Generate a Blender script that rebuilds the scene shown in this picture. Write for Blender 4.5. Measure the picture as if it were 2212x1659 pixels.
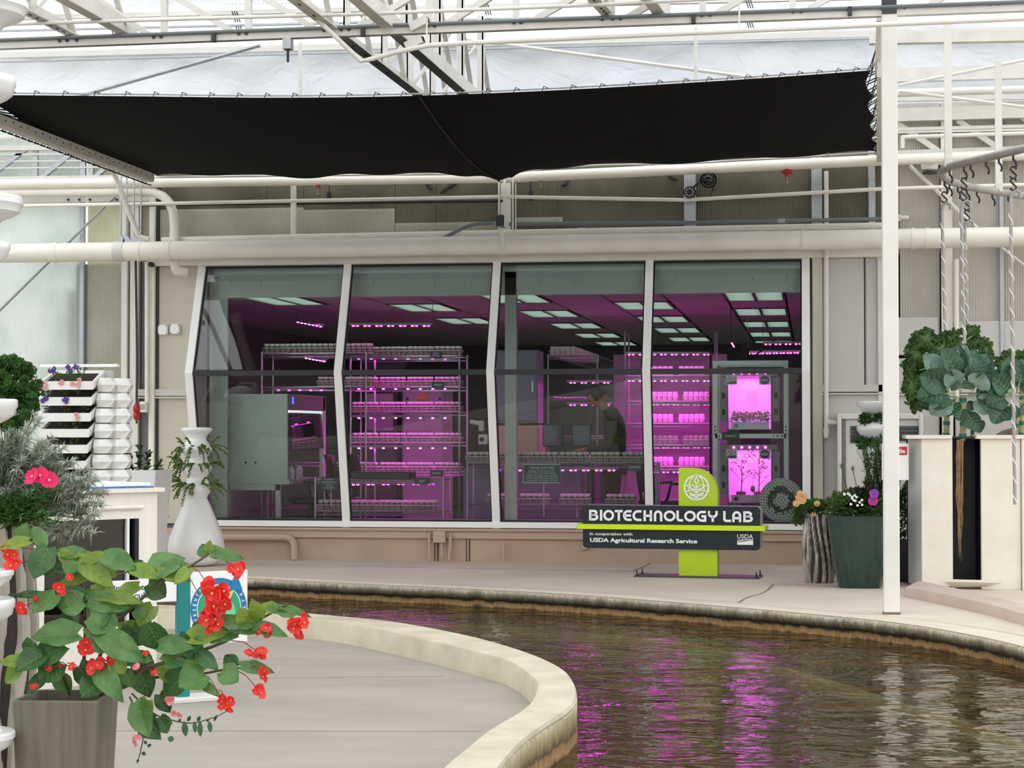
import bpy, math, random
from math import sin, cos, pi, tan, atan, sqrt
from mathutils import Vector, Matrix
from mathutils.geometry import tessellate_polygon

for o in list(bpy.data.objects): bpy.data.objects.remove(o)
SC = bpy.context.scene
COL = SC.collection
rnd = random.Random(7)

# ---------------------------------------------------------------- camera
IMG_W, IMG_H, F = 2212.0, 1659.0, 4300.0
CX, CY, HOR = 1106.0, 829.5, 930.0
TH = atan(0.15)
PIT = atan((HOR - CY) / F)
CAM = Vector((0, 0, 1.25))
FW0 = Vector((-sin(TH), cos(TH), 0)); RT = Vector((cos(TH), sin(TH), 0)); ZU = Vector((0, 0, 1))
FWD = FW0 * cos(PIT) + ZU * sin(PIT); UP = ZU * cos(PIT) - FW0 * sin(PIT)
cd = bpy.data.cameras.new('camera'); cam = bpy.data.objects.new('camera', cd); COL.objects.link(cam)
cd.sensor_width = 36.0; cd.lens = F / IMG_W * 36.0; cd.clip_end = 300
cam.matrix_world = Matrix(((RT.x, UP.x, -FWD.x, CAM.x), (RT.y, UP.y, -FWD.y, CAM.y), (RT.z, UP.z, -FWD.z, CAM.z), (0, 0, 0, 1)))
SC.camera = cam

# ---------------------------------------------------------------- sky and exposure
wd = bpy.data.worlds.new('overcast_sky'); SC.world = wd; wd.use_nodes = True
nt = wd.node_tree; nt.nodes.clear()
wo = nt.nodes.new('ShaderNodeOutputWorld'); bg = nt.nodes.new('ShaderNodeBackground')
tc = nt.nodes.new('ShaderNodeTexCoord'); nz = nt.nodes.new('ShaderNodeTexNoise'); rp = nt.nodes.new('ShaderNodeValToRGB')
nz.inputs['Scale'].default_value = 2.2; nz.inputs['Detail'].default_value = 5
nt.links.new(tc.outputs['Generated'], nz.inputs['Vector']); nt.links.new(nz.outputs['Fac'], rp.inputs['Fac'])
rp.color_ramp.elements[0].position = .35; rp.color_ramp.elements[0].color = (.80, .88, 1.0, 1)
rp.color_ramp.elements[1].position = .62; rp.color_ramp.elements[1].color = (1.0, .985, .96, 1)
nt.links.new(rp.outputs['Color'], bg.inputs['Color']); bg.inputs['Strength'].default_value = 1.0
nt.links.new(bg.outputs['Background'], wo.inputs['Surface'])
cy = SC.cycles; cy.max_bounces = 6; cy.diffuse_bounces = 3; cy.glossy_bounces = 3; cy.transmission_bounces = 3; cy.transparent_max_bounces = 10; cy.caustics_reflective = False; cy.caustics_refractive = False; cy.adaptive_threshold = .12
vs = SC.view_settings
vs.view_transform = 'Standard'; vs.look = 'None'; vs.exposure = 0.88; vs.gamma = 1.0; vs.use_curve_mapping = False

# ---------------------------------------------------------------- placing
def ray(px, py): return FWD + RT * ((px - CX) / F) + UP * ((CY - py) / F)
def atY(px, py, Y): d = ray(px, py); return CAM + d * (Y / d.y)
def atZ(px, py, Z=0.0): d = ray(px, py); return CAM + d * ((Z - CAM.z) / d.z)
def atD(px, py, D): d = ray(px, py); return CAM + d * (D / d.dot(FW0))
YW = 18.8                                                    # front of the lab wall
def mpp(p): return (Vector(p) - CAM).dot(FW0) / F            # metres one pixel spans at p
def lerp(a, b, t): return a + (b - a) * t

# ---------------------------------------------------------------- materials
def lin(c):
    return tuple((x / 255 / 12.92 if x / 255 <= .04045 else ((x / 255 + .055) / 1.055) ** 2.4) for x in c)
MATS = {}
def mat(name, col, rough=.5, metal=0., noise=None, bump=None, col2=None, spec=.5, streak=None, trans=0., emit=None, estr=0., coat=0., spots=None):
    """procedural principled material; col in 0-255 sRGB. noise=(scale, amount) mixes towards col2"""
    if name in MATS: return MATS[name]
    m = bpy.data.materials.new(name); m.use_nodes = True; t = m.node_tree; N = t.nodes; L = t.links
    b = N['Principled BSDF']; c = lin(col)
    b.inputs['Base Color'].default_value = (*c, 1); b.inputs['Roughness'].default_value = rough; b.inputs['Metallic'].default_value = metal
    b.inputs['Specular IOR Level'].default_value = spec
    if coat: b.inputs['Coat Weight'].default_value = coat
    if trans:
        b.inputs['Transmission Weight'].default_value = trans
    co = N.new('ShaderNodeTexCoord')
    last = None
    if noise:
        n = N.new('ShaderNodeTexNoise'); n.inputs['Scale'].default_value = noise[0]; n.inputs['Detail'].default_value = 6; n.inputs['Roughness'].default_value = .62
        src = co.outputs['Object']
        if streak:
            mp = N.new('ShaderNodeMapping'); mp.inputs['Scale'].default_value = streak; L.new(src, mp.inputs['Vector']); src = mp.outputs['Vector']
        L.new(src, n.inputs['Vector'])
        r = N.new('ShaderNodeValToRGB'); r.color_ramp.elements[0].position = .5 - noise[1] * .5; r.color_ramp.elements[1].position = .5 + noise[1] * .5
        if noise[1] < .25: r.color_ramp.elements[0].position = .36; r.color_ramp.elements[1].position = .66
        c2 = lin(col2) if col2 else tuple(x * .8 for x in c)
        r.color_ramp.elements[0].color = (*c2, 1); r.color_ramp.elements[1].color = (*c, 1)
        L.new(n.outputs['Fac'], r.inputs['Fac']); last = r.outputs['Color']
    if spots:
        n2 = N.new('ShaderNodeTexNoise'); n2.inputs['Scale'].default_value = spots[0]; n2.inputs['Detail'].default_value = 8; n2.inputs['Roughness'].default_value = .7
        L.new(co.outputs['Object'], n2.inputs['Vector'])
        r2 = N.new('ShaderNodeValToRGB'); r2.color_ramp.elements[0].position = spots[1]; r2.color_ramp.elements[1].position = spots[1] + .08
        L.new(n2.outputs['Fac'], r2.inputs['Fac'])
        mx = N.new('ShaderNodeMix'); mx.data_type = 'RGBA'
        L.new(r2.outputs['Color'], mx.inputs['Factor'])
        if last: L.new(last, mx.inputs['A'])
        else: mx.inputs['A'].default_value = (*c, 1)
        mx.inputs['B'].default_value = (*lin(spots[2]), 1); last = mx.outputs['Result']
    if last: L.new(last, b.inputs['Base Color'])
    if bump:
        n = N.new('ShaderNodeTexNoise'); n.inputs['Scale'].default_value = bump[0]; n.inputs['Detail'].default_value = 5
        L.new(co.outputs['Object'], n.inputs['Vector'])
        bp = N.new('ShaderNodeBump'); bp.inputs['Strength'].default_value = bump[1]; bp.inputs['Distance'].default_value = bump[2] if len(bump) > 2 else .02
        L.new(n.outputs['Fac'], bp.inputs['Height']); L.new(bp.outputs['Normal'], b.inputs['Normal'])
    if emit:
        b.inputs['Emission Color'].default_value = (*lin(emit), 1); b.inputs['Emission Strength'].default_value = estr
    MATS[name] = m; return m

def glass_mat(name, tint, refl=1.0, rough=0.0, ior=1.5):
    m = bpy.data.materials.new(name); m.use_nodes = True; t = m.node_tree; N = t.nodes; L = t.links; N.clear()
    o = N.new('ShaderNodeOutputMaterial'); mx = N.new('ShaderNodeMixShader'); tr = N.new('ShaderNodeBsdfTransparent'); g = N.new('ShaderNodeBsdfGlossy'); f = N.new('ShaderNodeFresnel')
    tr.inputs['Color'].default_value = (*tint, 1); g.inputs['Roughness'].default_value = rough; g.inputs['Color'].default_value = (refl, refl, refl, 1); f.inputs['IOR'].default_value = ior
    L.new(f.outputs['Fac'], mx.inputs['Fac']); L.new(tr.outputs['BSDF'], mx.inputs[1]); L.new(g.outputs['BSDF'], mx.inputs[2]); L.new(mx.outputs['Shader'], o.inputs['Surface'])
    MATS[name] = m; return m

def leaf_mat(name, col, col2=None, rough=.45, trl=.35, nscale=14., spec=.4):
    """leaf: diffuse front with some light let through"""
    m = bpy.data.materials.new(name); m.use_nodes = True; t = m.node_tree; N = t.nodes; L = t.links
    b = N['Principled BSDF']; b.inputs['Roughness'].default_value = rough; b.inputs['Specular IOR Level'].default_value = spec
    co = N.new('ShaderNodeTexCoord'); n = N.new('ShaderNodeTexNoise'); n.inputs['Scale'].default_value = nscale; n.inputs['Detail'].default_value = 4
    L.new(co.outputs['Object'], n.inputs['Vector'])
    r = N.new('ShaderNodeValToRGB'); r.color_ramp.elements[0].position = .35; r.color_ramp.elements[1].position = .68
    r.color_ramp.elements[0].color = (*lin(col), 1); r.color_ramp.elements[1].color = (*lin(col2 or col), 1)
    L.new(n.outputs['Fac'], r.inputs['Fac']); L.new(r.outputs['Color'], b.inputs['Base Color'])
    tl = N.new('ShaderNodeBsdfTranslucent'); L.new(r.outputs['Color'], tl.inputs['Color'])
    mx = N.new('ShaderNodeMixShader'); mx.inputs['Fac'].default_value = trl
    L.new(b.outputs['BSDF'], mx.inputs[1]); L.new(tl.outputs['BSDF'], mx.inputs[2]); L.new(mx.outputs['Shader'], N['Material Output'].inputs['Surface'])
    MATS[name] = m; return m

def emit_mat(name, col, s):
    m = bpy.data.materials.new(name); m.use_nodes = True; N = m.node_tree.nodes; N.clear()
    o = N.new('ShaderNodeOutputMaterial'); e = N.new('ShaderNodeEmission'); e.inputs['Color'].default_value = (*lin(col), 1); e.inputs['Strength'].default_value = s
    m.node_tree.links.new(e.outputs['Emission'], o.inputs['Surface']); MATS[name] = m
    if name.startswith('led_'): m.cycles.emission_sampling = 'NONE'
    return m

# ---------------------------------------------------------------- mesh building
class MB:
    def __init__(s): s.v = []; s.f = []
    def add(s, vs, fs):
        b = len(s.v); s.v += [Vector(v) for v in vs]; s.f += [tuple(i + b for i in f) for f in fs]; return s
    def box(s, x0, x1, y0, y1, z0, z1):
        return s.add([(x0, y0, z0), (x1, y0, z0), (x1, y1, z0), (x0, y1, z0), (x0, y0, z1), (x1, y0, z1), (x1, y1, z1), (x0, y1, z1)],
                     [(0, 3, 2, 1), (4, 5, 6, 7), (0, 1, 5, 4), (1, 2, 6, 5), (2, 3, 7, 6), (3, 0, 4, 7)])
    def bbox(s, x0, x1, y0, y1, z0, z1, b=.01):
        """box with bevelled upright edges and eased top and bottom"""
        b = min(b, (x1 - x0) * .45, (y1 - y0) * .45, (z1 - z0) * .45)
        def ring(i, z): return [(x0 + i + b, y0 + i, z), (x1 - i - b, y0 + i, z), (x1 - i, y0 + i + b, z), (x1 - i, y1 - i - b, z), (x1 - i - b, y1 - i, z), (x0 + i + b, y1 - i, z), (x0 + i, y1 - i - b, z), (x0 + i, y0 + i + b, z)]
        b2 = b * .5
        return s.loft([ring(b2, z0), ring(0, z0 + b2), ring(0, z1 - b2), ring(b2, z1)], True)
    def loft(s, rings, cap=True, closed=True):
        n = len(rings[0]); vs = [v for r in rings for v in r]; fs = []
        for i in range(len(rings) - 1):
            for j in range(n if closed else n - 1):
                k = (j + 1) % n; fs.append((i * n + j, i * n + k, (i + 1) * n + k, (i + 1) * n + j))
        if cap: fs.append(tuple(range(n))[::-1]); fs.append(tuple(range((len(rings) - 1) * n, len(rings) * n)))
        return s.add(vs, fs)
    def tube(s, pts, r, n=8, cap=True):
        pts = [Vector(p) for p in pts]; rs = r if isinstance(r, (list, tuple)) else [r] * len(pts); rings = []; ref = None
        for i, p in enumerate(pts):
            d = (pts[min(i + 1, len(pts) - 1)] - pts[max(i - 1, 0)])
            d = d.normalized() if d.length > 1e-9 else Vector((0, 0, 1))
            if ref is None: ref = Vector((0, 0, 1)) if abs(d.z) < .9 else Vector((1, 0, 0))
            u = d.cross(ref); u = u.normalized() if u.length > 1e-6 else d.orthogonal().normalized(); w = u.cross(d).normalized(); ref = w
            rings.append([p + (u * cos(2 * pi * k / n) + w * sin(2 * pi * k / n)) * rs[i] for k in range(n)])
        return s.loft(rings, cap)
    def lathe(s, prof, n=24, c=(0, 0, 0), cap=True, sx=1., sy=1.):
        c = Vector(c); return s.loft([[c + Vector((r * sx * cos(2 * pi * k / n), r * sy * sin(2 * pi * k / n), z)) for k in range(n)] for r, z in prof], cap)
    def beam(s, a, b, w, h, up=(0, 0, 1)):
        a, b = Vector(a), Vector(b); d = (b - a).normalized(); u = Vector(up)
        if abs(d.dot(u)) > .95: u = Vector((0, 1, 0))
        x = d.cross(u).normalized() * (w / 2); y = x.cross(d).normalized() * (h / 2)
        return s.loft([[p - x - y, p + x - y, p + x + y, p - x + y] for p in (a, b)], True)
    def angle(s, a, b, w, t, u, v):
        """steel angle: two flanges of width w along directions u and v"""
        a, b, u, v = Vector(a), Vector(b), Vector(u), Vector(v)
        pr = [Vector((0, 0)), Vector((w, 0)), Vector((w, t)), Vector((t, t)), Vector((t, w)), Vector((0, w))]
        return s.loft([[p + u * q.x + v * q.y for q in pr] for p in (a, b)], True)
    def prism(s, poly, d, flip=False):
        """extrude a 3-d planar polygon by vector d"""
        P = [Vector(p) for p in poly]; d = Vector(d); n = len(P)
        tri = tessellate_polygon([P]); vs = P + [p + d for p in P]; fs = []
        for t in tri: fs.append(t); fs.append(tuple(i + n for i in reversed(t)))
        for i in range(n): j = (i + 1) % n; fs.append((i, j, j + n, i + n))
        return s.add(vs, fs)
    def grid(s, fn, nu, nv):
        vs = [fn(i / nu, j / nv) for i in range(nu + 1) for j in range(nv + 1)]; fs = []
        for i in range(nu):
            for j in range(nv): a = i * (nv + 1) + j; fs.append((a, a + nv + 1, a + nv + 2, a + 1))
        return s.add(vs, fs)
    def ball(s, c, r, n=10, m=6, sc=(1, 1, 1)):
        c = Vector(c); return s.loft([[c + Vector((r * sin(pi * (i + .02) / (m + .04)) * cos(2 * pi * k / n) * sc[0], r * sin(pi * (i + .02) / (m + .04)) * sin(2 * pi * k / n) * sc[1], -r * cos(pi * (i + .02) / (m + .04)) * sc[2])) for k in range(n)] for i in range(m + 1)], True)
    def mesh(s, name, m, org=(0, 0, 0), smooth=False):
        me = bpy.data.meshes.new(name); o = Vector(org); me.from_pydata([tuple(v - o) for v in s.v], [], s.f); me.validate()
        ms = m if isinstance(m, (list, tuple)) else [m]
        for q in ms: me.materials.append(q)
        if smooth:
            me.polygons.foreach_set('use_smooth', [True] * len(me.polygons))
            try: me.set_sharp_from_angle(angle=math.radians(smooth if smooth is not True else 40))
            except Exception: pass
        me.update(); return me
    def build(s, name, m, parent=None, smooth=False, org=None):
        wl = wloc(parent) if parent else Vector((0, 0, 0))
        if org is None: org = Vector((0, 0, 0)) if parent is None else wl
        o = bpy.data.objects.new(name, s.mesh(name, m, org, smooth)); COL.objects.link(o)
        o.location = Vector(org) - wl
        if parent: o.parent = parent
        return o
def wloc(o):
    v = Vector((0, 0, 0))
    while o: v += o.location; o = o.parent
    return v
def tag(o, label=None, cat=None, group=None, kind=None):
    if label: o['label'] = label
    if cat: o['category'] = cat
    if group: o['group'] = group
    if kind: o['kind'] = kind
    return o
def thing(name, label, cat, loc=(0, 0, 0), group=None):
    o = bpy.data.objects.new(name, None); COL.objects.link(o); o.location = loc; o.empty_display_size = .1
    return tag(o, label, cat, group)
def struct(name, loc=(0, 0, 0)):
    o = bpy.data.objects.new(name, None); COL.objects.link(o); o.location = loc; return tag(o, kind='structure')
def dup(root, loc=None, label=None, group=None, rz=None, sc=None):
    r = root.copy(); COL.objects.link(r)
    if loc is not None: r.location = loc
    if label: r['label'] = label
    if group: r['group'] = group
    if rz is not None: r.rotation_euler.z = rz
    if sc is not None: r.scale = (sc, sc, sc)
    for ch in root.children:
        c = ch.copy(); COL.objects.link(c); c.parent = r
        for g in ch.children: d = g.copy(); COL.objects.link(d); d.parent = c
    return r
def put(name, me, loc, parent=None, rot=None, sc=None):
    """an object that shares a mesh"""
    o = bpy.data.objects.new(name, me); COL.objects.link(o); o.location = loc
    if rot: o.rotation_euler = rot
    if sc: o.scale = sc if isinstance(sc, (tuple, list)) else (sc, sc, sc)
    if parent: o.parent = parent
    return o
def spline(pts, n):
    """catmull-rom through pts, n steps a span"""
    P = [Vector(p) for p in pts]; out = []
    for i in range(len(P) - 1):
        a, b, c, d = P[max(i - 1, 0)], P[i], P[i + 1], P[min(i + 2, len(P) - 1)]
        for k in range(n):
            t = k / n; out.append(.5 * ((2 * b) + (c - a) * t + (2 * a - 5 * b + 4 * c - d) * t * t + (3 * b - a - 3 * c + d) * t ** 3))
    out.append(P[-1]); return out
def polymesh(poly, z0, z1):
    """slab from an outline"""
    mb = MB(); return mb.prism([(p[0], p[1], z0) for p in poly], (0, 0, z1 - z0))
def text_mesh(s, size_w, size_h, thick=0.0, bold=0.0, align='CENTER', spacing=1.0):
    """flat lettering as a mesh in the XZ plane facing -Y, fitted to a width and height, centred on the origin"""
    cu = bpy.data.curves.new('lettering', 'FONT'); cu.body = s; cu.align_x = align; cu.offset = bold; cu.space_character = spacing; cu.extrude = .01; cu.resolution_u = 3
    cu.space_line = 1.0
    to = bpy.data.objects.new('lettering', cu); COL.objects.link(to); bpy.context.view_layer.update()
    dg = bpy.context.evaluated_depsgraph_get(); me = bpy.data.meshes.new_from_object(to.evaluated_get(dg))
    bpy.data.objects.remove(to)
    xs = [v.co.x for v in me.vertices]; ys = [v.co.y for v in me.vertices]
    cx, cy = (min(xs) + max(xs)) / 2, (min(ys) + max(ys)) / 2; w, h = max(xs) - min(xs), max(ys) - min(ys)
    for v in me.vertices:
        x, y, z = v.co; v.co = ((x - cx) / w * size_w, -(z + .01) / .02 * max(thick, .0008), (y - cy) / h * size_h)
    me.materials.clear(); return me
def lettering(name, s, c, w, h, m, parent, rz=0., thick=.001, bold=0., align='CENTER', spacing=1.0):
    me = text_mesh(s, w, h, thick, bold, align, spacing); me.materials.append(m)
    o = bpy.data.objects.new(name, me); COL.objects.link(o); o.location = Vector(c) - wloc(parent); o.rotation_euler.z = rz; o.parent = parent
    return o
# ================================================================ materials of the place
WHITE = mat('white_paint', (229, 227, 219), .45, noise=(3, .5), col2=(217, 214, 204))
WHITE2 = mat('white_plastic', (242, 241, 238), .35)
CREAM = mat('cream_paint', (246, 242, 230), .5, noise=(2.5, .6), col2=(224, 218, 203))
BEIGE = mat('beige_panel', (208, 201, 184), .6, noise=(1.2, .6), col2=(196, 189, 171))
GREYPAN = mat('grey_panel', (206, 203, 197), .6, noise=(1.2, .6), col2=(194, 190, 182))
STEEL = mat('galvanised_steel', (188, 190, 190), .42, .55, noise=(30, .5), col2=(160, 163, 165))
PAINTST = mat('painted_steel', (226, 224, 216), .5, noise=(6, .5), col2=(206, 202, 192), spots=(26, .67, (172, 150, 124)))
BLACK = mat('black_rubber', (14, 14, 14), .6)
BLACKPL = mat('black_plastic', (22, 22, 23), .45)
DARKMET = mat('dark_metal', (58, 60, 60), .5, .4)
RED = mat('red_plastic', (170, 22, 26), .4)
CONC = mat('walkway_concrete', (226, 213, 197), .75, noise=(1.1, .5), col2=(204, 190, 173), bump=(90, .12, .004), spots=(9, .70, (190, 176, 160)))
FLOORC = mat('island_concrete', (168, 161, 149), .75, noise=(.9, .5), col2=(146, 138, 126), bump=(80, .12, .004), streak=(1, 2.2, 1))
CURBT = mat('curb_concrete', (212, 203, 182), .8, noise=(3.5, .5), col2=(178, 166, 140), bump=(50, .4, .008), spots=(24, .64, (150, 138, 112)))
PLINTH = mat('plinth_paint', (192, 166, 146), .7, noise=(3, .5), col2=(176, 150, 132), bump=(30, .1, .004), spots=(14, .70, (156, 132, 116)))
TAUPE = mat('taupe_paint', (188, 163, 145), .6)

def shore_mat(name, top, zt, zmid, zw, moss_shade=((58, 50, 34), (84, 76, 56), (136, 128, 106))):
    """pond wall: clean lip, mossy band with the overhang shadow painted in, tan waterline crust (stains of their own shape along the height)"""
    m = bpy.data.materials.new(name); m.use_nodes = True; t = m.node_tree; N = t.nodes; L = t.links; b = N['Principled BSDF']; b.inputs['Roughness'].default_value = .8
    co = N.new('ShaderNodeTexCoord'); sp = N.new('ShaderNodeSeparateXYZ'); L.new(co.outputs['Object'], sp.inputs['Vector'])
    n = N.new('ShaderNodeTexNoise'); n.inputs['Scale'].default_value = 7; n.inputs['Detail'].default_value = 8; n.inputs['Roughness'].default_value = .7
    mp = N.new('ShaderNodeMapping'); mp.inputs['Scale'].default_value = (1, 1, .25); L.new(co.outputs['Object'], mp.inputs['Vector']); L.new(mp.outputs['Vector'], n.inputs['Vector'])
    ma = N.new('ShaderNodeMath'); ma.operation = 'MULTIPLY_ADD'; ma.inputs[1].default_value = .10; ma.inputs[2].default_value = -.05; L.new(n.outputs['Fac'], ma.inputs[0])
    ad = N.new('ShaderNodeMath'); ad.operation = 'ADD'; L.new(sp.outputs['Z'], ad.inputs[0]); L.new(ma.outputs['Value'], ad.inputs[1])
    mr = N.new('ShaderNodeMapRange'); mr.inputs['From Min'].default_value = zw - .02; mr.inputs['From Max'].default_value = zt; L.new(ad.outputs['Value'], mr.inputs['Value'])
    r = N.new('ShaderNodeValToRGB'); e = r.color_ramp.elements
    e[0].position = 0; e[0].color = (*lin((66, 48, 28)), 1); e[1].position = 1; e[1].color = (*lin(top), 1)
    for p, c in ((.10, (104, 72, 38)), (.20, (172, 136, 88)), (.36, (158, 124, 78)), (.42, moss_shade[0]), (.55, moss_shade[1]), (.76, moss_shade[2]), (.93, top)):  # darkest mossy stop also carries the painted shadow under the wall's lip
        q = e.new(p); q.color = (*lin(c), 1)
    L.new(mr.outputs['Result'], r.inputs['Fac'])
    n2 = N.new('ShaderNodeTexNoise'); n2.inputs['Scale'].default_value = 45; n2.inputs['Detail'].default_value = 4; L.new(mp.outputs['Vector'], n2.inputs['Vector'])
    mx = N.new('ShaderNodeMix'); mx.data_type = 'RGBA'; mx.blend_type = 'MULTIPLY'; mx.inputs['Factor'].default_value = .55
    L.new(r.outputs['Color'], mx.inputs['A']); rr = N.new('ShaderNodeValToRGB'); rr.color_ramp.elements[0].position = .3; rr.color_ramp.elements[0].color = (.25, .22, .18, 1); rr.color_ramp.elements[1].position = .6
    L.new(n2.outputs['Fac'], rr.inputs['Fac']); L.new(rr.outputs['Color'], mx.inputs['B']); L.new(mx.outputs['Result'], b.inputs['Base Color'])
    bp = N.new('ShaderNodeBump'); bp.inputs['Strength'].default_value = .6; bp.inputs['Distance'].default_value = .015; L.new(n2.outputs['Fac'], bp.inputs['Height']); L.new(bp.outputs['Normal'], b.inputs['Normal'])
    return m

# ================================================================ ground, pond
WZ = -0.14; IZ = -0.08; CT = 0.045
far_px = [(-500, 1236), (-200, 1240), (100, 1242), (350, 1244), (518, 1248), (740, 1259), (1000, 1271), (1240, 1284), (1476, 1302), (1700, 1321), (1907, 1341), (2060, 1363), (2212, 1395), (2360, 1440), (2560, 1530), (2900, 1760)]
far = spline([atZ(x, y, 0) for x, y in far_px], 6)
wk = [(p.x, p.y) for p in far] + [(16, far[-1].y), (16, 42), (-24, 42), (-24, far[0].y)]
lip = .012
wk_mb = polymesh(wk, -.03, 0.0)
tag(wk_mb.build('floor_walkway', CONC), kind='structure')
fl = bpy.data.objects['floor_walkway']
def strip(mb, pts, w, z, h=.003):
    L = []; R = []
    for i, p in enumerate(pts):
        d = (pts[min(i + 1, len(pts) - 1)] - pts[max(i - 1, 0)]); d.z = 0; d.normalize(); n = Vector((-d.y, d.x, 0))
        L.append(Vector((p.x, p.y, z)) + n * w / 2); R.append(Vector((p.x, p.y, z)) - n * w / 2)
    return mb.loft([[a, b, b + Vector((0, 0, h)), a + Vector((0, 0, h))] for a, b in zip(L, R)], True)
JOINT = mat('joint_grey', (142, 132, 120), .9)
for pts in ([(1588, 1308), (1612, 1292), (1650, 1280), (1672, 1262)], [(1368, 1234), (1408, 1216)], [(1672, 1262), (1800, 1266), (1905, 1272)], [(740, 1222), (1000, 1228), (1368, 1234)]):
    strip(MB(), spline([atZ(x, y, 0) for x, y in pts], 5), .022, -.001, .0025).build('joint', JOINT, fl)
# pond wall below the walkway
mb = MB(); back = .18
rings = []
for i, p in enumerate(far):
    d = (far[min(i + 1, len(far) - 1)] - far[max(i - 1, 0)]); d.normalize(); n = Vector((-d.y, d.x, 0))
    if n.y < 0: n = -n
    q = lambda off, z: Vector((p.x, p.y, z)) + n * off
    rings.append([q(.25, .004), q(-.02, .004), q(-.045, -.012), q(-.05, -.035), q(-.035, -.075), q(.0, -.085), q(.005, -.7), q(.25, -.7)])
mb.loft(rings, True)
tag(mb.build('wall_pond', shore_mat('pond_wall_stains_shade', (196, 184, 164), .005, -.07, WZ), smooth=60), kind='structure')
# a pale lip band on the walkway edge
mb = MB()
rings = []
for i, p in enumerate(far):
    d = (far[min(i + 1, len(far) - 1)] - far[max(i - 1, 0)]); d.normalize(); n = Vector((-d.y, d.x, 0))
    if n.y < 0: n = -n
    rings.append([Vector((p.x, p.y, .002)) + n * -.03, Vector((p.x, p.y, .002)) + n * .22, Vector((p.x, p.y, .008)) + n * .20, Vector((p.x, p.y, .008)) + n * -.02])
mb.loft(rings, True)
mb.build('lip', mat('lip_concrete', (226, 214, 197), .75, noise=(2, .5), col2=(208, 194, 175), bump=(60, .15, .004)), fl, smooth=40)

out_px = [(-500, 1296), (-200, 1299), (100, 1302), (350, 1308), (520, 1315), (640, 1324), (740, 1333), (840, 1343), (941, 1360), (1041, 1382), (1141, 1412), (1208, 1442), (1238, 1469), (1247, 1499), (1242, 1519), (1222, 1539), (1175, 1569), (1125, 1606), (1078, 1659), (1030, 1725), (975, 1810), (900, 1960)]
inn_px = [(-500, 1303), (-200, 1306), (100, 1310), (350, 1317), (520, 1325), (640, 1335), (740, 1346), (840, 1366), (941, 1388), (1041, 1413), (1101, 1430), (1141, 1457), (1158, 1475), (1160, 1489), (1148, 1515), (1130, 1533), (1108, 1549), (1058, 1579), (1008, 1619), (961, 1659), (905, 1722), (780, 1900)]
ow = spline([atZ(x, y, CT) for x, y in out_px], 6); iw = spline([atZ(x, y, CT) for x, y in inn_px], 6)
mb = MB(); rings = []
for a, b in zip(ow, iw):
    u = (b - a); u.z = 0; u.normalize(); e = .016
    rings.append([Vector((b.x, b.y, IZ - .1)), Vector((b.x, b.y, CT - e)), Vector((b.x, b.y, CT)) - u * e, Vector((a.x, a.y, CT)) + u * e * 2, Vector((a.x, a.y, CT - e * 1.6)), Vector((a.x, a.y, -.06)), Vector((a.x, a.y, -.7)), Vector((b.x, b.y, -.7))])
mb.loft(rings, True)
curb = tag(mb.build('wall_pond_curb', shore_mat('curb_stains', (208, 196, 168), CT + .005, -.05, WZ - .01, ((92, 74, 44), (142, 122, 84), (180, 164, 126))), smooth=50), kind='structure')
# cast cap and inner face carry the clean concrete
mb = MB(); rings = []
for a, b in zip(ow, iw):
    u = (b - a); u.z = 0; u.normalize()
    rings.append([Vector((b.x, b.y, IZ - .05)) + u * .004, Vector((b.x, b.y, CT - .012)) + u * .004, Vector((b.x, b.y, CT + .005)) - u * .008, Vector((a.x, a.y, CT + .005)) + u * .012, Vector((a.x, a.y, CT - .01)) + u * .002 , Vector((b.x, b.y, CT - .012)) - u * .03, Vector((b.x, b.y, IZ - .05)) - u * .03])
mb.loft(rings, True); mb.build('cap', CURBT, curb, smooth=40)
poly = [(p.x, p.y) for p in iw] + [(iw[-1].x - .4, 2.0), (-3.5, -4), (-16, -4), (-16, iw[0].y)]
isl = tag(polymesh(poly, IZ - .1, IZ).build('floor_island', FLOORC), kind='structure')
for a, b in (((250, 1579), (1040, 1580)), ((560, 1465), (960, 1461)), ((300, 1422), (560, 1424))):
    strip(MB(), [atZ(*a, IZ), atZ(*b, IZ)], .018, IZ - .001, .0022).build('joint', JOINT, isl)
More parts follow.
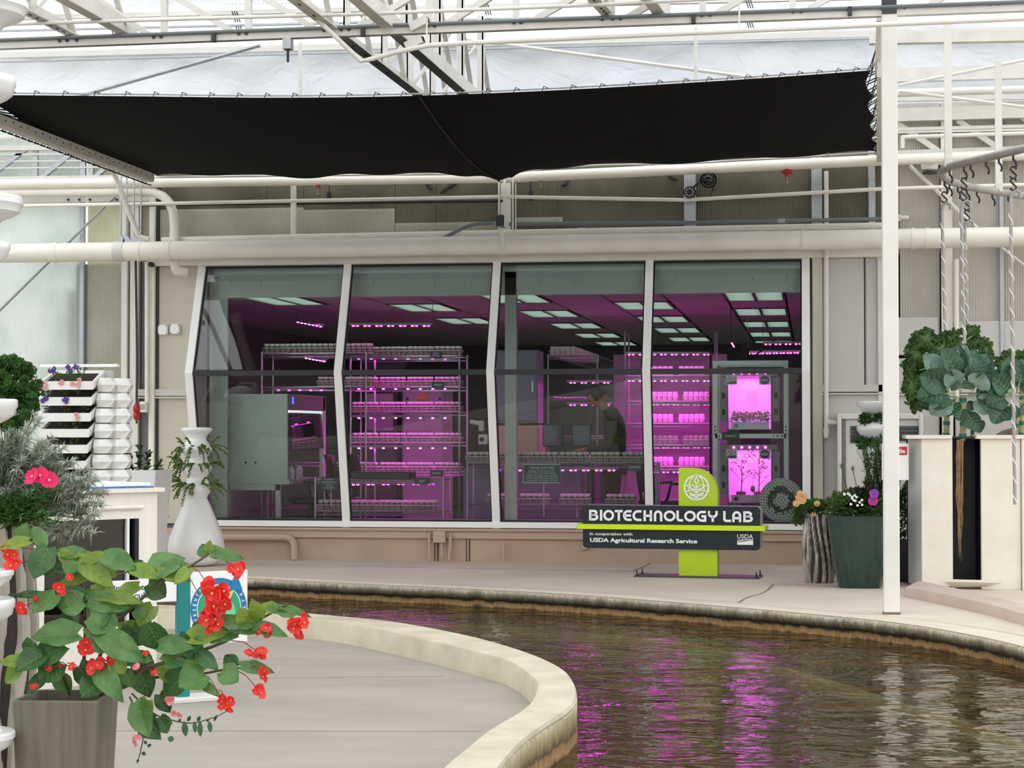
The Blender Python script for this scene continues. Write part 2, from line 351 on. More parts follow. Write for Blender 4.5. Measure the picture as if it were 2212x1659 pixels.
# pond bed and water
MB().box(-40, 40, -12, 60, -1.0, -.62).build('floor_pond_bed', mat('pond_bed_silt', (96, 80, 44), .9, noise=(2, .6), col2=(64, 50, 26)))
tag(bpy.data.objects['floor_pond_bed'], kind='structure')
def water_mat():
    m = bpy.data.materials.new('pond_water'); m.use_nodes = True; t = m.node_tree; N = t.nodes; L = t.links; N.clear()
    o = N.new('ShaderNodeOutputMaterial'); mx = N.new('ShaderNodeMixShader'); f = N.new('ShaderNodeFresnel'); f.inputs['IOR'].default_value = 1.33
    g = N.new('ShaderNodeBsdfGlossy'); g.inputs['Roughness'].default_value = .015
    deep = N.new('ShaderNodeMixShader'); deep.inputs['Fac'].default_value = .34
    tr = N.new('ShaderNodeBsdfTransparent'); tr.inputs['Color'].default_value = (.62, .55, .34, 1)
    df = N.new('ShaderNodeBsdfDiffuse'); df.inputs['Color'].default_value = (*lin((98, 82, 44)), 1)
    L.new(tr.outputs['BSDF'], deep.inputs[1]); L.new(df.outputs['BSDF'], deep.inputs[2])
    co = N.new('ShaderNodeTexCoord'); mp = N.new('ShaderNodeMapping'); mp.inputs['Scale'].default_value = (1.0, 1.7, 1); mp.inputs['Rotation'].default_value = (0, 0, .12); L.new(co.outputs['Object'], mp.inputs['Vector'])
    n1 = N.new('ShaderNodeTexNoise'); n1.inputs['Scale'].default_value = 1.9; n1.inputs['Detail'].default_value = 3; n1.inputs['Distortion'].default_value = .6; L.new(mp.outputs['Vector'], n1.inputs['Vector'])
    n2 = N.new('ShaderNodeTexNoise'); n2.inputs['Scale'].default_value = 8; n2.inputs['Detail'].default_value = 2; L.new(mp.outputs['Vector'], n2.inputs['Vector'])
    ad = N.new('ShaderNodeMath'); ad.operation = 'MULTIPLY_ADD'; ad.inputs[1].default_value = .16; L.new(n2.outputs['Fac'], ad.inputs[0]); L.new(n1.outputs['Fac'], ad.inputs[2])
    bp = N.new('ShaderNodeBump'); bp.inputs['Strength'].default_value = 1.0; bp.inputs['Distance'].default_value = .032; L.new(ad.outputs['Value'], bp.inputs['Height'])
    L.new(bp.outputs['Normal'], g.inputs['Normal']); L.new(bp.outputs['Normal'], f.inputs['Normal'])
    L.new(f.outputs['Fac'], mx.inputs['Fac']); L.new(deep.outputs['Shader'], mx.inputs[1]); L.new(g.outputs['BSDF'], mx.inputs[2]); L.new(mx.outputs['Shader'], o.inputs['Surface'])
    return m
MB().grid(lambda u, v: Vector((lerp(-16, 14, u), lerp(-3, 18.4, v), WZ)), 30, 30).build('pond_water', water_mat())
tag(bpy.data.objects['pond_water'], 'rippled murky brown pond water between the walkway and curb', 'water', kind='stuff')
# pale green tube making a pale band just under the water
hp = spline([atZ(x, y, WZ - .07) for x, y in ((760, 1352), (1000, 1366), (1250, 1384), (1480, 1408), (1640, 1448), (1800, 1496), (1950, 1545), (2120, 1600), (2350, 1690))], 8)
tag(MB().tube(hp, .062, 10).build('pale_tube', mat('pale_green_tube', (226, 244, 226), .5), smooth=True), 'pale green tube curving along under the pond water', 'pipe')
# low kerb on the right
ft = [(1957, 1268), (2040, 1284), (2137, 1305), (2212, 1326), (2400, 1385)]; bt = [(1986, 1254), (2060, 1269), (2137, 1287), (2212, 1304), (2400, 1350)]
A = [atZ(x, y, .075) for x, y in ft]; B = [atZ(x, y, .075) for x, y in bt]
mb = MB(); rings = []
for i, (a, b) in enumerate(zip(A, B)):
    u = (b - a).normalized(); e = .02
    g = lambda p, z: Vector((p.x, p.y, z))
    rings.append([g(a, 0), g(a, .075 - e), g(a + u * e, .075), g(b - u * e, .075), g(b, .075 - e), g(b, 0)])
mb.loft(rings, True)
tag(mb.build('kerb', mat('kerb_paint', (204, 187, 174), .7, noise=(3, .5), col2=(190, 171, 157), bump=(40, .1, .004)), smooth=30), 'low pinkish concrete kerb running under the white root boxes', 'kerb')
# ================================================================ back wall
def corrugated(x0, x1, z0, z1, Y, pitch=.022, amp=.005, th=.012):
    mb = MB(); n = max(4, int((x1 - x0) / pitch) * 4); fr = []
    for i in range(n + 1):
        x = lerp(x0, x1, i / n); k = i % 4; fr.append((x, Y - (amp if k in (1, 2) else 0)))
    vs = [(x, y, z) for x, y in fr for z in (z0, z1)] ; b = 2 * (n + 1)
    vs += [(x0, Y + th, z0), (x0, Y + th, z1), (x1, Y + th, z0), (x1, Y + th, z1)]
    fs = [(2 * i, 2 * i + 2, 2 * i + 3, 2 * i + 1) for i in range(n)] + [(b, b + 1, b + 3, b + 2)]
    return mb.add(vs, fs)
def poly_mat(name, col, tr, col2):
    """twin-wall sheet: dull front, some daylight through"""
    m = bpy.data.materials.new(name); m.use_nodes = True; t = m.node_tree; N = t.nodes; L = t.links; b = N['Principled BSDF']; b.inputs['Roughness'].default_value = .3
    co = N.new('ShaderNodeTexCoord'); n = N.new('ShaderNodeTexNoise'); n.inputs['Scale'].default_value = 1.6; n.inputs['Detail'].default_value = 3; L.new(co.outputs['Object'], n.inputs['Vector'])
    r = N.new('ShaderNodeValToRGB'); r.color_ramp.elements[0].position = .35; r.color_ramp.elements[1].position = .65; r.color_ramp.elements[0].color = (*lin(col2), 1); r.color_ramp.elements[1].color = (*lin(col), 1)
    L.new(n.outputs['Fac'], r.inputs['Fac']); L.new(r.outputs['Color'], b.inputs['Base Color'])
    if tr:
        tl = N.new('ShaderNodeBsdfTranslucent'); L.new(r.outputs['Color'], tl.inputs['Color']); mx = N.new('ShaderNodeMixShader'); mx.inputs['Fac'].default_value = tr
        L.new(b.outputs['BSDF'], mx.inputs[1]); L.new(tl.outputs['BSDF'], mx.inputs[2]); L.new(mx.outputs['Shader'], N['Material Output'].inputs['Surface'])
    return m
PC_L = poly_mat('clear_twinwall', (244, 248, 244), .66, (226, 234, 228))
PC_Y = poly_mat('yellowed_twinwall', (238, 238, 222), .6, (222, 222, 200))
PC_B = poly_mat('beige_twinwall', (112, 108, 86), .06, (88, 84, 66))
PC_R = poly_mat('grey_twinwall', (204, 198, 186), .1, (188, 181, 168))
wb = struct('wall_back', (0, YW, 0))
XP = lambda px, py=800: atY(px, py, YW).x
ZP = lambda py, px=1106: atY(px, py, YW).z
for a, b, m in ((-1100, -670, PC_L), (-660, -450, PC_L), (-440, -240, PC_L), (-230, -50, PC_L), (-50, 170, PC_L), (181, 266, PC_Y)):
    corrugated(XP(a) + .01, XP(b) - .01, 0, 4.25, YW + .06).build('polycarbonate_panel', m, wb)
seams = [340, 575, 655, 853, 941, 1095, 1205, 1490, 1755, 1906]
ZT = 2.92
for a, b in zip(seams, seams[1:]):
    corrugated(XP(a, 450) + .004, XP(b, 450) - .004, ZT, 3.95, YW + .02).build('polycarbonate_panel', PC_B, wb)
MB().box(XP(266), XP(340), YW + .085, YW + .1, 0, 3.95).build('backing', BEIGE, wb)
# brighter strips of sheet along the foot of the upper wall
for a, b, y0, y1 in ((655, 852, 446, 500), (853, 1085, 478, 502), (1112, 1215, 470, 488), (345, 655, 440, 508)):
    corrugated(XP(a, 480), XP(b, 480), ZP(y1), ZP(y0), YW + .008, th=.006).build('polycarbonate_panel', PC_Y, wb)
for a, b in ((1943, 2034), (2034, 2165), (2165, 2330), (2336, 2560), (2566, 3100)):
    corrugated(XP(a) + .01, XP(b) - .01, 1.95, 4.3, YW + .04).build('polycarbonate_panel', PC_R, wb)
MB().box(XP(1906), XP(3100), YW + .07, YW + .1, 0, 4.3).build('backing', GREYPAN, wb)
MB().box(XP(338), XP(1908), YW + .045, YW + .065, 2.86, 3.95).build('backing', BEIGE, wb)
# smooth lower panels beside the window
def panel(a, b, z0, z1, Y, m, t=.03, name='panel', e=.012):
    return MB().bbox(XP(a) + .004, XP(b) - .004, Y, Y + t, z0, z1, e).build(name, m, wb)
panel(338, 436, 1.62, 2.86, YW, BEIGE); panel(338, 446, .34, 1.60, YW, BEIGE)
panel(1776, 1868, 1.66, 2.86, YW, GREYPAN); panel(1869, 1908, 1.66, 2.86, YW + .005, GREYPAN); panel(1776, 1908, .05, 1.60, YW, GREYPAN)
panel(1908, 2030, 1.95, 2.3, YW, GREYPAN); panel(1908, 2030, .05, 1.92, YW, GREYPAN)
panel(2062, 3100, 1.93, 2.26, YW, GREYPAN); panel(2062, 3100, 1.66, 1.91, YW, GREYPAN); panel(2062, 3100, .05, 1.6, YW, GREYPAN)
# rails
RAIL = mat('rail_paint', (204, 199, 188), .5)
for a, b, z in ((300, 432, 1.61), (1776, 1910, 1.63), (1910, 3100, 1.62)):
    MB().box(XP(a), XP(b), YW - .03, YW + .02, z - .02, z + .045).box(XP(a), XP(b), YW - .045, YW + .02, z - .045, z - .03).build('rail', RAIL, wb)
MB().box(XP(2062), XP(3100), YW - .025, YW, 1.905, 1.93).build('rail', DARKMET, wb)
# upright members
def upright(a, b, z0, z1, Y, m, d=.08): return MB().bbox(XP(a), XP(b), Y, Y + d, z0, z1, .006).build('upright', m, wb)
upright(170, 180, 0, 4.2, YW, STEEL, .06); upright(264, 277, 0, 4.0, YW - .04, WHITE); upright(281, 300, 0, 3.6, YW - .02, WHITE); upright(303, 306, 0, 3.6, YW - .02, DARKMET, .02)
upright(325, 337, 0, 3.95, YW - .06, CREAM, .1); upright(338, 343, 0, 3.95, YW - .02, DARKMET, .03); upright(-52, -40, 0, 4.2, YW, STEEL, .06); upright(-240, -229, 0, 4.2, YW, STEEL, .06); upright(-450, -439, 0, 4.2, YW, STEEL, .06); upright(-670, -659, 0, 4.2, YW, STEEL, .06); upright(2330, 2337, 1.95, 4.2, YW - .02, STEEL, .05); upright(2560, 2567, 1.95, 4.2, YW - .02, STEEL, .05)
upright(1479, 1504, ZT, 3.9, YW - .06, STEEL); upright(1754, 1777, ZT, 3.9, YW - .06, STEEL); upright(1877, 1892, ZT, 3.9, YW - .06, STEEL); upright(1085, 1105, ZT, 3.95, YW - .1, WHITE)
upright(1755, 1777, .02, 2.86, YW - .07, mat('cream_post', (214, 209, 190), .5, noise=(4, .5), col2=(200, 194, 174))); upright(1896, 1908, .02, 2.9, YW - .03, WHITE, .04)
upright(2034, 2058, 0, 4.2, YW - .05, CREAM); upright(2160, 2170, 1.95, 4.2, YW - .02, STEEL, .05)
# fascia above the window and plinth under it
MB().box(XP(330), XP(1910), YW - .10, YW + .02, 2.86, 2.955).build('fascia', CREAM, wb)
MB().box(XP(330), XP(1910), YW - .055, YW, 2.955, 3.02).build('fascia', CREAM, wb)
pl = struct('wall_plinth', (0, YW, 0))
MB().box(XP(-1100), XP(1755), YW - .03, YW + .1, 0, .22).build('render_face', PLINTH, pl)
MB().box(XP(-1100), XP(1755), YW - .07, YW + .1, .22, .30).build('render_ledge', TAUPE, pl)
MB().tube([(XP(440), YW - .085, .302), (XP(1755), YW - .085, .302)], .016, 8).build('edge_conduit', TAUPE, pl, smooth=True)
for px in (940, 1008): # vertical grooves
    MB().box(XP(px), XP(px + 9), YW - .034, YW - .02, 0, .22).build('groove_strip', mat('groove', (92, 78, 68), .8), pl)
    MB().box(XP(px + 3), XP(px + 6), YW - .042, YW - .02, 0, .22).build('groove_strip', PLINTH, pl)

# ================================================================ the window
ZB, ZTP, ZK, KO = .385, 2.85, 1.80, .42
MX = [-5.88, -4.42, -2.96, -1.50, -.04]
YK = YW - KO
w1 = struct('window_1', (-2.96, YW, ZB))
PAN = glass_mat('window_glass', (.89, .932, .908), .9)
FRAME = mat('window_frame_white', (247, 246, 241), .4)
prof = [(YW - .02, ZTP), (YK, ZK), (YW - .06, ZB)]
for i, x in enumerate(MX):
    mb = MB(); w = .037
    pts = [(YW - .02, ZTP + .075), (YW - .045, ZTP), (YK - .03, ZK), (YW - .09, ZB), (YW - .09, ZB - .065)]
    mb.loft([[Vector((x - w, y, z)), Vector((x + w, y, z)), Vector((x + w, y + .11, z)), Vector((x - w, y + .11, z))] for y, z in pts], True)
    mb.build('mullion', FRAME, w1)
MB().box(MX[0] + .037, MX[4] - .037, YW - .05, YW + .06, ZTP + .005, ZTP + .075).build('window_head', FRAME, w1)
MB().box(MX[0] + .037, MX[4] - .037, YW - .10, YW + .06, ZB - .06, ZB - .004).build('window_sill', FRAME, w1)
def quad_bar(mb, x0, x1, y0, z0, y1, z1, th):
    d = Vector((0, y1 - y0, z1 - z0)).normalized(); n = Vector((0, -d.z, d.y)) * th
    if n.y > 0: n = -n
    P = [Vector((x0, y0, z0)), Vector((x1, y0, z0)), Vector((x1, y1, z1)), Vector((x0, y1, z1))]
    return mb.loft([P, [p + n for p in P]], True)
for i in range(4):
    a, b = MX[i] + .037, MX[i + 1] - .037; g = .014
    up_ = [(YW - .005, ZTP), (YK + .005, ZK + .03)]; lo_ = [(YK + .005, ZK - .03), (YW - .05, ZB)]
    for (y0, z0), (y1, z1) in (up_, lo_):
        quad_bar(MB(), a + g * .5, b - g * .5, y0 + .02, z0, y1 + .02, z1, .006).build('glass_pane', PAN, w1)
        mb = MB()
        for xa, xb in ((a, a + g), (b - g, b)): quad_bar(mb, xa, xb, y0 + .012, z0, y1 + .012, z1, .012)
        mb.build('gasket', BLACK, w1)
    MB().box(a, b, YK - .02, YK + .04, ZK - .028, ZK + .022).build('transom', BLACKPL, w1)
    MB().box(a, b, YW - .03, YW + .02, ZTP - .018, ZTP + .006).box(a, b, YW - .075, YW - .03, ZB - .005, ZB + .014).build('gasket', BLACK, w1)
# cheeks that close the bay at both ends, inner lining frame
CHK = mat('cheek_panel', (232, 236, 230), .5)
for x in (MX[0] + .02, MX[4] - .02):
    MB().prism([(x - .006, YW + .05, ZTP), (x - .006, YK + .05, ZK), (x - .006, YW - .02, ZB), (x - .006, YW + .05, ZB)], (.012, 0, 0)).build('cheek', CHK, w1)
MB().box(MX[0], MX[4], YW - .0, YW + .30, ZB - .05, ZB + .005).build('inner_sill', CHK, w1)
MB().box(MX[0] + .02, MX[0] + .20, YW + .16, YW + .20, ZB, ZTP - .1).build('inner_jamb', CHK, w1)
MB().box(-2.91, -2.80, YW + .14, YW + .24, ZB, ZTP).build('inner_post', CHK, w1)
mb = MB().box(MX[0] + .12, MX[4] - .01, YW + .14, YW + .17, 2.555, ZTP - .07)
mb.build('valance_board', CHK, w1)
MB().box(MX[0] + .05, MX[4], YW + .18, YW + .24, ZTP - .09, ZTP + .05).build('valance_box', CHK, w1)
for px in (497, 562, 731, 806, 938, 1018, 1166, 1243, 1382, 1456, 1624, 1697):
    p = atY(px, 612 - (px - 440) * .008, YW + .135)
    MB().tube([p + Vector((0, 0, .03)), p + Vector((.012, 0, .015)), p + Vector((.008, 0, -.01)), p + Vector((-.006, 0, -.03))], .0025, 5).build('hook', mat('hook_grey', (150, 160, 152), .5), w1)

# ================================================================ lab room shell
LZ = .04; ZC = 2.6; YB = 32.0; XL, XR = -7.2, 2.2
LABW = mat('lab_wall', (150, 146, 150), .7); LABD = mat('lab_wall_dark', (66, 62, 66), .7)
lab_floor = tag(MB().box(XL, XR, YW + .1, YB, LZ - .04, LZ).build('floor_lab', mat('lab_floor', (150, 146, 144), .5)), kind='structure')
tag(MB().box(XL - .1, XL, YW + .1, YB, LZ, ZC + .05).build('wall_lab_left', LABW), kind='structure')
tag(MB().box(XR, XR + .1, YW + .1, YB, LZ, ZC + .05).build('wall_lab_right', LABW), kind='structure')
tag(MB().box(XL, XR, YB, YB + .1, LZ, ZC + .05).build('wall_lab_far', LABW), kind='structure')
fr = struct('wall_lab_front', (0, YW, 0))
MB().box(XL, MX[0], YW + .07, YW + .12, 0, ZC + .3).build('lining', LABW, fr); MB().box(MX[4], XR, YW + .07, YW + .12, 0, ZC + .3).build('lining', LABW, fr)
MB().box(MX[0], MX[4], YW + .07, YW + .12, ZTP, 3.0).build('lining', LABW, fr); MB().box(MX[0], MX[4], YW + .02, YW + .12, 0, ZB - .05).build('lining', LABW, fr)
ce = struct('ceiling_lab', (0, YW, ZC))
MB().box(XL - .1, XR + .1, YW + .3, YB + .1, ZC + .03, ZC + .1).build('deck', mat('ceiling_grid', (40, 38, 40), .7), ce)
MB().box(MX[0] - 1, MX[4] + 1, YW + .27, YW + .34, ZC - .02, ZC + .5).build('bulkhead', LABW, ce)
TILE = mat('ceiling_tile', (222, 216, 212), .85, noise=(40, .4), col2=(204, 198, 194))
tile_me = MB().box(-.289, .289, -.652, .652, 0, .02).mesh('ceiling_tile', TILE)
TROF = emit_mat('troffer_lamp', (214, 236, 222), 1.5)
LOUV = mat('louvre_white', (190, 196, 192), .5)
fr_mb = MB()
for sx in (-1, 1): fr_mb.box(sx * .285 - .012, sx * .285 + .012, -.65, .65, -.012, .03)
for sy in (-1, 1): fr_mb.box(-.285, .285, sy * .645 - .012, sy * .645 + .012, -.012, .03)
fr_mb.box(-.016, .016, -.64, .64, -.010, .03)
frame_me = fr_mb.mesh('frame', mat('troffer_frame', (120, 118, 118), .5))
lamp_me = {s: MB().box(s * .15 - .125, s * .15 + .125, -.63, .63, .022, .03).mesh('diffuser', TROF) for s in (-1, 1)}
lv = MB()
for k in range(11): lv.box(-.27, .27, -.6 + k * .12 - .004, -.6 + k * .12 + .004, -.006, .02)
louv_me = lv.mesh('louvre', LOUV)
y0 = 20.07
names = ['nearest', 'second', 'third', 'fourth', 'fifth', 'sixth', 'seventh']
cols = ['far right', 'second from right', 'middle', 'second from left', 'far left']
cnt = {}
for c in range(-4, 12):
    x = -.55 - .605 * c
    for j in range(-1, 9):
        y = y0 + 1.325 * j; k = c // 2
        if c % 2 == 0 and 0 <= k <= 4 and j >= 0 and (j + k) % 2 == 0 and j < 9 and not (k == 4 and j > 1) and not (k == 3 and j > 4):
            n = cnt.get(k, 0); cnt[k] = n + 1
            t = thing('ceiling_light', f'louvred ceiling light, {names[n]} from the window in the {cols[k]} row', 'ceiling light', (x, y, ZC), 'louvred ceiling lights of the lab')
            put('frame', frame_me, (0, 0, 0), t); put('louvre', louv_me, (0, 0, 0), t)
            for s in (-1, 1): put('diffuser', lamp_me[s], (0, 0, 0), t)
        else:
            if y - .66 < YW + .1: continue
            put('ceiling_tile', tile_me, (x, y - YW, 0), ce)
# ================================================================ pipes and fittings on the wall
def pipe(name, label, pts, r, m, Y=None, D=None, Z=None, n=10, cat='pipe', group=None, sp=0, extra=None, bands=None):
    P = []
    for q in pts:
        if len(q) == 3: P.append(atY(q[0], q[1], q[2]))
        elif Y is not None: P.append(atY(q[0], q[1], Y))
        elif Z is not None: P.append(atZ(q[0], q[1], Z))
        else: P.append(atD(q[0], q[1], D))
    if sp: P = spline(P, sp)
    org = P[0].copy()
    if bands or extra:
        t = thing(name, label, cat, org, group); MB().tube(P, r, n).build('tube', m, t, smooth=True)
        for b in (bands or []):
            c = atY(b[0], b[1], Y if Y is not None else P[0].y); w = b[2] if len(b) > 2 else .03
            a = min(range(len(P) - 1), key=lambda i: (P[i] - c).length + (P[i + 1] - c).length); d = (P[a + 1] - P[a]).normalized()
            c = P[a] + d * (c - P[a]).dot(d)
            MB().tube([c - d * w / 2, c + d * w / 2], (r if not isinstance(r, list) else r[0]) * 1.06, 16).build('coupling', b[3] if len(b) > 3 else m, t, smooth=True)
        if extra: extra(t)
        return t
    return tag(MB().tube(P, r, n).build(name, m, None, smooth=True, org=org), label, cat, group)
def elbow(pts, k=.35, n=5):
    """round the corners of a polyline"""
    P = [Vector(p) for p in pts]; out = [P[0]]
    for i in range(1, len(P) - 1):
        a, b, c = P[i - 1], P[i], P[i + 1]; r = min((a - b).length, (c - b).length) * k
        p, q = b + (a - b).normalized() * r, b + (c - b).normalized() * r
        for j in range(n + 1): t = j / n; out.append(p * (1 - t) ** 2 + b * 2 * t * (1 - t) + q * t * t)
    return out + [P[-1]]
YP = YW - .42
pipe('main_pipe', 'thick cream pipe running the whole width just above the lab window', [(-1000, 564), (3100, 497)], .092, CREAM, Y=YP, n=20,
     bands=[(120, 547, .05), (258, 545, .10, PAINTST), (303, 543, .03), (368, 543, .03), (1087, 530, .05), (1735, 519, .03), (1972, 515, .03), (2002, 514, .03)])
pipe('header_pipe', 'cream pipe along the lower edge of the black shade cloth', [(-900, 411), (335, 394), (1092, 384), (1908, 346), (3000, 305)], .05, CREAM, Y=YW - .3, n=14, bands=[(680, 390, .03), (1400, 370, .03), (1757, 354, .03)])
P = elbow([atY(-900, 430, YW - .27), atY(376, 412, YW - .27), atY(377, 568, YW - .27), atY(380, 586, YW - .27), atY(402, 588, YW - .2)], .45)
tag(MB().tube(P, .045, 14).build('drop_pipe', CREAM, None, smooth=50, org=P[0]), 'cream pipe with rounded elbow dropping behind the main pipe at left', 'pipe')
pipe('riser_pipe', 'short cream upright pipe above the window, between two sprinklers', [(634, 400), (634, 512)], .028, CREAM, Y=YW - .18)
pipe('rail_pipe', 'thin pale pipe strung along the upper wall, full width', [(-900, 460), (340, 440), (1085, 425), (1480, 432), (1908, 408), (3000, 376)], .018, CREAM, Y=YW - .33)
pipe('black_pipe', 'thin black pipe behind the thin pale one, upper wall', [(300, 444), (345, 443), (1086, 434)], .012, BLACKPL, Y=YW - .12)
pipe('sub_pipe', 'slim cream pipe lying on top of the main pipe', [(350, 519), (640, 512), (1090, 503), (1908, 487)], .03, CREAM, Y=YW - .2, bands=[(650, 512, .06), (1255, 499, .07)])
GREYC = mat('grey_conduit', (112, 118, 120), .45, .3)
t = pipe('conduit', 'dark grey conduit bending down from the junction box above window', [(958, 514), (1004, 491), (1030, 484), (1066, 482)], .017, GREYC, Y=YW - .34, sp=4)
t = pipe('conduit', 'dark grey conduit running right from the junction box above window', [(1100, 484), (1500, 481), (1908, 473)], .019, GREYC, Y=YW - .34, bands=[(1688, 478, .07, STEEL), (1528, 481, .03)])
t = thing('junction_box', 'square grey junction box on the post above the window', 'junction box', atY(1082, 478, YW - .32))
c = wloc(t); MB().bbox(c.x - .045, c.x + .045, c.y - .05, c.y + .03, c.z - .06, c.z + .06, .01).build('box', GREYC, t); MB().bbox(c.x - .04, c.x + .04, c.y - .056, c.y - .05, c.z - .05, c.z + .05, .004).build('cover', DARKMET, t)
# thin rods at the middle post
for i, (x, y0, y1, w) in enumerate(((1078, 392, 500, .01), (1090, 384, 490, .014), (1108, 388, 500, .009), (1114, 396, 512, .006))):
    pipe('hanger_rod', ['thin white rod left of the middle wall post', 'thicker white rod in front of the middle wall post', 'thin white rod right of the middle wall post', 'finest white rod right of the middle wall post'][i], [(x, y0), (x, y1)], w, WHITE, Y=YW - .36, cat='rod', n=6)
t = pipe('strap_bracket', 'white strap hugging the main pipe at the middle post', [(1083, 496), (1086, 512), (1086, 540)], .018, WHITE, Y=YP - .1, cat='bracket', n=6)
# hanger rods with saddle plates at the left column
sad = lambda px, py, t: MB().prism([atY(px - 9, py + 16, YP - .02), atY(px + 9, py + 16, YP - .02), atY(px + 7, py + 4, YP - .02), atY(px, py - 4, YP - .02), atY(px - 7, py + 4, YP - .02)], (0, .05, 0)).build('saddle', STEEL, t)
for i, x in enumerate((262, 274, 290, 305)):
    L = ['leftmost', 'second', 'third', 'rightmost'][i]
    t = thing('hanger_rod', f'{L} of four thin hanger rods over the thick pipe at left', 'rod', atY(x, 350, YP), 'hanger rods at the left column')
    MB().tube([atY(x, 348 + i * 6, YP), atY(x - 1, 512, YP)], .009, 6).build('rod', STEEL, t, smooth=True)
    sad(x - 1, 512, t)
# vertical pipes low on the wall
pipe('drain_pipe', 'white pipe with tee, hanging down right of the lab window', [(1785, 370), (1785, 925)], .021, WHITE, Y=YW - .12,
     extra=lambda t: (MB().tube([atY(1785, 925, YW - .12), atY(1785, 946, YW - .12)], [.03, .024], 12).build('valve', WHITE, t, smooth=True),
                      MB().tube([atY(1785, 912, YW - .12), atY(1807, 913, YW - .12)], [.024, .02], 12).build('tee', WHITE, t, smooth=True)))
pipe('small_pipe', 'slim cream pipe inside the right wall beside kale', [(2066, 560), (2066, 860)], .024, CREAM, Y=YW - .1, bands=[(2066, 690, .04)])
t = pipe('hose', 'dark hose with red nozzle hanging at the left column', [(293, 562), (296, 760), (295, 878)], .012, mat('dark_red_hose', (64, 40, 40), .5), Y=YW - .14, sp=4,
     extra=lambda t: (MB().lathe([(.012, 0), (.03, .02), (.034, .06), (.024, .075), (.035, .09), (.035, .13), (.022, .15), (.014, .17)], 12, atY(295, 908, YW - .14)).build('nozzle', RED, t, smooth=True),
                      MB().lathe([(.008, 0), (.012, .03)], 8, atY(295, 915, YW - .14)).build('tip', BLACKPL, t)))
t = pipe('wall_conduit', 'cream conduit ending in an outlet box at the left column', [(317, 566), (317, 870)], .02, CREAM, Y=YW - .1,
     extra=lambda t: (MB().bbox(XP(311), XP(325), YW - .14, YW - .06, ZP(890), ZP(866), .008).build('outlet_box', CREAM, t), MB().bbox(XP(313), XP(323), YW - .15, YW - .14, ZP(883), ZP(872), .003).build('outlet_cover', mat('outlet_grey', (170, 165, 150), .5), t)))
for i, (x, y) in enumerate(((354, 713), (380, 711))):
    t = thing('wall_box', f'square white wall box, {["left", "right"][i]} one of the pair beside window', 'wall box', atY(x, y, YW), 'square wall boxes')
    c = wloc(t); MB().bbox(c.x - .05, c.x + .05, YW - .045, YW, c.z - .05, c.z + .05, .012).build('box', WHITE2, t)
    for sx in (-1, 1):
        for sz in (-1, 1): MB().box(c.x + sx * .04 - .005, c.x + sx * .04 + .005, YW - .048, YW - .044, c.z + sz * .04 - .005, c.z + sz * .04 + .005).build('screw', DARKMET, t)
t = thing('pipe_plug', 'small round black plug under the fascia at left', 'plug', atY(329, 572, YW - .12)); c = wloc(t)
MB().tube([c, c + Vector((0, -.05, 0))], .026, 12).build('disc', BLACKPL, t, smooth=True); MB().tube([c, c + Vector((0, .06, 0))], .012, 8).build('stem', BLACKPL, t)
# red sprinkler heads
for i, (x, y) in enumerate(((688, 400), (1168, 385), (1700, 375))):
    c = atY(x, y, YW - .3)
    t = thing('sprinkler', f'red sprinkler head under the pipe, {["left", "middle", "right"][i]} of three', 'sprinkler', c, 'red sprinkler heads')
    MB().tube([c + Vector((0, 0, .055)), c + Vector((0, 0, .01))], .026, 10).tube([c + Vector((-.05, 0, .015)), c + Vector((.05, 0, .015))], .016, 8).tube([c + Vector((0, 0, .01)), c + Vector((0, 0, -.03))], .02, 10).build('body', RED, t, smooth=True)
    MB().tube([c + Vector((0, 0, -.03)), c + Vector((0, 0, -.085))], [.014, .010], 8).ball(c + Vector((0, 0, -.09)), .02, 8, 5).build('bulb', mat('bulb_brass', (140, 128, 100), .35, .6), t, smooth=True)
# cameras and small devices
c = atY(1490, 416, YW - .35); t = thing('security_camera', 'black ring-lit camera on the upper wall', 'camera', c)
MB().tube([c + Vector((0, .1, .01)), c + Vector((0, -.03, 0))], .055, 16).build('body', BLACKPL, t, smooth=True); MB().tube([c + Vector((0, -.03, 0)), c + Vector((0, -.034, 0))], .05, 16).build('face', DARKMET, t)
for k in range(8):
    a = k * pi / 4; q = c + Vector((cos(a) * .034, -.036, sin(a) * .034)); MB().tube([q, q + Vector((0, -.003, 0))], .007, 6).build('led', WHITE2, t)
MB().tube([c + Vector((0, .08, .03)), c + Vector((.07, .12, .1)), c + Vector((.09, .2, .2))], .012, 6).build('bracket', BLACKPL, t)
c = atY(1530, 388, YW - .3); t = thing('camera_dome', 'dark dome camera with coiled black cable above window', 'camera', c)
MB().ball(c, .058, 14, 8).build('dome', mat('dark_dome', (30, 30, 32), .15), t, smooth=True); MB().tube([c + Vector((0, .02, .03)), c + Vector((0, .02, .08))], .03, 12).build('mount', BLACKPL, t, smooth=True)
MB().tube([c + Vector((cos(a * .4) * (.07 + .006 * sin(a)), .03, sin(a * .4) * .07)) for a in range(0, 48)] + [c + Vector((.02, .03, -.15)), c + Vector((-.1, .02, -.22))], .006, 5).build('cable', BLACKPL, t, smooth=True)
for i, (x, y) in enumerate(((711, 425), (1146, 422))):
    c = atY(x, y, YW - .3); t = thing('hanging_sensor', f'small black sensor hanging by the {["left", "middle"][i]} red sprinkler', 'sensor', c, 'small black hanging sensors')
    MB().lathe([(.012, -.05), (.024, -.045), (.024, .03), (.01, .05)], 10, c).build('body', BLACKPL, t, smooth=True); MB().tube([c + Vector((0, 0, .05)), c + Vector((0, 0, .15))], .005, 5).build('cord', BLACKPL, t)
